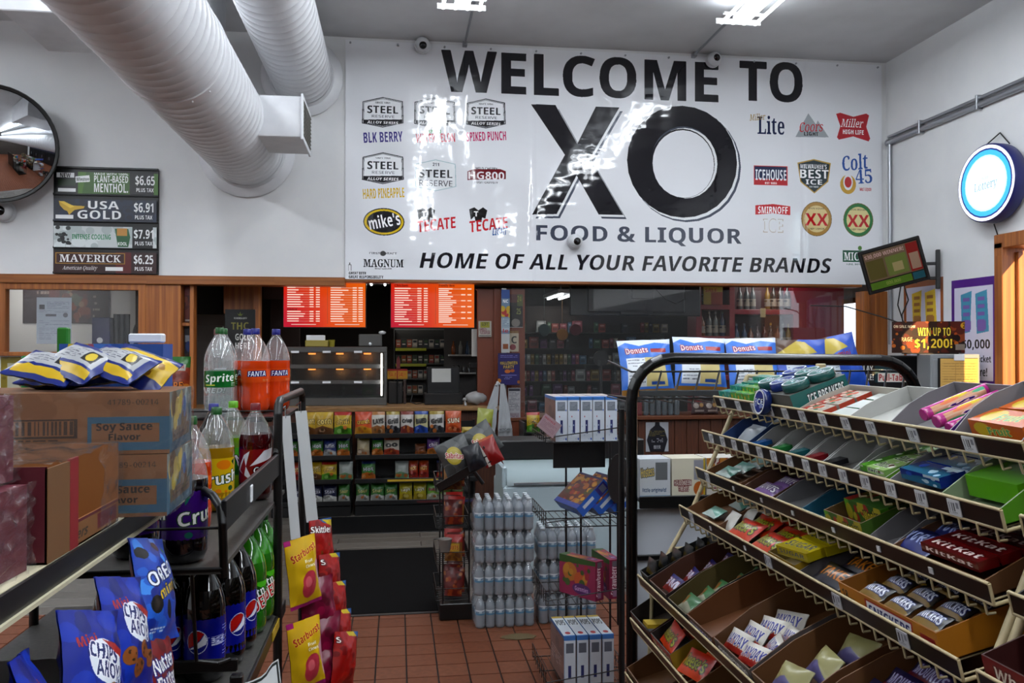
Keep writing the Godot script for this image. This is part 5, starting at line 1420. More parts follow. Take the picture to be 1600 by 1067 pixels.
func build_candy() -> void:
	# price tags: [z, kind]
	var t1 := []
	for px in [1134, 1158, 1183, 1208, 1232, 1259, 1291, 1327, 1367, 1433, 1522]: t1.append([ox(px, 650, TIERS[0][0]).z, 0])
	var t2 := []
	for px in [1115, 1133, 1151, 1170, 1191, 1213, 1238, 1264, 1290, 1322, 1357, 1397, 1445, 1497]: t2.append([ox(px, 720, TIERS[1][0]).z, 0])
	var t3 := [[ox(1109, 740, TIERS[2][0]).z, 1]]
	for px in [1150, 1194, 1243, 1307, 1378, 1460]: t3.append([ox(px, 800, TIERS[2][0]).z, 2])
	var t4 := [[ox(1084, 806, TIERS[3][0]).z, 1], [ox(1114, 820, TIERS[3][0]).z, 2], [ox(1168, 850, TIERS[3][0]).z, 2], [ox(1205, 875, TIERS[3][0]).z, 1], [ox(1313, 930, TIERS[3][0]).z, 1], [ox(1417, 990, TIERS[3][0]).z, 1]]
	candy_unit(ZFAR, ZNEAR, "cream wire candy rack with seven sloping tiers beside the hooped rack", [t1, t2, t3, t4])
	candy_unit(ZNEAR + .045, .1, "second cream wire candy rack holding the red malted-milk tray", [[], [[-1.19, 0]], [], []])
	var grey := Color(.50, .49, .50)
	var white := Color(.66, .66, .66)
	var kraft := Color(.32, .19, .085)
	var kin := Color(.36, .22, .10)
	# ---- top tier: gum stacks, tins, mints, rolls
	var gt := cell(0, 60, 40, Color(.14, .48, .42))
	gt.rect(0, .7, 1, .3, Color(.08, .33, .27)); gt.spots(5, [Color(.3, .62, .52), Color(.5, .5, .1)], .06, .12, 3)
	var gg := cell(0, 60, 40, Color(.26, .55, .22))
	gg.rect(0, .65, 1, .35, Color(.12, .32, .1)); gg.spots(5, [Color(.45, .68, .35), Color(.6, .55, .1)], .06, .12, 5)
	var gmesh := [box_mesh(Vector3(.046, .040, .036), {"f": gt, "t": gt}, sw(Color(.13, .43, .38))).done(), box_mesh(Vector3(.046, .040, .036), {"f": gg, "t": gg}, sw(Color(.24, .5, .2))).done()]
	for c in 5:
		var kind := 0 if c < 2 else 1
		for k in 4:
			var o := solo("gum_pack", ["teal gum pack in the row at the rack's far end, top tier", "bright green gum pack in the row beside the mint tins, top tier"][kind], "gum", gmesh[kind], M["gloss"], Vector3.ZERO, 0, ["teal gum packs", "green gum packs"][kind])
			on_tier(o, 0, -2.675 + c * .050, Transform3D(Basis(Vector3.RIGHT, deg_to_rad(-10)), Vector3(0, .006 + (.004 if k % 2 else 0.0), -.03 - k * .042)))
	var tin := func(cc: Color, txt: String) -> Node3D:
		var c := cell(0, 70, 70, Color(.62, .66, .66))
		c.ell(.5, .5, .46, .46, Color(.78, .80, .80)); c.ell(.5, .5, .40, .40, cc); c.rim(txt, .16, .38, .68, .22, Color(.85, .88, .9), Color(.05, .12, .2), 1.5); c.spots(5, [cc.lightened(.3), cc.darkened(.3)], .04, .1, 6, Rect2(.25, .15, .5, .7))
		var o := thing("mint_tin", "", "tin", Vector3.ZERO, 0, "round mint tins on the top tier")
		part(o, "tin", MB.new(sw(cc.darkened(.2))).lathe([Vector2(0, 0), Vector2(.034, 0), Vector2(.037, .004), Vector2(.037, .021), Vector2(.034, .024)], 24), M["gloss"])
		var lid := MB.new(c)
		for q in 24:
			var a0 := TAU * q / 24
			var a1 := TAU * (q + 1) / 24
			lid.tri(Vector3(0, .0245, 0), Vector3(sin(a0) * .0355, .0245, cos(a0) * .0355), Vector3(sin(a1) * .0355, .0245, cos(a1) * .0355), Vector2(.5, .5), Vector2(.5 + sin(a0) * .48, .5 + cos(a0) * .48), Vector2(.5 + sin(a1) * .48, .5 + cos(a1) * .48))
		part(o, "lid", lid, M["gloss"])
		return o
	var ib := cell(0, 260, 70, Color(.03, .33, .31))
	ib.rim("ICE BREAKERS", .28, .25, .64, .5, Color(.85, .87, .86), Color(.04, .05, .05), 3, "b", 0, .1)
	var ibt := MB.new(sw(Color(.30, .30, .28)))
	var iw := .228
	var idp := .168
	ibt.box(Vector3(0, .031, 0), Vector3(iw, .062, idp), "fbltd").use(ib).box(Vector3(0, .031, 0), Vector3(iw, .062, idp), "r")
	var ibo := solo("mint_display_box", "teal mint display box topped with round tins, top tier", "box", ibt, M["card"])
	on_tier(ibo, 0, -2.272, Transform3D(Basis(), Vector3(0, .003, -.012 - idp / 2)))
	var lids := [Color(.12, .36, .34), Color(.1, .2, .5), Color(.14, .38, .36)]
	for a in 3:
		for b in 2:
			var t: Node3D = tin.call(lids[(a + b) % 3], ["COOL", "MINT", "ICE"][(a + b) % 3])
			meta(t, ["teal-lidded mint tin lying on the teal mint display box", "blue-lidded mint tin lying on the teal mint display box", "green-lidded mint tin lying on the teal mint display box"][(a + b) % 3])
			on_tier(t, 0, -2.348 + a * .076, Transform3D(Basis(), Vector3(0, .0655, -.055 - b * .079)))
	var bt2: Node3D = tin.call(Color(.08, .16, .42), "ICE")
	meta(bt2, "blue mint tin standing on edge in front of the mint box")
	on_tier(bt2, 0, -2.30, Transform3D(Basis(Vector3.RIGHT, deg_to_rad(65)), Vector3(0, .04, -.004)))
	var rd := cell(0, 120, 60, Color(.62, .58, .54))
	rd.rect(0, 0, .4, 1, Color(.62, .16, .10)); rd.spots(10, [Color(.7, .3, .2), Color(.7, .66, .6), Color(.25, .45, .3)], .05, .1, 4)
	tray(0, -2.15, -1.89, "white open box of red and orange gum packs", Color(.66, .62, .58), Color(.62, .6, .56), .034, .022, rd)
	packs(0, -2.15, -2.03, 5, box_mesh(Vector3(.105, .02, .045), {"t": rd, "f": rd}, sw(Color(.6, .2, .13))).done(), M["gloss"], "red_gum_pack", "red and white gum pack in the white open box", .05, .006, 0, .045)
	packs(0, -2.02, -1.90, 3, box_mesh(Vector3(.10, .014, .05), {"t": tr_cell(60, 34, Color(.7, .72, .7), "", Color.WHITE), "f": sw(Color(.15, .35, .22))}, sw(Color(.62, .64, .6))).done(), M["gloss"], "mint_gum_pack", "white and green gum pack in the white open box", .055, .006, 0, .05)
	var rb := cell(0, 130, 50, Color(.68, .67, .64))
	rb.poly([[.0, .2], [.5, .0], [1, .3], [1, .6], [.5, .3], [0, .5]], Color(.72, .6, .08)); rb.poly([[.5, 0], [1, 0], [1, .35]], Color(.62, .14, .08))
	tray(0, -1.885, -1.71, "white near-empty tray with a yellow and red edge", Color(.70, .55, .1), Color(.62, .62, .60), .042, .025, rb)
	tray(0, -1.705, -1.50, "grey tray with a purple rim holding candy rolls", Color(.22, .1, .42), Color(.42, .41, .42), .06, .03)
	var ro := cell(0, 150, 50, Color(.72, .55, .42))
	ro.rect(.0, 0, .14, 1, Color(.7, .25, .5)); ro.rect(.86, 0, .14, 1, Color(.66, .18, .5)); ro.rim("mentos", .2, .3, .52, .42, Color(.13, .06, .36), Color(.85, .75, .7), 2); ro.spots(6, [Color(.75, .65, .2), Color(.3, .6, .45), Color(.8, .45, .3)], .03, .06, 3, Rect2(.6, .1, .3, .8))
	for k in 3:
		var o := thing("candy_roll", "pink-capped fruit candy roll lying in the purple-rimmed tray", "candy", Vector3.ZERO, 0, "candy rolls on the top tier")
		part(o, "roll", MB.new(ro).lathe([Vector2(.0135, -.075), Vector2(.0135, .075)], 14), M["gloss"])
		for s in [-1, 1]: part(o, "end_cap", MB.new(sw(Color(.62, .15, .45))).lathe([Vector2(0, -.004), Vector2(.0125, -.003), Vector2(.0138, 0), Vector2(.0138, .012)] if s < 0 else [Vector2(.0138, -.012), Vector2(.0138, 0), Vector2(.0125, .003), Vector2(0, .004)], 14), M["gloss"], Vector3(0, s * .074, 0))
		on_tier(o, 0, -1.605 + k * .035, Transform3D(Basis(Vector3.RIGHT, deg_to_rad(90)) * Basis(Vector3.UP, deg_to_rad(200)), Vector3(0, .05 - k * .012, -.105)))
	var fr := cell(0, 120, 44, Color(.66, .30, .06))
	fr.ell(.25, .5, .16, .4, Color(.72, .6, .08)); fr.rim("Fruit", .35, .25, .4, .5, Color(.3, .55, .3), Color(.75, .65, .3), 1.5, "b", -.1)
	tray(0, -1.495, -1.31, "grey tray with an orange fruit-print flap", Color(.62, .28, .06), Color(.44, .43, .44), .07, .03, fr)
	packs(0, -1.49, -1.31, 2, box_mesh(Vector3(.15, .03, .06), {"t": fr, "f": fr, "r": fr}, sw(Color(.62, .28, .06))).done(), M["gloss"], "fruit_candy_box", "orange fruit-print candy box in the orange-flapped tray", .07, .02, 0, .06)
	# ---- second tier: pale gum trays
	tray(1, -2.56, -2.35, "blue-lined candy tray", Color(.05, .16, .32), Color(.06, .17, .34), .07, .03)
	packs(1, -2.50, -2.38, 2, bag_mesh(.10, .09, .03, tr_cell(60, 50, Color(.45, .47, .49), "", Color.WHITE), null, 4, 6, 6).done(), M["film"], "grey_candy_bag", "crumpled silver candy bag in the blue-lined tray", .09, .03, -60, .05)
	var zs := [-2.345, -2.22, -2.12, -2.03, -1.935, -1.80]
	for k in 5:
		tray(1, zs[k], zs[k + 1], ["pale grey gum tray with a blue tab", "pale grey gum tray with a green tab", "pale grey gum tray with a teal tab", "pale grey gum tray with a dark red tab", "pale grey gum tray with a black tab"][k], Color(.56, .56, .55), Color(.52, .52, .51), .065, .02)
		packs(1, zs[k], zs[k] + .05, 1, box_mesh(Vector3(.035, .012, .05), {}, sw([Color(.05, .25, .45), Color(.08, .35, .15), Color(.05, .28, .3), Color(.4, .05, .08), Color(.06, .06, .08)][k])).done(), M["gloss"], "gum_sleeve", ["blue", "green", "teal", "dark red", "black"][k] + " gum sleeve alone in its grey tray", .03, .02, 0, .035)
	var ex := cell(0, 110, 44, Color(.55, .68, .40))
	ex.rect(0, 0, .3, 1, Color(.25, .5, .1)); ex.rim("Extra", .35, .2, .5, .5, Color(.12, .12, .12), Color(.8, .85, .75), 1.5, "b", 0, .2); ex.spots(5, [Color(.75, .75, .7), Color(.4, .2, .1)], .04, .07, 3)
	tray(1, -1.79, -1.665, "grey tray of green and white gum packs", Color(.35, .55, .12), Color(.5, .5, .48), .055, .025)
	packs(1, -1.785, -1.67, 5, box_mesh(Vector3(.10, .014, .05), {"t": ex, "f": ex}, sw(Color(.45, .62, .3))).done(), M["gloss"], "spearmint_pack", "green and white spearmint pack in its grey tray", .048, .028, 0, .05, 8)
	tray(1, -1.66, -1.48, "grey tray with a blue rim of blue mint packs", Color(.04, .08, .35), Color(.48, .48, .49), .06, .022)
	var bl := cell(0, 110, 44, Color(.03, .12, .42))
	bl.poly([[0, .6], [.5, .3], [1, .5], [1, 1], [0, 1]], Color(.06, .32, .45)); bl.spots(6, [Color(.6, .7, .75), Color(.1, .25, .6)], .03, .08, 5); bl.rect(.6, .05, .4, .25, Color(.65, .72, .74))
	packs(1, -1.64, -1.49, 4, box_mesh(Vector3(.135, .022, .055), {"t": bl, "f": bl}, sw(Color(.04, .14, .42))).done(), M["gloss"], "blue_mint_pack", "blue mint gum pack in the blue-rimmed tray", .06, .03, 0, .06, 4)
	tray(1, -1.475, -1.31, "lime green candy tray", Color(.28, .52, .04), Color(.46, .52, .40), .07, .03)
	packs(1, -1.46, -1.32, 2, box_mesh(Vector3(.13, .04, .09), {}, sw(Color(.30, .56, .05))).done(), M["gloss"], "lime_candy_box", "lime green candy box in its tray", .11, .02, 0, .1)
	# ---- third tier
	tray(2, -2.64, -2.36, "kraft tray of teal candy packets", kraft, kin, .055, .03)
	var te := bar_cell(Color(.30, .50, .44), "", Color.WHITE, Color.BLACK, Color(.55, .6, .58))
	packs(2, -2.62, -2.48, 5, bag_mesh(.11, .05, .018, te, null, 7, 6, 4).done(), M["film"], "teal_candy_packet", "teal candy packet in the kraft tray", .05, .03, -75, .05)
	tray(2, -2.35, -2.155, "brown candy tray with violet packs", Color(.30, .19, .14), Color(.34, .23, .17), .055, .025)
	packs(2, -2.33, -2.17, 3, bag_mesh(.12, .05, .02, bar_cell(Color(.35, .22, .45), "RUNTS", Color(.8, .8, .8), Color(.2, .1, .3)), null, 8, 6, 4).done(), M["film"], "violet_candy_pack", "violet candy pack in the brown tray", .06, .025, -75, .045)
	tray(2, -2.15, -1.99, "grey candy tray with a navy rim", Color(.03, .06, .22), Color(.40, .40, .41), .06, .022)
	tray(2, -1.985, -1.87, "teal-lined candy tray", Color(.06, .27, .35), Color(.08, .30, .38), .06, .03)
	var wk := cell(0, 200, 60, Color(.14, .30, .03))
	wk.spots(14, [Color(.5, .07, .03), Color(.25, .5, .04), Color(.55, .5, .06)], .04, .1, 9); wk.rim("Wonky", .5, .2, .4, .5, Color(.68, .6, .06), Color(.08, .1, .02), 3, "b", -.1)
	var wko := tray(2, -1.865, -1.70, "green and red candy tray with yellow lettering", Color(.2, .32, .04), Color(.30, .21, .09), .065, .05, wk)
	solo("candy_box", "green and red candy box behind the green tray's lettering", "box", box_mesh(Vector3(.15, .06, .16), {"r": wk, "f": wk, "t": wk}, sw(Color(.18, .3, .04))), M["card"]).transform = tier_xf(2, -1.782) * Transform3D(Basis(), Vector3(0, .008, -.14))
	tray(2, -1.695, -1.60, "grey empty candy tray", Color(.46, .45, .46), Color(.43, .42, .43), .065, .022)
	var nv := bar_cell(Color(.03, .05, .2), "YORK", Color(.6, .65, .8), Color(.1, .15, .4), Color(.05, .1, .35))
	packs(2, -1.61, -1.50, 3, bag_mesh(.11, .06, .022, nv, null, 9, 6, 4).done(), M["film"], "navy_candy_pack", "navy candy pack beside the red wafer bars", .07, .035, -70, .05)
	tray(2, -1.595, -1.32, "kraft tray of red wafer bars", kraft, kin, .055, .03)
	var kk := bar_cell(Color(.34, .02, .03), "KitKat", Color(.75, .7, .68), Color(.25, .01, .02), Color(.26, .02, .03))
	packs(2, -1.52, -1.33, 6, box_mesh(Vector3(.16, .018, .04), {"t": kk, "f": kk}, sw(Color(.33, .02, .03))).done(), M["gloss"], "wafer_bar", "red wafer bar in the kraft tray", .043, .04, 0, .035)
	# ---- fourth tier
	tray(3, -2.66, -2.38, "kraft tray with loose teal packets", kraft, kin, .06, .03)
	packs(3, -2.64, -2.46, 2, bag_mesh(.10, .05, .018, te, null, 17, 6, 4).done(), M["film"], "teal_candy_packet", "teal candy packet loose in the kraft tray", .09, .025, -78, .06)
	packs(3, -2.42, -2.34, 3, bag_mesh(.075, .06, .02, tr_cell(50, 40, Color(.62, .61, .58), "", Color.WHITE), null, 18, 6, 4).done(), M["film"], "white_candy_packet", "white candy packet leaning beside the orange packs", .05, .035, -50, .05, 12)
	var re := bar_cell(Color(.60, .10, .01), "Reese's", Color(.50, .52, .03), Color(.12, .08, .01), Color(.66, .18, .02))
	var rem := bag_mesh(.13, .075, .022, re, null, 10, 8, 5).done()
	packs(3, -2.34, -2.18, 6, rem, M["film"], "peanut_cup_pack", "orange peanut-cup pack in the row at the fourth rail", .047, .035, -70, .045, 5)
	packs(3, -2.19, -2.04, 5, rem, M["film"], "peanut_cup_pack", "orange peanut-cup pack in the row at the fourth rail", .05, .03, -72, .045, 5)
	tray(3, -2.05, -1.90, "mustard-coloured candy tray", Color(.55, .42, .03), Color(.33, .26, .06), .05, .035)
	var ye := bar_cell(Color(.58, .52, .03), "SUGAR", Color(.3, .3, .28), Color(.55, .5, .1), Color(.5, .44, .02))
	packs(3, -2.02, -1.86, 4, box_mesh(Vector3(.12, .022, .06), {"t": ye, "f": ye}, sw(Color(.56, .5, .03))).done(), M["gloss"], "yellow_candy_box", "yellow candy box in the mustard tray", .062, .045, 0, .05, 10)
	tray(3, -1.89, -1.70, "dark grey candy tray with black packs", Color(.20, .19, .19), Color(.26, .24, .24), .06, .025)
	packs(3, -1.86, -1.73, 3, bag_mesh(.12, .06, .02, bar_cell(Color(.03, .03, .05), "TAKE", Color(.62, .36, .05), Color(.1, .05, .02), Color(.05, .04, .1)), null, 11, 6, 4).done(), M["film"], "black_candy_pack", "black and orange candy pack in the dark grey tray", .07, .03, -70, .05)
	var sn := cell(0, 330, 70, Color(.62, .38, .02))
	sn.txt("18", .03, .2, .07, .32, Color(.1, .06, .02)); sn.fine(.11, .42, .06, .1, 1, Color(.15, .1, .04), 2); sn.poly([[.3, .12], [.78, .12], [.76, .88], [.28, .88]], Color(.55, .06, .04)); sn.poly([[.315, .18], [.765, .18], [.748, .82], [.298, .82]], Color(.80, .80, .82)); sn.txt("SNICKERS", .33, .28, .41, .44, Color(.05, .08, .36), "b", 0, .1); sn.rect(.84, .3, .13, .7, Color(.5, .04, .03)); sn.fine(.86, .45, .09, .35, 2, Color(.75, .65, .6), 3)
	tray(3, -1.695, -1.36, "yellow chocolate-bar display tray with blue lettering", Color(.62, .38, .02), Color(.46, .27, .02), .065, .055, sn)
	var sb := bar_cell(Color(.06, .04, .03), "SNICKERS", Color(.72, .73, .76), Color(.05, .08, .3), Color(.4, .3, .04))
	for z in [-1.62, -1.53, -1.44]:
		packs(3, z - .04, z + .04, 5, bag_mesh(.075, .045, .02, sb, null, 12, 6, 4).done(), M["film"], "caramel_bar", "brown caramel bar in the yellow display tray", .052, .045, -75, .05, 3)
	# ---- fifth tier: deep kraft trays
	tray(4, -2.69, -2.60, "slim black candy tray with gold-edged packs", Color(.04, .04, .045), Color(.05, .05, .05), .075, .05)
	var gb := bar_cell(Color(.07, .075, .085), "", Color.WHITE, Color.BLACK, Color(.30, .24, .05))
	packs(4, -2.69, -2.60, 8, bag_mesh(.08, .05, .016, gb, null, 14, 6, 4).done(), M["film"], "dark_candy_pack", "dark gold-edged candy pack in the slim black tray", .043, .065, -30, .04)
	tray(4, -2.595, -2.42, "maroon tray of blue and red chocolate bars", Color(.08, .02, .03), Color(.24, .115, .045), .08, .045)
	var mk := bar_cell(Color(.06, .06, .30), "3M", Color(.65, .65, .72), Color(.4, .08, .1), Color(.42, .10, .08))
	packs(4, -2.585, -2.43, 4, bag_mesh(.10, .055, .024, mk, sw(Color(.4, .1, .08)), 15, 6, 4).done(), M["film"], "nougat_bar", "blue and red nougat bar in the maroon tray", .062, .035, -60, .06, 6)
	packs(4, -2.585, -2.43, 2, bag_mesh(.10, .055, .024, gb, null, 16, 6, 4).done(), M["film"], "dark_nougat_bar", "dark nougat bar at the back of the maroon tray", .06, .03, -65, .30, 5)
	var olive := Color(.25, .20, .055)
	tray(4, -2.415, -2.25, "olive-lined tray of green coconut bars", Color(.10, .12, .12), olive, .085, .04)
	var al := bar_cell(Color(.18, .36, .20), "", Color.WHITE, Color.BLACK, Color(.5, .5, .42))
	al.ell(.16, .45, .1, .3, Color(.5, .27, .06))
	packs(4, -2.40, -2.26, 6, bag_mesh(.12, .055, .024, al, sw(Color(.05, .2, .15)), 19, 6, 4).done(), M["film"], "coconut_bar", "green coconut bar in the olive-lined tray", .052, .03, -65, .05, 5)
	tray(4, -2.245, -2.05, "empty kraft tray with a coloured front", Color(.36, .17, .05), Color(.33, .18, .05), .085, .045, tr_cell(130, 50, Color(.24, .11, .05), "BUTTERS", Color(.25, .2, .45), Color(.3, .12, .05)))
	tray(4, -2.045, -1.82, "grey-fronted kraft tray of white and red packets", Color(.30, .27, .26), Color(.33, .20, .085), .095, .05, tr_cell(150, 56, Color(.30, .27, .26), "CRUNCHERO", Color(.55, .5, .48), Color(.16, .05, .06)))
	var wp := bar_cell(Color(.66, .64, .60), "PAYDAY", Color(.1, .12, .45), Color(.72, .7, .66), Color(.52, .1, .07))
	packs(4, -2.03, -1.93, 4, bag_mesh(.10, .055, .022, wp, null, 20, 6, 4).done(), M["film"], "peanut_bar", "white and red peanut bar heaped in the grey-fronted tray", .045, .045, -55, .05, 40)
	packs(4, -1.93, -1.84, 3, bag_mesh(.10, .055, .022, wp, null, 21, 6, 4).done(), M["film"], "peanut_bar", "white and red peanut bar heaped in the grey-fronted tray", .05, .045, -60, .05, 50)
	tray(4, -1.815, -1.62, "kraft tray of cream candy bags", kraft, kin, .09, .05)
	packs(4, -1.80, -1.64, 3, bag_mesh(.10, .07, .03, bar_cell(Color(.50, .48, .30), "", Color(.15, .15, .45), Color(.7, .68, .5), Color(.3, .28, .45)), null, 22, 7, 5).done(), M["film"], "cream_candy_bag", "cream candy bag standing in the kraft tray", .08, .05, -60, .06, 12)
	tray(4, -1.615, -1.33, "kraft tray of violet and red bars", kraft, kin, .08, .04)
	packs(4, -1.60, -1.47, 5, bag_mesh(.12, .055, .022, bar_cell(Color(.10, .09, .22), "MOUNDS", Color(.6, .6, .7), Color(.2, .1, .3), Color(.3, .03, .06)), null, 23, 6, 4).done(), M["film"], "violet_bar", "violet and red bar in the kraft tray", .055, .045, -65, .05, 4)
	packs(4, -1.46, -1.34, 5, bag_mesh(.12, .055, .022, mk, null, 24, 6, 4).done(), M["film"], "nougat_bar", "blue nougat bar in the kraft tray beside violet bars", .055, .045, -65, .05, 4)
	# ---- sixth and lowest tiers
	tray(5, -2.72, -2.50, "empty dark brown tray with a red rim", Color(.22, .04, .03), Color(.12, .075, .05), .085, .05)
	packs(5, -2.56, -2.50, 1, box_mesh(Vector3(.05, .012, .09), {}, sw(Color(.58, .48, .03))).done(), M["card"], "yellow_flap", "yellow card flap at the corner of the dark brown tray", .05, .05, -20, .05)
	tray(5, -2.49, -2.30, "orange peanut-butter tray with a yellow flap", Color(.50, .38, .02), Color(.10, .06, .04), .085, .055, tr_cell(110, 50, Color(.52, .09, .02), "Reese", Color(.5, .45, .04), Color(.5, .08, .02)))
	packs(5, -2.47, -2.32, 4, rem, M["film"], "peanut_cup_pack", "orange peanut-cup pack in the yellow-flapped tray", .075, .06, -55, .05, 10)
	packs(5, -2.28, -2.12, 4, rem, M["film"], "peanut_cup_pack", "orange peanut-cup pack loose beside the yellow-flapped tray", .075, .05, -60, .05, 12)
	tray(5, -2.11, -1.80, "deep kraft tray", kraft, kin, .085, .05)
	tray(6, -2.70, -2.45, "kraft tray with a worn corner", kraft, kin, .09, .05)
	tray(6, -2.44, -2.15, "kraft tray of assorted packs", kraft, kin, .09, .05)
	# ---- second unit: malted milk tray and neighbours
	var wh := cell(0, 220, 70, Color(.40, .03, .03))
	wh.rim("Whoppers", .1, .2, .62, .45, Color(.80, .76, .70), Color(.3, .02, .02), 3, "b", .05, .1); wh.poly([[.7, .5], [1, .4], [1, .8], [.75, .8]], Color(.65, .45, .05))
	tray(3, -1.25, -1.0, "red malted-milk display tray with white lettering", Color(.38, .03, .03), Color(.2, .04, .03), .075, .06, wh)
	solo("malted_milk_box", "red malted-milk box standing in the red display tray", "box", box_mesh(Vector3(.22, .05, .13), {"t": wh, "f": wh}, sw(Color(.4, .03, .03))), M["card"]).transform = tier_xf(3, -1.125) * Transform3D(Basis(), Vector3(0, .01, -.15))
	var cols := [Color(.4, .1, .1), Color(.12, .2, .42), Color(.42, .32, .05), Color(.2, .34, .12), Color(.3, .27, .26)]
	var cn := ["dark red", "navy", "mustard", "olive green", "grey"]
	for i in 5:
		for k in 3:
			var c := (i * 2 + k) % 5
			tray(i, -.99 + k * .33, -.67 + k * .33, cn[c] + " candy tray of the second candy rack", cols[c], kin, .06, .04)
			packs(i, -.97 + k * .33, -.69 + k * .33, 3, box_mesh(Vector3(.22, .025, .05), {}, sw(cols[(c + 2) % 5])).done(), M["gloss"], "candy_carton", cn[(c + 2) % 5] + " candy carton in a " + cn[c] + " tray", .06, .006, 0, .05)
	tray(1, -1.25, -1.05, "mint green tray at the start of the second candy rack", Color(.1, .36, .2), Color(.3, .48, .38), .065, .03)
	tray(2, -1.25, -1.0, "dark tray at the start of the second candy rack", Color(.06, .06, .07), Color(.12, .1, .1), .06, .03)
	tray(0, -1.25, -1.05, "violet tray at the start of the second candy rack", Color(.22, .08, .36), Color(.4, .38, .42), .06, .03)

# ================================================================ floor mats, water, racks in the middle of the shop
func build_middle() -> void:
	var blk: StandardMaterial3D = M["black steel"]
	var rub := grain("mat rubber", Color(.038, .038, .04), Color(.06, .06, .062), .2, Vector3.ONE * 14, .85, 71)
	rub.metallic_specular = .15
	var mt := thing("floor_mat", "large dark grey entrance mat lying across the edge of the tiles", "mat", Vector3(-.1, 0, -6.22), 0.6)
	part(mt, "pile", MB.new().rbox(Vector3(0, .006, 0), Vector3(.80, .008, 1.70), .003), rub)
	part(mt, "border", MB.new().rbox(Vector3(0, .003, 0), Vector3(.84, .006, 1.76), .002), M["black rubber"])
	var m2 := thing("floor_mat", "dark grey runner mat lying in front of the chip racks", "mat", Vector3(-.1, 0, -8.1), 0)
	part(m2, "pile", MB.new().rbox(Vector3(0, .006, 0), Vector3(1.55, .008, .74), .003), rub)
	part(m2, "border", MB.new().rbox(Vector3(0, .003, 0), Vector3(1.6, .006, .78), .002), M["black rubber"])
	var pt := grain("dried patch", Color(.25, .20, .10), Color(.36, .30, .17), .06, Vector3.ONE * 9, .8, 72)
	var poly := PackedVector2Array()
	var nz := FastNoiseLite.new()
	nz.seed = 4; nz.frequency = .8
	for k in 28:
		var a := TAU * k / 28
		poly.append(Vector2(cos(a) * .10, sin(a) * .05) * (1.0 + .35 * nz.get_noise_2d(cos(a) * 2, sin(a) * 2)))
	var pb := MB.new()
	pb.x = Transform3D(Basis(Vector3.RIGHT, -PI / 2), Vector3.ZERO)
	solo("dried_spill", "small tan dried spill on the tiles before the water packs", "stain", pb.ext(poly, .0, .003), pt, oy(810, 995, .0005))
	# ---- bottled water
	var plastic := pane("water plastic", Color(.80, .84, .87), .30, .10)
	var lab := cell(0, 140, 30, Color(.62, .70, .75))
	lab.rect(0, .0, 1, .3, Color(.75, .78, .80)); lab.rect(0, .62, 1, .38, Color(.22, .45, .58)); lab.txt("pure", .06, .25, .12, .4, Color(.1, .25, .4)); lab.txt("water", .3, .25, .14, .4, Color(.1, .25, .4)); lab.txt("pure", .56, .25, .12, .4, Color(.1, .25, .4)); lab.txt("water", .8, .25, .14, .4, Color(.1, .25, .4))
	var bm := MB.new().lathe([Vector2(0, .003), Vector2(.022, 0), Vector2(.028, .006), Vector2(.029, .02), Vector2(.0275, .03), Vector2(.029, .04), Vector2(.0275, .052), Vector2(.029, .064), Vector2(.0285, .075), Vector2(.0285, .11), Vector2(.029, .118), Vector2(.026, .140), Vector2(.018, .158), Vector2(.0125, .168), Vector2(.0125, .176)], 14).done()
	var lm := MB.new(lab).lathe([Vector2(.0289, .078), Vector2(.0289, .108)], 14).done()
	var cm := MB.new().lathe([Vector2(.0125, .174), Vector2(.0138, .175), Vector2(.0138, .188), Vector2(0, .1885)], 12).done()
	var wcap := mat("white cap", Color(.72, .75, .77), .4)
	var water := mat("water body", Color(.47, .50, .53), .10)
	water.clearcoat_enabled = true
	var wrap := pane("shrink wrap", Color(.9, .93, .95), .03, .08)
	var pos := []
	for k in 4: pos.append([Vector3(.632, k * .1905, -5.13), ["lowest", "second", "third", "topmost"][k] + " shrink-wrapped water pack of the tall stack", 0.0 + [2.0, -1.5, 1.0, -1.0][k]])
	for k in 3: pos.append([Vector3(1.02, k * .1905, -5.16), ["lowest", "middle", "topmost"][k] + " shrink-wrapped water pack of the shorter stack", [0.0, 1.5, -2.0][k]])
	for q in pos:
		var o := thing("water_pack", q[1], "water pack", q[0], q[2], "stacked packs of bottled water")
		for i in 6:
			for j in 4:
				if j > 0 and j < 3 and i > 0 and i < 5 and not ("topmost" in q[1]): continue
				var b := part(o, "bottle", bm, water, Vector3(-.148 + i * .0592, .001, .089 - j * .0592))
				part(b, "label", lm, M["film"])
				part(b, "cap", cm, wcap)
		var n := FastNoiseLite.new()
		n.seed = 3 + int(q[0].y * 100); n.frequency = 9.0
		var wb := MB.new()
		wb.sheet(36, 8, func(u, v): return Vector3((u - .5) * .364, .004 + v * .176, .123 + .003 * cos(u * TAU * 6.0 + PI) + .004 * n.get_noise_2d(u, v) - (.02 * maxf(0.0, v - .7) / .3)))
		wb.sheet(24, 8, func(u, v): return Vector3(-.182 - .003 * cos(u * TAU * 4.0) + .004 * n.get_noise_2d(u + 3, v) + (.02 * maxf(0.0, v - .7) / .3), .004 + v * .176, -.118 + u * .240))
		meta(part(o, "plastic_wrap", wb, wrap), "clear shrink wrap")
	# ---- narrow wire snack rack by the water
	var sr := thing("snack_rack", "narrow black wire snack rack between the mat and the water packs", "rack", Vector3(.335, 0, -5.32))
	for p in [Vector2(-.06, .12), Vector2(.10, .12), Vector2(-.06, -.26), Vector2(.10, -.26)]:
		part(sr, "post", MB.new().cyl(Vector3(p.x, 0, p.y), Vector3(p.x, 1.02, p.y), .006, .006, 6), blk)
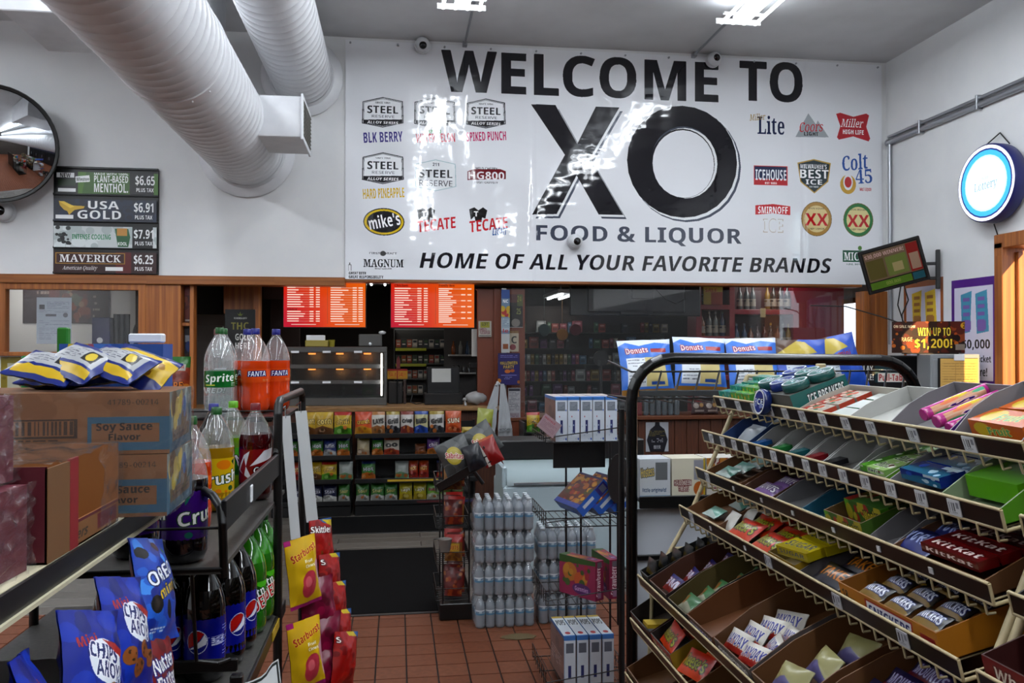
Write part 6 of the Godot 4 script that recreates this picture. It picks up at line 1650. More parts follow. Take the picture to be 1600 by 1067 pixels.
	for k in 4:
		var y: float = [.12, .34, .56, .78][k]
		var wb := MB.new()
		for i in 9: wb.cyl(Vector3(-.10, y, -.26 + i * .0475), Vector3(.10, y, -.26 + i * .0475), .0022, .0022, 4)
		for x in [-.10, .10]:
			wb.cyl(Vector3(x, y, -.26), Vector3(x, y, .12), .003, .003, 5)
			wb.cyl(Vector3(x, y + .07, -.26), Vector3(x, y + .07, .12), .003, .003, 5)
			for i in 9: wb.cyl(Vector3(x, y, -.26 + i * .0475), Vector3(x, y + .07, -.26 + i * .0475), .002, .002, 4)
		for zz in [-.26, .12]: wb.cyl(Vector3(-.1, y + .07, zz), Vector3(.1, y + .07, zz), .003, .003, 5)
		part(sr, "wire_basket", wb, blk)
	part(sr, "base", MB.new().rbox(Vector3(.02, .05, -.07), Vector3(.2, .1, .40), .005), blk)
	var nut := cell(0, 60, 80, Color(.45, .28, .06))
	nut.rect(0, 0, 1, .3, Color(.6, .08, .05)); nut.rect(.15, .35, .7, .3, Color(.68, .52, .1)); nut.spots(10, [Color(.35, .18, .06), Color(.55, .3, .1)], .06, .1, 3, Rect2(.1, .65, .8, .3)); nut.rim("NUTS", .2, .42, .6, .16, Color(.6, .08, .05), Color(.8, .7, .3), 1)
	var jer := cell(0, 60, 80, Color(.34, .05, .03))
	jer.spots(12, [Color(.5, .18, .04), Color(.2, .04, .03), Color(.55, .3, .08)], .07, .14, 5)
	var nm := [bag_mesh(.11, .16, .03, nut, null, 41, 6, 8).done(), bag_mesh(.11, .15, .03, jer, null, 42, 6, 8).done()]
	var ks := 0
	for k in 4:
		for i in 4:
			var kind := 1 if k == 0 else (0 if (i + k) % 2 else 1)
			put_bag(["nut_bag", "jerky_bag"][kind], ["yellow and red nut bag in the wire rack's %s basket" % ["lowest", "second", "third", "top"][k], "dark red jerky bag in the wire rack's %s basket" % ["lowest", "second", "third", "top"][k]][kind], nm[kind], M["film"], Vector3(.345 + (ks % 2) * .02, [.12, .34, .56, .78][k] + .085, -5.26 - i * .085), Vector3(-12, -20 + (ks % 3) * 8, 0), "bags in the wire rack's %s basket" % ["lowest", "second", "third", "top"][k])
			ks += 1
	solo("snack_cup", "small clear cup of nuts on the wire rack's edge", "cup", MB.new().lathe([Vector2(0, 0), Vector2(.03, 0), Vector2(.042, .07), Vector2(.044, .075), Vector2(.04, .072), Vector2(0, .06)], 16), mat("cup plastic", Color(.42, .40, .38), .25), Vector3(.285, .43, -5.15))
	# tilted display tray with grey and red bags on top of the rack
	var gy := cell(0, 120, 120, Color(.25, .26, .26))
	gy.spots(12, [Color(.20, .21, .21), Color(.30, .31, .31)], .1, .25, 2); gy.ell(.45, .5, .26, .27, Color(.62, .56, .18)); gy.ell(.45, .5, .2, .2, Color(.66, .60, .28)); gy.rim("Sabritas", .18, .42, .56, .17, Color(.6, .08, .14), Color(.85, .82, .78), 2, "b", .45)
	var rdb := cell(0, 70, 90, Color(.46, .03, .03))
	rdb.rect(0, 0, 1, .1, Color(.55, .25, .1)); rdb.poly([[0, 0], [.15, 0], [.3, 1], [.15, 1]], Color(.75, .73, .7))
	var tr := thing("display_tray", "tilted dark brown tray of grey and red chip bags", "tray", Vector3(.42, .885, -5.16), 0)
	tr.rotation_degrees = Vector3(0, -8, 30)
	part(tr, "tray", MB.new().rbox(Vector3(0, .012, 0), Vector3(.36, .02, .20), .004).rbox(Vector3(0, .03, .10), Vector3(.36, .05, .012), .003).rbox(Vector3(.18, .06, 0), Vector3(.012, .1, .2), .003), mat("dark brown plastic", Color(.045, .025, .022), .35))
	part(tr, "stand", MB.new().cyl(Vector3(.05, -.10, -.06), Vector3(.04, .0, -.04), .012), blk)
	var gm := bag_mesh(.20, .20, .05, gy, sw(Color(.25, .26, .26)), 45, 8, 8).done()
	for q in [[.345, 1.015, -5.09, -6, 26], [.51, 1.085, -5.19, -4, 34]]:
		put_bag("grey_chip_bag", "grey chip bag with a yellow sun emblem leaning in the tilted tray", gm, M["film"], Vector3(q[0], q[1], q[2]), Vector3(-8, q[3], q[4]), "grey chip bags in the tilted tray")
	put_bag("red_chip_bag", "red chip bag lying across the tilted tray", bag_mesh(.12, .17, .05, rdb, sw(Color(.46, .03, .03)), 46, 8, 8), M["film"], Vector3(.545, 1.04, -5.06), Vector3(-10, -10, 26))
	put_bag("dark_chip_bag", "black and white chip bag between the grey bags", bag_mesh(.11, .15, .04, tr_cell(70, 80, Color(.05, .06, .09), "", Color.WHITE, Color(.6, .62, .66)), null, 47, 8, 8), M["film"], Vector3(.45, 1.01, -5.04), Vector3(-12, -5, 20))
	# ---- ice-cream chest behind the water
	var fz := thing("chest_freezer", "white chest freezer with a curved glass lid and black top band", "freezer", Vector3(1.35, 0, -6.55))
	var wf := mat("freezer white", Color(.60, .66, .68), .3)
	part(fz, "body", MB.new().rbox(Vector3(0, .32, 0), Vector3(1.15, .64, .66), .02), wf)
	part(fz, "top_band", MB.new().rbox(Vector3(0, .865, -.16), Vector3(1.17, .15, .36), .01), M["black plastic"])
	part(fz, "lid", MB.new().sheet(4, 12, func(u, v):
		var a: float = v * PI * .5
		return Vector3((u - .5) * 1.1, .64 + sin(a) * .15, .33 - (1.0 - cos(a)) * .34)), mat("freezer lid", Color(.55, .60, .61), .08))
	for s in [-1, 1]: part(fz, "end_cheek", MB.new().rbox(Vector3(s * .565, .70, .08), Vector3(.035, .16, .46), .01), wf)
	part(fz, "lid_handle", MB.new().rbox(Vector3(0, .655, .335), Vector3(1.0, .02, .02), .004), mat("chrome", Color(.8, .8, .8), .15, 1.0))
	# ---- wire rack of boxed goods
	var wr := thing("wire_box_rack", "black wire rack of boxed goods beside the water packs", "rack", Vector3(.90, 0, -4.2))
	for p in [Vector2(.215, .16), Vector2(.215, -.2), Vector2(.06, -.21), Vector2(-.02, -.21)]:
		part(wr, "post", MB.new().cyl(Vector3(p.x, 0, p.y), Vector3(p.x, 1.24 if p.x > .1 else 1.2, p.y), .006, .006, 6), blk)
	for k in 4:
		var y: float = [1.203, .80, .43, .045][k]
		var wb := MB.new()
		for i in 12: wb.cyl(Vector3(-.19 + i * .0345, y, -.2), Vector3(-.19 + i * .0345, y, .2), .0022, .0022, 4)
		for zz in [-.2, 0.0, .2]: wb.cyl(Vector3(-.20, y, zz), Vector3(.20, y, zz), .0032, .0032, 5)
		wb.cyl(Vector3(-.20, y + .025, .215), Vector3(.20, y + .075, .215), .003, .003, 5)
		for x in [-.20, .20]:
			for hh in [.03, .07]: wb.cyl(Vector3(x, y + hh, -.2), Vector3(x, y + hh, .215), .0025, .0025, 5)
			for i in 8: wb.cyl(Vector3(x, y, -.2 + i * .057), Vector3(x, y + .07, -.2 + i * .057), .002, .002, 4)
		part(wr, "wire_shelf", wb, blk)
	part(wr, "header_panel", MB.new().rbox(Vector3(-.02, 1.13, .12), Vector3(.26, .12, .006), .002), blk)
	var fc := cell(0, 60, 150, Color(.74, .77, .80))
	fc.rect(0, 0, 1, .07, Color(.16, .40, .68)); fc.rect(.16, .11, .66, .2, Color(.40, .43, .46)); fc.fine(.22, .14, .54, .14, 5, Color(.55, .57, .6), 3, .4); fc.rect(.42, .52, .2, .3, Color(.10, .13, .36)); fc.ell(.88, .94, .06, .025, Color(.1, .25, .6)); fc.ell(.88, .3, .04, .017, Color(.1, .25, .6)); fc.ell(.35, .44, .04, .017, Color(.6, .15, .15)); fc.spots(10, Color(.62, .68, .74), .02, .05, 4, Rect2(.1, .6, .8, .35))
	var tc := cell(0, 60, 120, Color(.66, .70, .74))
	tc.rect(0, .0, 1, .75, Color(.62, .58, .56)); tc.fine(.1, .05, .8, .65, 9, Color(.45, .4, .4), 6, .4); tc.rect(0, .78, 1, .22, Color(.14, .38, .66))
	var lc := cell(0, 100, 110, Color(.44, .33, .30))
	lc.spots(20, [Color(.50, .38, .34), Color(.36, .27, .26)], .05, .15, 6); lc.rect(0, 0, 1, .08, Color(.2, .38, .6)); lc.fine(.1, .5, .7, .3, 5, Color(.6, .52, .5), 2, .5)
	var bx := box_mesh(Vector3(.057, .212, .30), {"f": fc, "t": tc, "l": lc}, sw(Color(.6, .64, .68))).done()
	for k in 5:
		solo("sandwich_box", "white and blue carton standing upright on the wire rack's top shelf", "carton", bx, M["card"], Vector3(.777 + k * .0612, 1.2065, -4.155 - (k % 2) * .006), 0, "white and blue cartons on the wire rack's top shelf")
	var pk := cell(0, 90, 70, Color(.52, .42, .44))
	pk.txt("NOTICE", .1, .15, .6, .12, Color(.5, .12, .15)); pk.fine(.1, .35, .8, .5, 6, Color(.42, .3, .33), 3, .4)
	var hang := solo("hanging_notice", "small pinkish notice card hanging from the top shelf cartons", "card", card(.10, .075, .001, pk, sw(Color(.55, .45, .47))), M["paper"], oz(858, 665, -3.98), 0)
	hang.rotation_degrees = Vector3(-10, -25, -35)
	var pf := cell(0, 60, 150, Color(.12, .30, .62))
	pf.rect(.1, .05, .8, .3, Color(.15, .12, .38)); pf.rect(.2, .1, .6, .16, Color(.35, .36, .42)); pf.rect(.3, .5, .3, .35, Color(.7, .73, .76))
	var pl := cell(0, 130, 150, Color(.33, .12, .05))
	pl.spots(60, [Color(.55, .3, .06), Color(.45, .12, .04), Color(.25, .3, .06), Color(.6, .42, .12)], .03, .09, 7); pl.rect(0, .86, 1, .14, Color(.12, .2, .5)); pl.rect(.0, 0, 1, .06, Color(.1, .1, .3))
	var sm := box_mesh(Vector3(.055, .20, .26), {"f": pf, "l": pl, "t": pf}, sw(Color(.12, .28, .6))).done()
	for k in 3:
		var o := solo("snack_mix_box", "blue carton with a food picture tipped over on the wire rack's second shelf", "carton", sm, M["gloss"], Vector3(.835 + k * .085, .865, -4.13), 0, "tipped blue cartons on the wire rack's second shelf")
		o.rotation_degrees = Vector3(0, 14, -48)
	var sf := cell(0, 50, 150, Color(.48, .06, .22))
	sf.txt("Strawberry", .2, .1, .5, .55, Color(.85, .8, .82), "b", -1.5708)
	sf.img.fill_rect(Rect2i(sf.o.x, sf.o.y, sf.w, sf.h), Color(.48, .06, .22))
	# vertical lettering: drawn turned a quarter
	sf.txt("Strawberry", -.75, .38, 2.4, .22, Color(.85, .80, .80), "b", -1.5708); sf.rect(.25, .04, .5, .14, Color(.35, .33, .36)); sf.rect(.3, .78, .4, .16, Color(.55, .4, .5))
	var sl := cell(0, 170, 130, Color(.50, .08, .24))
	sl.poly([[0, 0], [1, 0], [1, .12], [0, .2]], Color(.14, .28, .05)); sl.ell(.3, .4, .2, .24, Color(.62, .36, .08)); sl.ell(.6, .55, .18, .2, Color(.66, .28, .08)); sl.spots(16, [Color(.66, .45, .1), Color(.55, .1, .12), Color(.2, .3, .08)], .03, .08, 7, Rect2(.1, .2, .8, .5)); sl.ell(.62, .78, .25, .14, Color(.28, .1, .34)); sl.rim("Gummies", .44, .72, .36, .12, Color(.75, .6, .75), Color(.25, .06, .3), 1.5)
	var pm := box_mesh(Vector3(.06, .19, .24), {"f": sf, "l": sl, "t": sl, "r": sl}, sw(Color(.5, .07, .22))).done()
	for k in 2:
		solo("fruit_snack_box", ["pink strawberry fruit-snack carton turned on the wire rack's third shelf", "pink fruit-snack carton standing straight on the wire rack's third shelf"][k], "carton", pm, M["card"], [Vector3(.90, .4335, -4.13), Vector3(1.035, .4335, -4.17)][k], [35, 8][k])
	var hc := cell(0, 60, 170, Color(.75, .78, .80))
	hc.rect(0, 0, 1, .1, Color(.2, .42, .68)); hc.rect(.18, .16, .64, .2, Color(.34, .36, .4)); hc.rect(.36, .62, .26, .25, Color(.12, .15, .38)); hc.rect(0, .12, .08, .88, Color(.55, .62, .7))
	var ht := cell(0, 60, 150, Color(.72, .75, .78))
	ht.rect(0, 0, 1, .18, Color(.62, .52, .1)); ht.txt("HOTPOCKET", .25, .2, .5, .42, Color(.1, .1, .12), "b", -1.5708); ht.img.fill_rect(Rect2i(ht.o.x, ht.o.y, ht.w, ht.h), Color(.72, .75, .78)); ht.rect(0, 0, 1, .1, Color(.62, .52, .1)); ht.rim("POPS", .14, .2, .72, .26, Color(.08, .08, .1), Color(.62, .64, .66), 1.5, "b", 0, .1); ht.ell(.5, .85, .22, .06, Color(.6, .1, .12)); ht.rect(0, .96, 1, .04, Color(.2, .42, .68))
	var hm := box_mesh(Vector3(.057, .23, .30), {"f": hc, "t": ht, "l": lc}, sw(Color(.66, .70, .74))).done()
	for k in 4:
		solo("ice_pop_box", "white and blue carton standing on the wire rack's lowest shelf", "carton", hm, M["card"], Vector3(.812 + k * .0625, .0485, -4.155), 2, "white and blue cartons on the wire rack's lowest shelf")
	# round hanging header beside the rack
	var rs := thing("round_header_sign", "dark oval header sign at the right of the wire rack", "sign", oz(966, 748, -4.0), 18)
	var es := MB.new()
	var ep := PackedVector2Array()
	for k in 28: ep.append(Vector2(cos(TAU * k / 28) * .06, sin(TAU * k / 28) * .12))
	part(rs, "panel", es.ext(ep, -.004, .004), mat("header grey", Color(.13, .12, .12), .35))
	part(rs, "stem", MB.new().cyl(Vector3(0, -.7, 0), Vector3(0, -.11, 0), .008), blk)
	# ---- hooped rack of doughnuts behind the candy rack
	var hr := thing("hooped_rack", "black tubular hooped rack of doughnut bags with a white lower panel", "rack", Vector3(0, 0, -3.02))
	var P := [Vector3(.846, 0, 0), Vector3(.846, 1.44, 0)]
	for k in range(0, 7): P.append(Vector3(.846 + .155 - .155 * cos(k * PI / 12), 1.46 + .155 * sin(k * PI / 12), 0))
	for k in range(0, 7): P.append(Vector3(1.815 + .155 * sin(k * PI / 12), 1.452 + .155 * cos(k * PI / 12), 0))
	P.append(Vector3(1.97, 0, 0))
	part(hr, "hoop", MB.new().tube(P, .0215, 12), mat("hoop black", Color(.016, .016, .017), .25))
	part(hr, "lower_panel", MB.new().box(Vector3(1.40, .54, -.03), Vector3(1.12, 1.04, .012)), mat("panel white", Color(.74, .76, .79), .4))
	part(hr, "strap", MB.new().rbox(Vector3(.90, .885, -.015), Vector3(.13, .02, .012), .003), blk).rotation_degrees.z = 0
	var bas := MB.new()
	for yy in [[1.565, -.05], [1.468, .0]]: bas.cyl(Vector3(.86, yy[0], yy[1]), Vector3(1.95, yy[0], yy[1]), .0038, .0038, 6)
	for k in 15:
		var x := .87 + k * .075
		bas.cyl(Vector3(x + .03, 1.568, -.05), Vector3(x - .02, 1.452, .004), .004, .004, 5)
		bas.cyl(Vector3(x - .02, 1.452, .004), Vector3(x - .02, 1.455, -.38), .003, .003, 5)
	for s in [.86, 1.955]: bas.cyl(Vector3(s, 1.565, -.05), Vector3(s, 1.60, -.40), .004, .004, 6); bas.cyl(Vector3(s, 1.468, 0), Vector3(s, 1.46, -.4), .004, .004, 6)
	part(hr, "wire_basket", bas, blk)
	part(hr, "price_rail", MB.new().rbox(Vector3(1.40, 1.488, .012), Vector3(1.06, .022, .008), .003), mat("rail steel", Color(.30, .31, .32), .25, .5))
	var sh := part(hr, "shelf", MB.new().rbox(Vector3(1.41, 1.098, -.13), Vector3(1.08, .012, .28), .003), blk)
	part(sh, "lip", MB.new().rbox(Vector3(1.41, 1.092, .015), Vector3(1.08, .045, .008), .003), blk)
	for s in [.846, 1.97]: part(hr, "rear_post", MB.new().cyl(Vector3(s, 0, -.14), Vector3(s, 1.42, -.14), .012, .012, 8), blk)
	for s in [.846, 1.97]: part(hr, "foot", MB.new().cyl(Vector3(s, .05, .2), Vector3(s, .05, -.45), .02, .02, 8), blk)
	var dn := cell(0, 140, 150, Color(.22, .44, .80))
	dn.poly([[0, 0], [1, 0], [1, .1], [.7, .06], [.4, .12], [.15, .05], [0, .12]], Color(.84, .88, .93)); dn.rim("Donuts", .12, .16, .42, .1, Color(.86, .86, .88), Color(.62, .1, .12), 1.5, "b", -.04); dn.rect(.6, .18, .3, .07, Color(.58, .1, .12)); dn.rect(.1, .34, .36, .5, Color(.86, .88, .90)); dn.fine(.12, .37, .32, .44, 8, Color(.4, .43, .48), 4, .3); dn.rect(.46, .34, .42, .5, Color(.80, .74, .50)); dn.rect(.56, .76, .26, .05, Color(.15, .3, .6)); dn.rect(0, .88, 1, .12, Color(.55, .38, .14))
	var d2 := cell(0, 140, 150, Color(.12, .28, .66))
	d2.poly([[0, .2], [.3, .02], [.6, .05], [.8, .25], [.5, .3], [.2, .4]], Color(.66, .58, .2)); d2.poly([[0, 0], [.5, 0], [.1, .2], [0, .25]], Color(.28, .16, .07)); d2.rect(.12, .4, .34, .5, Color(.72, .75, .78)); d2.fine(.14, .44, .3, .42, 8, Color(.35, .38, .42), 5, .3); d2.txt("mini", .5, .3, .3, .1, Color(.6, .12, .15))
	var dm := [bag_mesh(.215, .225, .06, dn, sw(Color(.2, .4, .75)), 51).done(), bag_mesh(.22, .24, .06, d2, sw(Color(.12, .28, .66)), 52).done()]
	for q in [[.965, 1.575, 0, 2], [1.185, 1.585, 0, -2], [1.405, 1.583, 0, 1], [1.615, 1.57, 1, 1], [1.795, 1.585, 1, 12]]:
		put_bag("doughnut_bag", ["blue and cream doughnut bag standing in the hooped rack's basket", "blue doughnut bag with a brown and yellow swirl in the basket"][q[2]], dm[q[2]], M["film"], Vector3(q[0], q[1], -3.24 if q[0] < 1.7 else -3.30), Vector3(-14, 0, q[3]), ["cream-panelled doughnut bags", "swirl-printed doughnut bags"][q[2]])
	var hx := [[.876, .995, Color(.72, .74, .76), "white doughnut carton with a grey window on the lower shelf"], [.998, 1.128, Color(.76, .74, .66), "white and yellow doughnut carton with a pumpkin on the lower shelf"], [1.131, 1.27, Color(.72, .70, .66), "white doughnut carton with a red band on the lower shelf"]]
	for k in 3:
		var q: Array = hx[k]
		var c := cell(0, 120, 90, q[2])
		if k == 0: c.rect(.52, .1, .38, .44, Color(.36, .37, .38)); c.rim("Hostess", .05, .22, .42, .24, Color(.75, .65, .3), Color(.3, .32, .35), 2, "b", -.1); c.txt("little originals!", .1, .74, .76, .13, Color(.12, .2, .34)); c.rect(0, .93, 1, .07, Color(.25, .45, .62))
		elif k == 1: c.rect(.66, .06, .3, .5, Color(.5, .5, .54)); c.ell(.82, .78, .17, .18, Color(.64, .32, .03)); c.rect(.94, 0, .06, 1, Color(.66, .56, .1)); c.rim("HALLOWEEN", .08, .56, .5, .13, Color(.75, .72, .68), Color(.35, .06, .08), 1.5); c.rim("TREATS", .2, .72, .3, .12, Color(.75, .72, .68), Color(.35, .06, .08), 1.5)
		else: c.spots(10, [Color(.55, .2, .05), Color(.62, .4, .08), Color(.4, .05, .05)], .05, .12, 3, Rect2(0, 0, .6, .3)); c.rect(.1, .38, .5, .18, Color(.5, .06, .07)); c.txt("POP TARTS", .14, .41, .42, .11, Color(.85, .8, .78)); c.rect(.68, .4, .2, .3, Color(.4, .42, .44)); c.fine(.1, .65, .5, .2, 2, Color(.4, .1, .1), 3); c.rect(.9, .3, .1, .5, Color(.66, .58, .1))
		solo("doughnut_carton", q[3], "carton", box_mesh(Vector3(q[1] - q[0] - .003, .142, .12), {"f": c}, sw(q[2])), M["card"], Vector3((q[0] + q[1]) / 2, 1.1045, -3.085))

# ================================================================ chip racks below the counter
func chip_cell(bg: Color, top: Color, low: Color, word: String, wc: Color, seed: int) -> Cell:
	var c := cell(0, 56, 76, bg)
	c.rect(0, 0, 1, .16, top); c.poly([[0, .7], [.4, .6], [1, .74], [1, 1], [0, 1]], low)
	c.spots(5, [low.lightened(.25), low.darkened(.3), Color(.55, .3, .1)], .07, .14, seed, Rect2(.15, .68, .7, .2))
	if word: c.rim(word, .12, .34, .76, .2, wc, bg.darkened(.6), 1.5, "b", -.08)
	return c
func build_chips() -> void:
	var blk: StandardMaterial3D = M["black steel"]
	var ys := [.795, .585, .35, .135]
	for u in [[-1.22, -.455, "left of the gap, below the hot food case"], [-.415, .80, "right of the gap, below the register"]]:
		var w: float = u[1] - u[0]
		var r := thing("chip_rack", "black four-shelf chip rack " + u[2], "rack", Vector3((u[0] + u[1]) / 2, 0, -8.72))
		part(r, "back_panel", MB.new().box(Vector3(0, .45, -.17), Vector3(w, .9, .012)), blk)
		for s in [-1, 1]: part(r, "side_post", MB.new().rbox(Vector3(s * (w / 2 - .012), .46, -.10), Vector3(.024, .92, .03), .003), blk)
		for y in ys:
			var sh := part(r, "shelf", MB.new().box(Vector3(0, y - .008, 0), Vector3(w, .014, .36)), blk)
			part(sh, "lip", MB.new().rbox(Vector3(0, y - .006, .185), Vector3(w, .046, .01), .003), blk)
			if y == .35 and w > 1: part(sh, "price_strip", MB.new().box(Vector3(-.04, y - .005, .192), Vector3(.5, .02, .003)), mat("yellow strip", Color(.62, .5, .06), .5))
			if y == .135 and w > 1: part(sh, "price_strip", MB.new().box(Vector3(.15, y - .005, .192), Vector3(.3, .02, .003)), mat("red strip", Color(.25, .03, .04), .5)); part(sh, "price_strip", MB.new().box(Vector3(.45, y - .005, .192), Vector3(.25, .02, .003)), mat("blue strip", Color(.05, .08, .25), .5))
		part(r, "base", MB.new().rbox(Vector3(0, .05, 0), Vector3(w, .1, .36), .005), blk)
	var K := {}
	var defs := {
		"fritos": [Color(.58, .46, .04), Color(.62, .5, .05), Color(.30, .17, .06), "corn", Color(.7, .6, .3), "mustard-yellow corn chip bag"],
		"chile": [Color(.60, .50, .05), Color(.55, .06, .03), Color(.20, .40, .05), "chili", Color(.7, .55, .1), "yellow chip bag with a red band"],
		"puffs": [Color(.66, .22, .03), Color(.6, .18, .03), Color(.6, .4, .05), "crunch", Color(.75, .6, .1), "bright orange cheese puff bag"],
		"classic": [Color(.62, .60, .56), Color(.55, .35, .15), Color(.45, .28, .12), "LAYS", Color(.15, .12, .1), "white chip bag with a brown potato picture"],
		"kettle": [Color(.62, .60, .58), Color(.40, .14, .08), Color(.36, .12, .1), "Crisp", Color(.12, .1, .1), "white chip bag with a dark red band"],
		"baked": [Color(.58, .56, .40), Color(.10, .22, .48), Color(.08, .2, .5), "BAKED", Color(.1, .12, .15), "cream chip bag with blue bands"],
		"smoky": [Color(.60, .59, .57), Color(.5, .42, .1), Color(.1, .1, .12), "Grill", Color(.1, .1, .1), "white and charcoal chip bag"],
		"sun": [Color(.62, .24, .03), Color(.62, .24, .03), Color(.55, .18, .02), "SUN", Color(.8, .75, .65), "plain orange multigrain chip bag"],
		"ranch": [Color(.08, .14, .36), Color(.08, .14, .34), Color(.5, .5, .5), "Ruffles", Color(.7, .7, .75), "navy ridged chip bag"],
		"jalap": [Color(.12, .36, .08), Color(.08, .14, .34), Color(.55, .28, .04), "Hot", Color(.6, .6, .65), "green and navy chip bag"],
		"purple": [Color(.24, .06, .38), Color(.2, .05, .34), Color(.55, .3, .04), "chili", Color(.7, .65, .7), "purple tortilla chip bag"],
		"black": [Color(.05, .05, .06), Color(.06, .06, .07), Color(.5, .24, .05), "nacho", Color(.75, .74, .72), "black tortilla chip bag"],
		"pretzel": [Color(.55, .50, .38), Color(.4, .35, .12), Color(.5, .42, .34), "", Color.WHITE, "cream pretzel bag"],
		"pork": [Color(.60, .57, .52), Color(.58, .25, .06), Color(.5, .16, .08), "oo", Color(.1, .1, .1), "orange-topped white snack bag"],
		"mini": [Color(.30, .15, .06), Color(.28, .14, .05), Color(.4, .2, .08), "", Color.WHITE, "small brown snack bag"],
		"silver": [Color(.50, .52, .50), Color(.42, .45, .44), Color(.3, .42, .3), "", Color.WHITE, "silver chip bag with a green edge"],
		"hot": [Color(.52, .14, .03), Color(.56, .2, .03), Color(.45, .06, .03), "HOT", Color(.75, .6, .3), "red-orange hot snack bag"],
		"lime": [Color(.30, .48, .05), Color(.28, .45, .05), Color(.5, .5, .42), "Funyun", Color(.5, .1, .1), "lime green snack bag"],
		"onion": [Color(.14, .36, .10), Color(.12, .34, .08), Color(.5, .5, .48), "Sour", Color(.6, .6, .3), "green and white chip bag"],
		"lays": [Color(.54, .50, .04), Color(.55, .52, .08), Color(.5, .42, .06), "Lays", Color(.7, .68, .6), "yellow potato chip bag"],
		"navy": [Color(.05, .07, .2), Color(.05, .07, .2), Color(.60, .6, .58), "Stax", Color(.65, .65, .7), "navy and white chip bag"],
		"beef": [Color(.10, .06, .08), Color(.05, .1, .3), Color(.4, .06, .08), "", Color.WHITE, "dark snack bag with red specks"]}
	var sdn := 100
	for k in defs:
		var d: Array = defs[k]
		sdn += 1
		K[k] = chip_cell(d[0], d[1], d[2], d[3], d[4], sdn)
	# rows: [shelf, base pixel y, height, [[pixel x, width px, kind], ...]]
	var rows := [[0, .225, [[484, 22, "fritos"], [507, 29, "fritos"], [536, 28, "chile"], [568, 27, "puffs"], [591, 22, "classic"], [614, 22, "smoky"], [636, 21, "kettle"], [658, 22, "baked"], [682, 24, "smoky"], [708, 26, "sun"]]],
		[1, .175, [[458, 16, "jalap"], [477, 14, "jalap"], [496, 19, "jalap"], [516, 20, "ranch"], [537, 20, "jalap"], [568, 20, "pretzel"], [590, 18, "jalap"], [612, 25, "pork"], [657, 18, "mini"], [677, 21, "purple"], [698, 18, "black"], [718, 20, "black"]]],
		[2, .175, [[462, 17, "hot"], [495, 17, "fritos"], [515, 24, "chile"], [541, 22, "silver"], [576, 22, "jalap"], [628, 22, "silver"], [646, 15, "hot"], [662, 16, "hot"], [690, 17, "beef"]]],
		[3, .172, [[462, 18, "navy"], [495, 18, "navy"], [516, 22, "navy"], [538, 18, "onion"], [567, 21, "onion"], [590, 22, "onion"], [611, 20, "onion"], [634, 21, "lays"], [656, 21, "lays"], [677, 21, "lime"], [696, 17, "lime"], [715, 18, "lime"]]]]
	var cache := {}
	var snames := ["top", "second", "third", "bottom"]
	for row in rows:
		var y: float = ys[row[0]]
		for q in row[2]:
			var w: float = q[1] * 8.62 / 1330.0 * .96
			var h: float = row[1] * (.62 if q[2] == "mini" else 1.0)
			var key := "%s %.3f %.3f" % [q[2], w, h]
			if not cache.has(key): cache[key] = bag_mesh(w, h, .06, K[q[2]], null, 200 + cache.size(), 8, 9).done()
			var p := oz(q[0], 700, -8.66)
			put_bag("chip_bag", defs[q[2]][5] + " on the chip racks' " + snames[row[0]] + " shelf", cache[key], M["film"], Vector3(p.x, y + h * .5 + .002, -8.63), Vector3(-6, 3 if int(q[0]) % 2 else -3, 0), "chip bags on the " + snames[row[0]] + " shelf")
	solo("snack_pack", "small yellow snack pack lying at the end of the top shelf", "bag", bag_mesh(.11, .06, .04, sw(Color(.6, .52, .2)), null, 260, 6, 5), M["film"], Vector3(.70, .83, -8.62))
	put_bag("lime_chip_bag", "pale lime chip bag at the right end of the top shelf", bag_mesh(.17, .23, .07, chip_cell(Color(.50, .52, .16), Color(.5, .52, .2), Color(.45, .48, .12), "", Color.WHITE, 9), null, 261, 8, 8), M["film"], Vector3(.88, .93, -8.62), Vector3(-10, 10, -8))
	# a second low rack of bags past the pillar
	var r2 := thing("snack_shelf", "low black shelf of snack bags behind the freezer", "shelf", Vector3(1.52, 0, -8.72))
	for y in [.80, .55]: part(r2, "shelf", MB.new().box(Vector3(0, y - .008, 0), Vector3(.5, .014, .34)), blk)
	part(r2, "back_panel", MB.new().box(Vector3(0, .45, -.17), Vector3(.5, .9, .012)), blk)
	for s in [-1, 1]: part(r2, "side_post", MB.new().rbox(Vector3(s * .24, .45, 0), Vector3(.02, .9, .34), .003), blk)
	for q in [[1.38, .80, "chile", .20], [1.55, .80, "puffs", .16], [1.68, .80, "smoky", .17], [1.38, .55, "onion", .15], [1.53, .55, "hot", .15], [1.67, .55, "hot", .15]]:
		put_bag("chip_bag", defs[q[2]][5] + " on the low shelf behind the freezer", bag_mesh(.14, q[3], .05, K[q[2]], null, 270, 8, 8).done(), M["film"], Vector3(q[0], q[1] + q[3] / 2, -8.63), Vector3(-6, 4, 0), "chip bags on the low shelf behind the freezer")

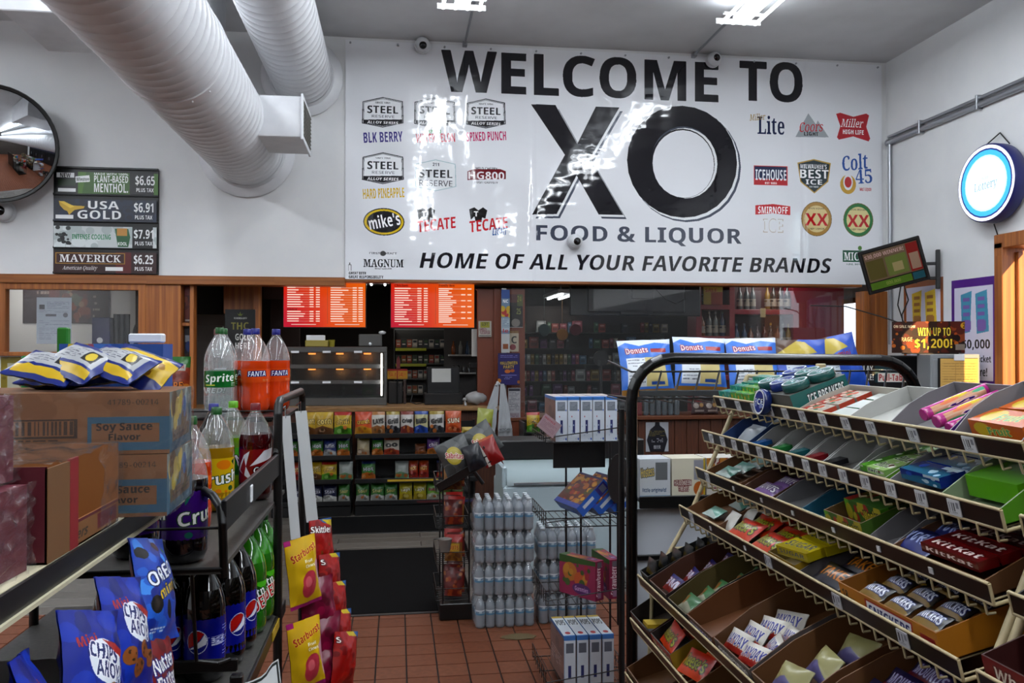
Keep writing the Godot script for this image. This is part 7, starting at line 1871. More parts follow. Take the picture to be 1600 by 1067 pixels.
# ================================================================ service area behind the counter
func sheet_on(n: String, label: String, cat: String, c: Cell, x0: float, x1: float, y0: float, y1: float, z: float, turn := 0.0, t := .002) -> Node3D:
	var o := thing(n, label, cat, Vector3((x0 + x1) / 2, y0, z), turn)
	part(o, "sheet", card(x1 - x0, y1 - y0, t, c, sw(Color(.6, .6, .6), 1)), M["sign"], Vector3(0, (y1 - y0) / 2, 0))
	return o
func lamp2(p: Vector3, label: String, e: float, w := .3) -> void:
	var o := thing("kitchen_light", label, "ceiling light", p)
	part(o, "housing", MB.new().rbox(Vector3(0, .03, 0), Vector3(w, .05, 1.2), .006), M["fixture white"])
	for s in [-1, 1]: part(o, "tube", MB.new().cyl(Vector3(s * w * .28, -.01, -.57), Vector3(s * w * .28, -.01, .57), .014, .014, 8), glow("kitchen tube", Color(.98, .99, 1), 8.0))
	var l := AreaLight3D.new()
	l.name = "kitchen_lamp"
	l.area_size = Vector2(w, 1.15)
	l.light_energy = e
	l.light_color = Color(1, .97, .92)
	l.area_range = 20
	l.shadow_enabled = true
	o.add_child(l)
	l.position = Vector3(0, -.035, 0)
	l.rotation_degrees.x = -90
func build_service() -> void:
	var wood: StandardMaterial3D = M["wood"]
	var blk: StandardMaterial3D = M["black steel"]
	lamp2(Vector3(-.24, 2.46, -10.2), "two-tube ceiling light between the menu screens", .95)
	lamp2(Vector3(2.3, 2.40, -11.9), "two-tube light hanging over the smoke-shop shelves", .5)
	lamp2(Vector3(4.55, 2.55, -9.6), "two-tube ceiling light above the liquor shelves", .55)
	lamp2(Vector3(-4.2, 2.56, -9.9), "two-tube ceiling light in the side office", .7)
	part(get_node("kitchen_light"), "rod", MB.new().cyl(Vector3(0, .05, 0), Vector3(0, .14, 0), .01), M["steel"])
	part(get_node("kitchen_light_001"), "rod", MB.new().cyl(Vector3(0, .05, 0), Vector3(0, .21, 0), .01), M["steel"])
	# ---- menu screens
	for k in 2:
		var c := cell(1, 330, 186, Color(.80, .24, .04))
		for i in 33:
			for j in 19:
				var u := i / 32.0
				var v := j / 18.0
				var q := Color(.80, .15, .05).lerp(Color(.86, .36, .05), u)
				q = q.lerp(Color(.72, .03, .16), clampf((1.0 - u * 1.7) * v * 1.1, 0, 1))
				c.rect(i / 33.0, j / 19.0, 1.0 / 33 + .004, 1.0 / 19 + .004, q)
		var dk := Color(.32, .06, .03)
		var wt := Color(.95, .82, .76)
		c.txt(["Hamburgers", "Chicken"][k], .045, .045, .2 if k == 0 else .16, .055, dk, "sb"); c.txt(["Sandwiches", "Family Box"][k], .57, .04, .19, .06, dk, "sb")
		for col in 2:
			var x0 := .045 if col == 0 else .57
			var nl := 15 if (k == 0 or col == 0) else 18
			for i in nl:
				var y := .125 + i * .78 / nl
				if k == 0 and col == 0 and i == 9: c.txt("Chicken", x0, y - .005, .12, .04, dk, "sb"); continue
				var ln: float = .1 + .12 * fposmod(sin(i * 12.9 + col * 4.1 + k) * 43.7, 1.0)
				c.rect(x0, y, ln, .026, wt)
				if not (k == 1 and col == 1 and i % 3 != 0):
					c.rect(x0 + ln, y + .012, .25 - ln * .6, .006, wt.darkened(.15)); c.rect(x0 + .27, y, .05, .026, wt)
					if col == 0 or k == 1: c.rect(x0 + .345, y, .05, .026, wt)
					else: c.rect(x0 + .34, y, .055, .026, wt)
			c.rect(x0 + .05, .93, .3, .018, wt.darkened(.1))
		c.rect(.53, .1, .004, .82, dk.lightened(.2))
		var x0 := [-1.21, -.071][k] as float
		var x1 := [-.345, .838][k] as float
		var o := thing("menu_screen", ["orange lit burger menu screen above the hot food case", "orange lit chicken menu screen above the cash register"][k], "screen", Vector3((x0 + x1) / 2, 1.885, -9.36))
		part(o, "housing", MB.new().rbox(Vector3(0, .245, -.03), Vector3(x1 - x0 + .02, .515, .05), .006), M["black plastic"])
		var mm := mat("menu screen", Color(.12, .12, .12), .3)
		mm.emission_enabled = true
		mm.emission_energy_multiplier = 1.2
		part(o, "display", flat(x1 - x0, .49, c), mm, Vector3(0, .245, -.002))
		part(o, "wall_mount", MB.new().rbox(Vector3(0, .56, -.09), Vector3(.12, .33, .1), .006), blk)
		var l := AreaLight3D.new()
		l.name = "screen_lamp"
		l.area_size = Vector2(.85, .48)
		l.light_energy = .05
		l.light_color = Color(1, .45, .2)
		l.area_range = 10
		l.shadow_enabled = true
		o.add_child(l)
		l.position = Vector3(0, .245, .02)
		l.rotation_degrees.y = 180
	# ---- hot food case
	var hc := thing("hot_food_case", "steel and glass hot food case on the wooden counter", "display case", Vector3(-.66, 1.0425, -9.55))
	var ss := mat("case steel", Color(.42, .42, .41), .3, .7)
	part(hc, "base", MB.new().rbox(Vector3(0, .04, 0), Vector3(1.09, .08, .55), .006), ss)
	part(hc, "top", MB.new().rbox(Vector3(0, .60, 0), Vector3(1.09, .06, .55), .006), ss)
	part(hc, "back", MB.new().box(Vector3(0, .32, -.26), Vector3(1.05, .52, .01)), mat("case dark", Color(.06, .055, .05), .35))
	for s in [-1, 1]: part(hc, "side_frame", MB.new().rbox(Vector3(s * .53, .32, .0), Vector3(.03, .52, .54), .004), ss)
	for y in [.23, .40]:
		var sh := part(hc, "shelf", MB.new().rbox(Vector3(0, y, -.02), Vector3(1.02, .012, .46), .003), ss)
		var rail := MB.new().rbox(Vector3(0, y + .02, .225), Vector3(1.02, .04, .006), .002)
		part(sh, "rail", rail, ss)
	part(hc, "front_glass", MB.new().box(Vector3(0, .33, .27), Vector3(1.03, .5, .006)), pane("case glass", Color(.9, .93, .93), .01))
	for s in [.49]: part(hc, "light_strip", MB.new().rbox(Vector3(s, .33, .24), Vector3(.02, .46, .015), .003), glow("case strip", Color(1, .98, .93), 2.5))
	for y in [.555, .385]:
		for k in 3:
			part(hc, "heat_lamp", MB.new().cyl(Vector3(-.31 + k * .3, y, 0), Vector3(-.23 + k * .3, y, 0), .008, .008, 8), glow("heat lamp", Color(1, .62, .3), 1.0))
			var ol := OmniLight3D.new()
			ol.name = "heat_glow"
			ol.light_energy = .02
			ol.light_color = Color(1, .7, .4)
			ol.light_size = .05
			ol.omni_range = 4
			ol.shadow_enabled = true
			hc.add_child(ol, true)
			ol.position = Vector3(-.27 + k * .3, y - .03, .0)
	var lamp := AreaLight3D.new()
	lamp.name = "case_lamp"
	lamp.area_size = Vector2(.03, .44)
	lamp.light_energy = .05
	lamp.shadow_enabled = true
	lamp.area_range = 8
	hc.add_child(lamp)
	lamp.position = Vector3(.475, .33, .24)
	lamp.rotation_degrees.y = 90
	for k in 6:
		part(hc, "price_label", MB.new().rbox(Vector3(-.42 + (k % 3) * .33, .575 if k < 3 else .25, .276), Vector3(.085, .022, .004), .001), M["fixture white"])
	var bs := thing("napkin_basket", "yellow plastic basket of white liners on the food case", "basket", Vector3(-.865, 1.673, -9.45))
	part(bs, "basket", MB.new().rbox(Vector3(0, .035, 0), Vector3(.24, .07, .18), .006), mat("basket yellow", Color(.58, .52, .22), .5))
	part(bs, "liners", MB.new().rbox(Vector3(-.015, .075, 0), Vector3(.19, .10, .14), .004), M["fixture white"])
	part(bs, "cup", MB.new().lathe([Vector2(0, 0), Vector2(.03, 0), Vector2(.036, .075), Vector2(0, .07)], 12), mat("cup yellow", Color(.50, .46, .05), .5), Vector3(.155, 0, .02))
	var nd := thing("napkin_dispenser", "brushed steel dispenser on the food case", "dispenser", Vector3(-.295, 1.673, -9.45))
	part(nd, "body", MB.new().rbox(Vector3(0, .07, 0), Vector3(.25, .135, .15), .01), ss)
	part(nd, "button", MB.new().ball(Vector3(.0, .03, .078), .018, 6, 10), M["fixture white"])
	part(nd, "bow", MB.new().ball(Vector3(.13, .155, 0), .028, 5, 8, Vector3(1.5, .7, .7)), M["fixture white"])
	# ---- woodwork left of the screens, door and signs
	struct("trim_7", MB.new().rbox(Vector3(-1.70, 2.2, -9.55), Vector3(.33, .34, .03), .004).rbox(Vector3(-1.49, 1.7, -9.42), Vector3(.075, 1.4, .09), .004), wood)
	struct("trim_8", MB.new().rbox(Vector3(-1.30, 2.26, -9.55), Vector3(.30, .14, .04), .004).rbox(Vector3(-1.30, 1.7, -10.2), Vector3(.34, 1.4, .03), .004), mat("dark wood", Color(.16, .075, .035), .5))
	var dr := struct("door_2", MB.new().rbox(Vector3(-2.26, 1.03, -10.5), Vector3(.52, 2.06, .045), .005), mat("door grey", Color(.50, .47, .45), .5))
	part(dr, "panel", MB.new().rbox(Vector3(-2.20, 1.5, -10.475), Vector3(.30, .85, .012), .006), M["door grey"])
	part(dr, "panel", MB.new().rbox(Vector3(-2.20, .5, -10.475), Vector3(.30, .7, .012), .006), M["door grey"])
	var tc := cell(1, 120, 160, Color(.03, .035, .038))
	tc.poly([[.5, .06], [.53, .13], [.6, .1], [.55, .16], [.45, .16], [.4, .1], [.47, .13]], Color(.36, .4, .06)); tc.txt("RIVERBLUFF", .3, .2, .42, .045, Color(.75, .75, .73)); tc.txt("THC", .2, .32, .58, .18, Color(.46, .44, .16)); tc.txt("GOLD", .34, .6, .5, .16, Color(.8, .8, .78)); tc.txt("HERE", .34, .82, .5, .14, Color(.8, .8, .78))
	sheet_on("dispensary_sign", "black sign with a green leaf reading THC beside the grey door", "sign", tc, -1.815, -1.505, 1.64, 2.07, -9.374, 0, .01)
	var jc := cell(1, 50, 160, Color(.28, .08, .06))
	jc.rect(0, 0, 1, .25, Color(.42, .12, .12)); jc.spots(16, [Color(.36, .12, .08), Color(.22, .06, .05), Color(.45, .2, .12)], .1, .3, 5, Rect2(0, .25, 1, .6)); jc.rect(.1, .92, .8, .05, Color(.6, .58, .55))
	sheet_on("jerky_poster", "tall red jerky poster hung in the narrow wooden cubby", "poster", jc, -2.17, -2.095, 1.925, 2.29, -9.13, 0, .01)
	var j2 := cell(1, 50, 110, Color(.06, .07, .12))
	j2.rect(.1, .3, .8, .25, Color(.5, .52, .55)); j2.ell(.5, .72, .35, .2, Color(.12, .2, .4))
	sheet_on("cubby_poster", "small dark blue poster in the lower wooden cubby", "poster", j2, -2.17, -2.095, 1.60, 1.87, -9.13, 0, .01)
	# ---- tobacco wall behind the register
	var packs_col := [Color(.10, .09, .10), Color(.45, .12, .10), Color(.5, .48, .45), Color(.40, .28, .12), Color(.08, .12, .16), Color(.48, .18, .06), Color(.16, .24, .14), Color(.42, .4, .36)]
	var pcells := []
	for k in packs_col.size():
		var c := cell(0, 26, 40, packs_col[k])
		c.rect(.15, .12, .7, .25, packs_col[(k + 2) % 8]); c.rect(.2, .5, .6, .12, Color(.6, .58, .54)); c.rect(0, .82, 1, .18, packs_col[k].darkened(.4))
		pcells.append(box_mesh(Vector3(.058, .105, .05), {"f": c}, sw(packs_col[k])).done())
	var cs := thing("tobacco_shelf", "grey tobacco shelf behind the cash register", "shelf", Vector3(.285, 1.02, -10.75))
	var gs := mat("shelf grey", Color(.17, .17, .165), .5)
	part(cs, "back", MB.new().box(Vector3(0, .45, -.08), Vector3(.66, .92, .012)), gs)
	for s in [-1, 1]: part(cs, "side", MB.new().box(Vector3(s * .325, -.06, 0), Vector3(.012, 1.92, .16)), gs)
	part(cs, "header", MB.new().rbox(Vector3(0, .89, .06), Vector3(.66, .05, .03), .003), mat("header strip", Color(.35, .36, .36), .5))
	var rngp := RandomNumberGenerator.new()
	rngp.seed = 12
	for r in 4:
		var y: float = [.635, .44, .25, .06][r]
		var sh := part(cs, "shelf", MB.new().box(Vector3(0, y, .0), Vector3(.65, .012, .16)), gs)
		if r < 2: part(sh, "price_strip", MB.new().box(Vector3(-.12, y - .012, .082), Vector3(.38, .034, .004)), mat("lime strip", Color(.48, .50, .06), .5))
		for k in 9:
			if r == 3 and k > 4: continue
			var kind := rngp.randi() % 8
			solo("cigarette_pack", "small cigarette carton in the %s row of the tobacco shelf" % ["top", "second", "third", "lowest"][r], "carton", pcells[kind], M["card"], Vector3(.285 - .275 + k * .0685, 1.02 + y + .007, -10.73), 0, "cartons in the %s row of the tobacco shelf" % ["top", "second", "third", "lowest"][r])
	var ws := thing("wall_shelf", "small white wall shelves of bottles beside the tobacco shelf", "shelf", Vector3(.80, 1.20, -10.45))
	part(ws, "back", MB.new().box(Vector3(0, .35, -.1), Vector3(.46, .95, .01)), mat("shelf back", Color(.20, .19, .185), .6))
	for y in [.37, .15]: part(ws, "shelf", MB.new().rbox(Vector3(0, y, 0), Vector3(.36, .018, .16), .003), mat("shelf white", Color(.55, .55, .54), .5))
	for k in 3:
		var b := MB.new().lathe([Vector2(0, 0), Vector2(.026, 0), Vector2(.028, .01), Vector2(.028, .09), Vector2(.012, .13), Vector2(.010, .165), Vector2(0, .166)], 12)
		solo("sauce_bottle", ["amber bottle with a yellow label on the white wall shelf", "clear bottle in the middle of the white wall shelf", "blue bottle beside the paper roll on the wall shelf"][k], "bottle", b, liquid("sauce%d" % k, [Color(.35, .16, .03), Color(.35, .35, .34), Color(.06, .15, .24)][k]), Vector3(.68 + k * .085, 1.581, -10.43))
	for k in 4: solo("vial", "tiny dark vial on the lower white wall shelf", "bottle", MB.new().lathe([Vector2(0, 0), Vector2(.02, 0), Vector2(.02, .06), Vector2(.009, .085), Vector2(0, .088)], 10), liquid("vial", Color(.03, .025, .03)), Vector3(.68 + k * .06, 1.361, -10.43), 0, "tiny vials on the lower wall shelf")
	solo("paper_roll", "tall white paper roll hung beside the wall shelves", "paper roll", MB.new().cyl(Vector3(0, 0, 0), Vector3(0, .33, 0), .07, .07, 18), M["fixture white"], Vector3(.965, 1.56, -10.35))
	# ---- register, paper, tied bag, jar, sale sign on the counter
	var rg := thing("cash_register", "black cash register with a white paper taped to its screen", "cash register", Vector3(.50, 1.0425, -9.45))
	part(rg, "drawer", MB.new().rbox(Vector3(0, .06, 0), Vector3(.42, .12, .36), .008), M["black plastic"])
	part(rg, "terminal", MB.new().rbox(Vector3(0, .26, -.02), Vector3(.36, .30, .10), .012), M["black plastic"])
	part(rg, "paper", MB.new().box(Vector3(-.02, .315, .033), Vector3(.21, .15, .002)), mat("paper white", Color(.66, .66, .64), .8))
	part(rg, "customer_display", MB.new().rbox(Vector3(.40, .42, -.1), Vector3(.20, .06, .1), .006).cyl(Vector3(.40, 0, -.1), Vector3(.40, .4, -.1), .025), M["black plastic"])
	part(rg, "cable", MB.new().tube([Vector3(-.2, .02, .1), Vector3(-.3, .01, .15), Vector3(-.36, .03, .12), Vector3(-.33, .12, .05)], .006), M["black rubber"])
	var tb := thing("tied_bag", "white plastic bag tied with a knot on the counter", "bag", Vector3(.85, 1.0425, -9.2))
	var nt := FastNoiseLite.new()
	nt.seed = 8; nt.frequency = 2.0
	part(tb, "bag", MB.new().sheet(18, 12, func(u, v):
		var a: float = u * TAU
		var f: float = PI * v
		var r: float = .085 * (1.0 + .22 * nt.get_noise_2d(cos(a) * 2.0 + v * 3.0, sin(a) * 2.0))
		return Vector3(-cos(f) * .125, .075 + sin(f) * cos(a) * r * .85, sin(f) * sin(a) * r)), mat("bag plastic", Color(.50, .50, .50), .35))
	part(tb, "knot", MB.new().ball(Vector3(-.13, .06, .03), .024, 6, 8).cyl(Vector3(-.13, .05, .03), Vector3(-.12, -.02, .06), .01, .016), M["bag plastic"])
	var jr := thing("candy_jar", "clear plastic jar with orange sweets near the pillar", "jar", Vector3(1.0, 1.0425, -9.42))
	part(jr, "sweets", MB.new().lathe([Vector2(0, 0), Vector2(.07, 0), Vector2(.072, .02), Vector2(.072, .11), Vector2(0, .115)], 18), mat("sweets", Color(.42, .16, .06), .4))
	part(jr, "glass", MB.new().lathe([Vector2(.078, 0), Vector2(.078, .2), Vector2(.06, .225)], 18), pane("jar glass", Color(.9, .92, .92), .12))
	part(jr, "lid", MB.new().cyl(Vector3(0, .225, 0), Vector3(0, .25, 0), .062, .062, 18), mat("jar lid", Color(.4, .38, .37), .4))
	var yc := cell(1, 110, 60, Color(.60, .42, .04))
	yc.rect(0, 0, 1, .2, Color(.5, .05, .04)); yc.rim("SALE", .1, .35, .35, .4, Color(.55, .05, .04), Color(.7, .55, .1), 1.5); yc.rim("SALE", .55, .35, .35, .4, Color(.55, .05, .04), Color(.7, .55, .1), 1.5); yc.rect(.46, .2, .06, .8, Color(.5, .05, .04))
	var ys := thing("sale_sign", "yellow and red sale sign with a red arrow by the food case", "sign", Vector3(.0, 1.0425, -9.5))
	part(ys, "post", MB.new().cyl(Vector3(0, 0, -.01), Vector3(0, .33, -.01), .008), blk)
	part(ys, "board", card(.22, .11, .006, yc, sw(Color(.5, .05, .04), 1)), M["sign"], Vector3(0, .33, 0))
	part(ys, "arrow", MB.new().ext(PackedVector2Array([Vector2(-.012, .38), Vector2(.03, .38), Vector2(.03, .48), Vector2(.01, .53), Vector2(-.012, .48)]), 0, .006), mat("sign red", Color(.36, .03, .03), .5))
	var bb := thing("sauce_rack", "dark brown rack between the food case and the register", "rack", Vector3(-.02, 1.0425, -9.62))
	part(bb, "body", MB.new().rbox(Vector3(0, .12, 0), Vector3(.16, .24, .18), .006), mat("sauce rack brown", Color(.06, .035, .025), .5))
	part(bb, "end_board", MB.new().rbox(Vector3(.10, .13, .02), Vector3(.03, .26, .2), .004), M["dark wood"])
	# ---- pillar with posters at the middle of the opening
	struct("trim_9", MB.new().rbox(Vector3(1.13, 1.6, ZW - .06), Vector3(.05, 1.4, .06), .004), mat("pillar white", Color(.56, .56, .55), .5))
	struct("trim_10", MB.new().rbox(Vector3(1.20, 1.6, ZW - .16), Vector3(.34, 1.4, .06), .004), mat("orange wood", Color(.36, .145, .035), .45))
	struct("trim_11", MB.new().ext(PackedVector2Array([Vector2(.84, 2.30), Vector2(1.06, 2.12), Vector2(1.06, 2.30)]), ZW - .25, ZW - .21), M["orange wood"])
	struct("trim_12", MB.new().rbox(Vector3(1.19, .5, ZW + .02), Vector3(.28, .96, .03), .004), M["orange wood"])
	var s1 := cell(1, 44, 300, Color(.30, .38, .46))
	s1.rect(0, .0, 1, .14, Color(.06, .2, .42)); s1.txt("NC", .2, .16, .6, .05, Color(.8, .8, .8)); s1.spots(8, [Color(.55, .1, .2), Color(.6, .5, .1), Color(.5, .1, .1)], .15, .35, 4, Rect2(0, .3, 1, .12)); s1.rect(0, .45, 1, .2, Color(.5, .55, .58)); s1.fine(.1, .46, .8, .15, 6, Color(.25, .3, .4), 3, .4); s1.txt("le", .2, .62, .6, .06, Color(.55, .1, .12)); s1.rect(0, .7, 1, .3, Color(.55, .56, .56)); s1.rect(.2, .86, .6, .08, Color(.4, .2, .08))
	sheet_on("narrow_poster", "tall narrow blue and white poster on the middle pillar", "poster", s1, 1.095, 1.185, 1.61, 2.28, ZW + .005)
	var s2 := cell(1, 80, 150, Color(.05, .05, .045))
	s2.rect(0, 0, .6, .25, Color(.25, .06, .06)); s2.rect(.6, 0, .4, .35, Color(.24, .26, .08)); s2.rim("24", .6, .05, .3, .18, Color(.45, .45, .12), Color(.1, .1, .05), 1); s2.rim("25", .55, .42, .3, .18, Color(.4, .42, .2), Color(.1, .1, .05), 1); s2.ell(.5, .85, .3, .12, Color(.4, .38, .36)); s2.rect(0, .97, 1, .03, Color(.5, .5, .5))
	sheet_on("dark_poster", "dark poster with green numerals beside the narrow pillar poster", "poster", s2, 1.19, 1.345, 1.88, 2.24, ZW - .125)
	var s3 := cell(1, 70, 110, Color(.58, .54, .47))
	s3.rect(0, 0, 1, .12, Color(.42, .3, .12)); s3.txt("C", .3, .26, .5, .34, Color(.04, .04, .04)); s3.ell(.42, .78, .3, .14, Color(.42, .12, .16)); s3.rect(.06, .3, .05, .25, Color(.1, .1, .1))
	sheet_on("letter_poster", "cream poster with a big black C above the purple party poster", "poster", s3, 1.19, 1.30, 1.62, 1.845, ZW - .125)
	var s4 := cell(1, 120, 180, Color(.07, .05, .22))
	s4.rect(.04, .03, .92, .94, Color(.10, .07, .28)); s4.fine(.12, .07, .76, .1, 2, Color(.4, .4, .6), 4, .4); s4.rim("HALLOWEEN", .12, .26, .76, .1, Color(.62, .52, .22), Color(.05, .03, .12), 1.5, "b", -.03); s4.rim("PARTY", .26, .38, .48, .1, Color(.62, .52, .22), Color(.05, .03, .12), 1.5, "b", -.03); s4.ell(.44, .57, .13, .06, Color(.6, .32, .08)); s4.ell(.66, .55, .1, .05, Color(.55, .28, .06)); s4.rect(.15, .68, .7, .02, Color(.4, .4, .6)); s4.fine(.15, .74, .7, .1, 2, Color(.4, .4, .6), 6, .4); s4.ell(.06, .86, .1, .07, Color(.6, .36, .1)); s4.ell(.94, .9, .07, .05, Color(.5, .28, .1))
	sheet_on("party_poster", "purple Halloween party poster with pumpkins on the middle pillar", "poster", s4, 1.055, 1.29, 1.265, 1.605, ZW + .03)
	var s5 := cell(1, 80, 180, Color(.52, .51, .52))
	s5.rect(.05, .02, .9, .08, Color(.12, .12, .16)); s5.fine(.1, .14, .8, .55, 16, Color(.3, .3, .33), 8, .4); s5.rect(.1, .74, .8, .2, Color(.45, .42, .44)); s5.fine(.15, .77, .7, .14, 4, Color(.35, .2, .24), 4, .4)
	sheet_on("permit_notice", "long white permit notice below the purple party poster", "notice", s5, 1.165, 1.295, .88, 1.235, ZW + .04)
	var s6 := cell(1, 80, 100, Color(.55, .53, .50))
	s6.rect(.15, .06, .7, .36, Color(.45, .44, .05)); s6.rim("GIFT", .25, .1, .5, .2, Color(.15, .15, .05), Color(.5, .5, .1), 1); s6.rim("Gift", .1, .46, .5, .16, Color(.6, .55, .53), Color(.3, .05, .12), 2); s6.rim("Card!", .15, .62, .7, .18, Color(.6, .55, .53), Color(.3, .05, .12), 2); s6.rect(.05, .9, .9, .04, Color(.2, .2, .2))
	sheet_on("gift_card_sign", "white gift card sign with yellow and red lettering on orange wood", "sign", s6, .865, 1.005, 1.78, 1.95, ZW - .14, 0)
	struct("trim_13", MB.new().rbox(Vector3(.955, 1.6, ZW - .18), Vector3(.20, 1.4, .04), .004), M["orange wood"])
	# shopping bag hanging at the pillar
	var sbag := thing("shopping_bag", "white plastic shopping bag hanging on the middle pillar", "bag", Vector3(1.05, .70, ZW + .035), 6)
	var fb := FastNoiseLite.new()
	fb.seed = 4; fb.frequency = 3.0
	for side in 2:
		part(sbag, "panel", MB.new().sheet(10, 14, func(u, v):
			var w: float = lerpf(.14, .035, pow(v, 1.2))
			var x: float = lerpf(-.16, -.01, u) if side == 0 else lerpf(.01, .15, u)
			x = x * (w / .15) * 1.3 - .02 + (v * .04)
			return Vector3(x, v * .58, (.02 if side == 0 else .035) + .03 * fb.get_noise_2d(u * 2.0 + side * 5.0, v * 2.0) * (1.0 - v))), mat("bag white", Color(.58, .59, .60), .4))
	part(sbag, "handle", MB.new().tube([Vector3(-.02, .56, .03), Vector3(.0, .60, .0), Vector3(.02, .57, .03)], .012), M["bag white"])
	var tl := cell(1, 120, 30, Color(.58, .59, .60))
	tl.txt("RECYCLABLE", .05, .2, .9, .6, Color(.1, .1, .12))
	part(sbag, "print", flat(.14, .035, tl), M["sign"], Vector3(.075, .10, .062))
	# ---- smoke-shop shelves seen through the glass
	struct("window_3", MB.new().box(Vector3(3.16, 1.62, ZW - .04), Vector3(3.9, 1.36, .008)), pane("counter glass", Color(.92, .95, .95), .012, .02))
	var sm := thing("merchandise_shelf", "tall dark shelf crowded with small goods behind the counter glass", "shelf", Vector3(2.75, 0, -12.6))
	part(sm, "back", MB.new().box(Vector3(0, 1.15, -.16), Vector3(2.7, 2.3, .02)), mat("goods back", Color(.15, .12, .115), .6))
	var boxm := []
	for k in 9:
		var col: Color = [Color(.45, .2, .18), Color(.2, .32, .42), Color(.52, .48, .42), Color(.42, .34, .1), Color(.3, .16, .34), Color(.16, .28, .2), Color(.5, .26, .3), Color(.12, .12, .14), Color(.5, .52, .52)][k]
		var c := cell(0, 24, 44, col)
		c.rect(.2, .15, .6, .2, col.lightened(.3)); c.rect(.15, .5, .7, .3, col.darkened(.35))
		boxm.append([box_mesh(Vector3(.05, .15, .06), {"f": c}, sw(col)).done(), box_mesh(Vector3(.10, .13, .06), {"f": c}, sw(col)).done(), box_mesh(Vector3(.14, .17, .06), {"f": c}, sw(col)).done()])
	var rg2 := RandomNumberGenerator.new()
	rg2.seed = 33
	var shy := [.72, .95, 1.17, 1.42, 1.66, 1.90]
	for r in 6:
		part(sm, "shelf", MB.new().box(Vector3(0, shy[r] - .01, -.02), Vector3(2.7, .016, .26)), mat("goods shelf", Color(.16, .155, .15), .5))
		var x := 1.48
		while x < 4.0:
			var sz := 0 if (r in [2, 3] and x < 2.6) else rg2.randi() % 3
			var w: float = [.05, .10, .14][sz]
			if rg2.randf() < .9:
				solo("boxed_good", "small boxed good in the %s row behind the counter glass" % ["lowest", "second", "third", "fourth", "fifth", "top"][r], "box", boxm[rg2.randi() % 9][sz], M["card"], Vector3(x + w / 2, shy[r], -12.60 + rg2.randf_range(-.02, .03)), rg2.randf_range(-6, 6), "boxed goods in the %s row behind the glass" % ["lowest", "second", "third", "fourth", "fifth", "top"][r])
			x += w + (.012 if sz == 0 else .03)
	for q in [[2.15, 1.93, Color(.10, .16, .17), "teal"], [2.42, 1.86, Color(.36, .24, .10), "amber"], [2.62, 1.93, Color(.22, .05, .1), "maroon"]]:
		solo("round_sign", q[3] + " round sign hanging before the goods behind the glass", "sign", MB.new().cyl(Vector3(0, 0, 0), Vector3(0, 0, .03), .09, .085, 24).cyl(Vector3(0, .08, .01), Vector3(0, 2.61 - q[1], .01), .003, .003, 5), mat("disc " + q[3], q[2], .3), Vector3(q[0], q[1], -12.42))
	var pp := thing("display_paddle", "round dark display paddle standing on the goods counter", "display", Vector3(2.30, .9205, -9.5))
	part(pp, "disc", MB.new().cyl(Vector3(0, .62, 0), Vector3(0, .62, .02), .09, .09, 20), M["black plastic"])
	part(pp, "pole", MB.new().cyl(Vector3(0, 0, .0), Vector3(0, .55, .0), .02, .02, 8), M["black plastic"])
	part(pp, "base", MB.new().cyl(Vector3(0, 0, 0), Vector3(0, .015, 0), .09, .09, 20), M["black plastic"])
	# back of the wide television
	var tv := thing("television", "wide black television hung over the counter, its back to the shop", "television", Vector3(2.67, 2.02, -9.36))
	part(tv, "shell", MB.new().rbox(Vector3(0, .36, 0), Vector3(1.52, .72, .04), .01), M["black plastic"])
	part(tv, "back_cover", MB.new().rbox(Vector3(0, .2, .03), Vector3(1.12, .32, .05), .01), mat("tv grey", Color(.035, .038, .04), .4))
	part(tv, "mount", MB.new().rbox(Vector3(.06, .32, .07), Vector3(.26, .26, .04), .005), M["black plastic"])
	part(tv, "port_cover", MB.new().rbox(Vector3(.0, .04, .03), Vector3(.38, .05, .05), .005), M["black plastic"])
	part(tv, "cable", MB.new().tube([Vector3(.2, .32, .08), Vector3(.32, .2, .07), Vector3(.46, .14, .06), Vector3(.58, .2, .06)], .006), M["black rubber"])
	part(tv, "hanger", MB.new().rbox(Vector3(.06, .5, .1), Vector3(.08, .36, .04), .004), M["black plastic"])
	# ---- maroon liquor shelves
	var mar := mat("maroon paint", Color(.45, .07, .13), .35)
	var ls := thing("liquor_shelf", "maroon painted liquor shelf behind the counter glass", "shelf", Vector3(4.35, 0, -10.05))
	part(ls, "back", MB.new().box(Vector3(.0, 1.3, -.17), Vector3(1.5, 2.5, .02)), mat("maroon dark", Color(.2, .06, .08), .5))
	for x in [-.74, -.32, .52]: part(ls, "upright", MB.new().rbox(Vector3(x, 1.3, 0), Vector3(.07, 2.5, .32), .004), mar)
	for q in [[-.53, 1.775], [-.53, 2.155], [.10, 2.10], [.10, 1.63], [-.53, 1.3]]: part(ls, "shelf", MB.new().rbox(Vector3(q[0], q[1], 0), Vector3(.38 if q[0] < 0 else .80, .06, .32), .004), mar)
	struct("wall_maroon", MB.new().box(Vector3(5.14, 1.3, -9.9), Vector3(.66, 2.6, .04)), mar)
	var tag := solo("shelf_card", "small cream price card on the upper liquor shelf", "card", MB.new().rbox(Vector3(0, 0, 0), Vector3(.07, .11, .004), .001), mat("cream card", Color(.55, .5, .36), .6), Vector3(4.42, 2.09, -9.885))
	var bprof := func(h: float, r: float): return [Vector2(0, .002), Vector2(r * .9, 0), Vector2(r, .01), Vector2(r, h * .58), Vector2(r * .8, h * .68), Vector2(r * .36, h * .78), Vector2(r * .33, h * .93)]
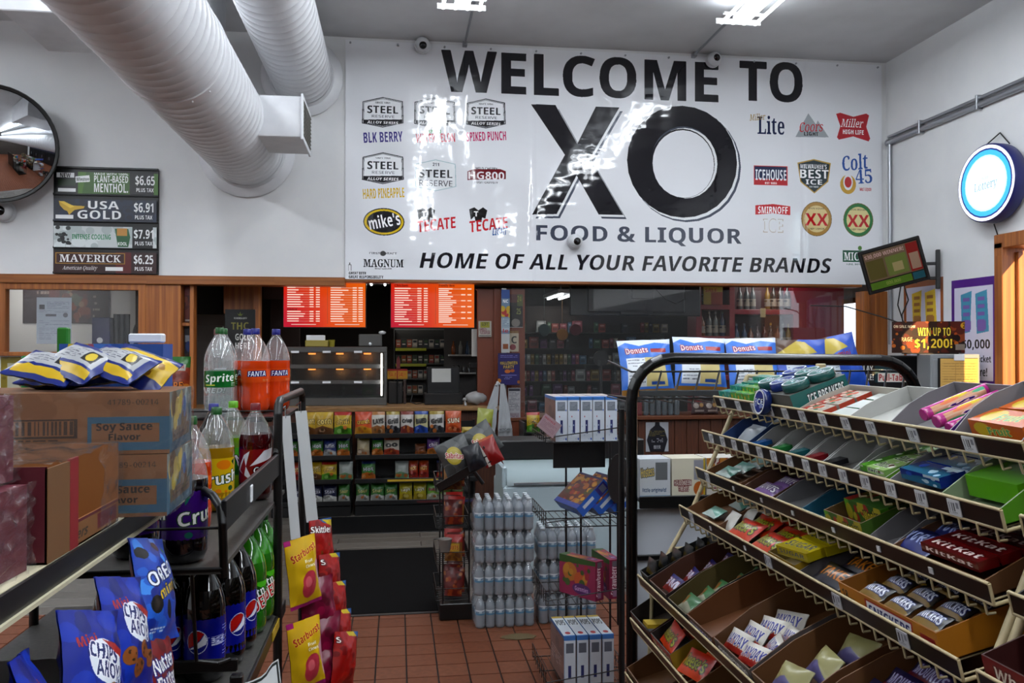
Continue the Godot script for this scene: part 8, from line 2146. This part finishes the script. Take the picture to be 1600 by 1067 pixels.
	var kinds := [[.30, .036, Color(.30, .33, .34), Color(.5, .5, .5), "clear"], [.27, .04, Color(.36, .18, .05), Color(.1, .08, .05), "amber"], [.31, .038, Color(.03, .05, .04), Color(.55, .42, .1), "dark green"], [.30, .037, Color(.12, .19, .30), Color(.3, .32, .34), "pale blue"], [.29, .037, Color(.26, .04, .035), Color(.2, .03, .03), "red"], [.30, .036, Color(.42, .32, .08), Color(.5, .38, .1), "gold"]]
	var protos := []
	for k in kinds.size():
		var q: Array = kinds[k]
		var pr: Array = bprof.call(q[0], q[1])
		var lc := cell(0, 60, 30, Color(.52, .50, .46))
		lc.rect(.1, .2, .8, .2, q[2].darkened(.2)); lc.fine(.15, .5, .7, .35, 3, Color(.2, .2, .2), 3 + k, .4)
		protos.append([MB.new().lathe(pr, 16).done(), MB.new(lc).lathe([Vector2(q[1] + .0006, q[0] * .14), Vector2(q[1] + .0006, q[0] * .44)], 16).done(), MB.new().lathe([Vector2(q[1] * .36, q[0] * .9), Vector2(q[1] * .36, q[0]), Vector2(0, q[0])], 12).done()])
	var put := func(k: int, p: Vector3, where: String):
		var q: Array = kinds[k]
		var o := thing("liquor_bottle", "%s liquor bottle on the %s" % [q[4], where], "bottle", p, 0, "liquor bottles on the " + where)
		part(o, "glass", protos[k][0], liquid("spirit %d" % k, q[2]))
		part(o, "label", protos[k][1], M["card"])
		part(o, "cap", protos[k][2], mat("spirit cap %d" % k, q[3], .35))
	for d in [["upper maroon shelf", 2.131, [[4.16, 0], [4.25, 0], [4.33, 0], [4.52, 5], [4.60, 2], [4.69, 2], [4.78, 2]]], ["middle maroon shelf", 1.661, [[4.12, 3], [4.22, 3], [4.30, 1], [4.39, 4], [4.48, 4], [4.56, 2], [4.65, 1], [4.72, 0], [4.79, 5]]], ["short maroon shelf", 1.806, [[3.68, 1], [3.77, 0], [3.85, 0], [3.94, 3]]], ["high short maroon shelf", 2.186, [[3.70, 5], [3.79, 5], [3.88, 2]]]]:
		for q in d[2]: put.call(q[1], Vector3(q[0], d[1], -9.98), d[0])
	var lc2 := cell(1, 60, 60, Color(.58, .50, .08))
	lc2.rect(.4, .3, .6, .7, Color(.5, .16, .05)); lc2.rim("SALE", .1, .1, .6, .2, Color(.5, .1, .05), Color(.7, .6, .2), 1)
	sheet_on("shelf_poster", "yellow and red card standing on the high liquor shelf", "poster", lc2, 3.66, 3.90, 2.186, 2.40, -9.87)
	# ---- things on the right counter
	var sprite := MB.new().lathe([Vector2(0, 0), Vector2(.03, 0), Vector2(.032, .02), Vector2(.03, .1), Vector2(.032, .15), Vector2(.012, .2), Vector2(.012, .22), Vector2(0, .222)], 12).done()
	for k in 6:
		solo("small_bottle", "small clear bottle in the row on the right counter", "bottle", sprite, mat("clear grey", Color(.27, .30, .32), .12), Vector3(2.72 + k * .07, .9205, -9.12), 0, "small clear bottles on the right counter")
	solo("red_snack_box", "small red snack box beside the clear bottles", "box", box_mesh(Vector3(.07, .14, .05), {}, sw(Color(.36, .03, .04))), M["card"], Vector3(2.63, .9205, -9.12))
	var dk := cell(0, 60, 40, Color(.16, .03, .035))
	dk.ell(.3, .3, .2, .2, Color(.5, .45, .42)); dk.rect(.2, .6, .7, .15, Color(.5, .45, .42)); dk.ell(.7, .25, .15, .15, Color(.5, .35, .05))
	for k in 2: solo("dark_red_bag", "dark red snack bag lying on the right counter", "bag", bag_mesh(.16, .14, .06, dk, null, 300 + k, 8, 8), M["film"], Vector3(3.31 + k * .15, .99, -9.10), 0, "dark red bags on the right counter")
	var cp := cell(1, 90, 120, Color(.55, .56, .58))
	cp.poly([[.2, .25], [.4, .12], [.42, 0], [.6, 0], [.62, .12], [.82, .25], [.95, .6], [.8, 1], [.2, 1], [.05, .6]], Color(.06, .065, .10)); cp.fine(.15, .3, .7, .2, 4, Color(.42, .38, .16), 3, .4); cp.fine(.25, .55, .5, .15, 3, Color(.55, .55, .58), 5, .5); cp.txt("BEER", .35, .78, .3, .12, Color(.6, .6, .62))
	sheet_on("bottle_poster", "dark bottle-shaped notice on the counter's wooden front", "poster", cp, 2.68, 2.935, .53, .85, ZW + .0)
	# ---- side office seen through the left window
	var mb := cell(1, 260, 110, Color(.14, .025, .03))
	for k in 4: mb.fine(.16, .2 + k * .2, .14, .1, 1, Color(.5, .45, .42), 3 + k, .7); mb.fine(.8, .3 + k * .16, .08, .08, 1, Color(.5, .45, .42), 9 + k, .7)
	mb.rect(.30, .0, .12, .5, Color(.30, .08, .07)); mb.rect(.44, 0, .3, 1, Color(.20, .10, .06)); mb.spots(40, [Color(.42, .2, .1), Color(.3, .12, .08), Color(.5, .38, .3), Color(.3, .3, .25)], .02, .05, 6, Rect2(.44, .05, .3, .9))
	sheet_on("menu_board", "dark red menu board with food pictures in the side office", "sign", mb, -4.35, -3.38, 1.95, 2.42, -10.64)
	var pc := cell(1, 150, 200, Color(.56, .59, .63))
	pc.rect(.08, .16, .15, .1, Color(.15, .15, .16)); pc.fine(.3, .1, .62, .16, 5, Color(.36, .38, .42), 3, .35); pc.rect(.26, .36, .3, .05, Color(.2, .2, .22)); pc.ell(.82, .38, .07, .05, Color(.25, .25, .27)); pc.fine(.08, .5, .84, .42, 11, Color(.42, .44, .48), 7, .3); pc.fine(.08, .28, .84, .06, 2, Color(.42, .44, .48), 9, .3)
	sheet_on("window_notice", "printed white notice taped inside the left window", "notice", pc, -3.575, -3.245, 1.70, 2.165, ZW - .062, 0, .001)
	var cup := thing("cup_holder", "blue box of black cups and lids inside the left window", "cup holder", Vector3(-3.02, 1.62, -9.55))
	part(cup, "box", MB.new().rbox(Vector3(-.08, .18, 0), Vector3(.18, .36, .16), .005), mat("cup blue", Color(.06, .08, .28), .4))
	part(cup, "badge", MB.new().cyl(Vector3(-.09, .12, .08), Vector3(-.09, .12, .084), .03, .03, 16), M["fixture white"])
	for k in 3: part(cup, "cup_stack", MB.new().cyl(Vector3(.05 + k * .055, 0, 0), Vector3(.05 + k * .055, .40, 0), .026, .03, 12), M["black plastic"])
	part(cup, "lid_bag", MB.new().ball(Vector3(.30, .17, 0), .11, 8, 12, Vector3(.8, 1.5, .7)), mat("lid bag", Color(.36, .35, .36), .3))
	struct("shelf_office", MB.new().box(Vector3(-3.5, 1.60, -9.6), Vector3(2.0, .03, .5)), mat("door grey"))
	# yellow lottery poster under the window
	var yp := cell(1, 200, 190, Color(.46, .40, .03))
	yp.spots(60, [Color(.52, .45, .04), Color(.38, .33, .02)], .02, .06, 5); yp.rect(.09, .12, .91, .88, Color(.64, .63, .55)); yp.poly([[.24, .2], [.5, .15], [.5, .62], [.3, .66]], Color(.55, .42, .05)); yp.spots(20, [Color(.1, .1, .08), Color(.6, .3, .1), Color(.6, .55, .2)], .015, .04, 6, Rect2(.27, .22, .2, .4)); yp.txt("$0,000", .25, .74, .5, .16, Color(.08, .08, .09)); yp.rect(.5, .12, .5, .35, Color(.06, .36, .16))
	sheet_on("yellow_lottery_poster", "yellow-bordered lottery poster on the wall under the left window", "poster", yp, -3.88, -3.17, 1.05, 1.57, ZW + .0)

# ================================================================ assembly
func _ready() -> void:
	set_view()
	new_atlas(2048, 2048)
	new_atlas(2048, 2048)
	for k in [["card", .55], ["gloss", .22], ["paper", .85], ["film", .3]]: mat(k[0], Color.WHITE, k[1])
	mat("sign", Color.WHITE, .35)
	build_room()
	build_added_coolers()
	build_banner()
	build_wall_things()
	build_signs()
	build_left_shelf()
	build_soda_rack()
	build_candy()
	build_middle()
	build_chips()
	build_service()
	finish()
func finish() -> void:
	var t := [ImageTexture.create_from_image(atlas[0].img), ImageTexture.create_from_image(atlas[1].img)]
	for k in ["card", "gloss", "paper", "film"]: M[k].albedo_texture = t[0]
	for k in ["sign", "screen", "sign face", "menu screen"]:
		M[k].albedo_texture = t[1]
		if M[k].emission_enabled: M[k].emission_texture = t[1]
	print("atlas rows used: ", atlas[0].y + atlas[0].row, " ", atlas[1].y + atlas[1].row)
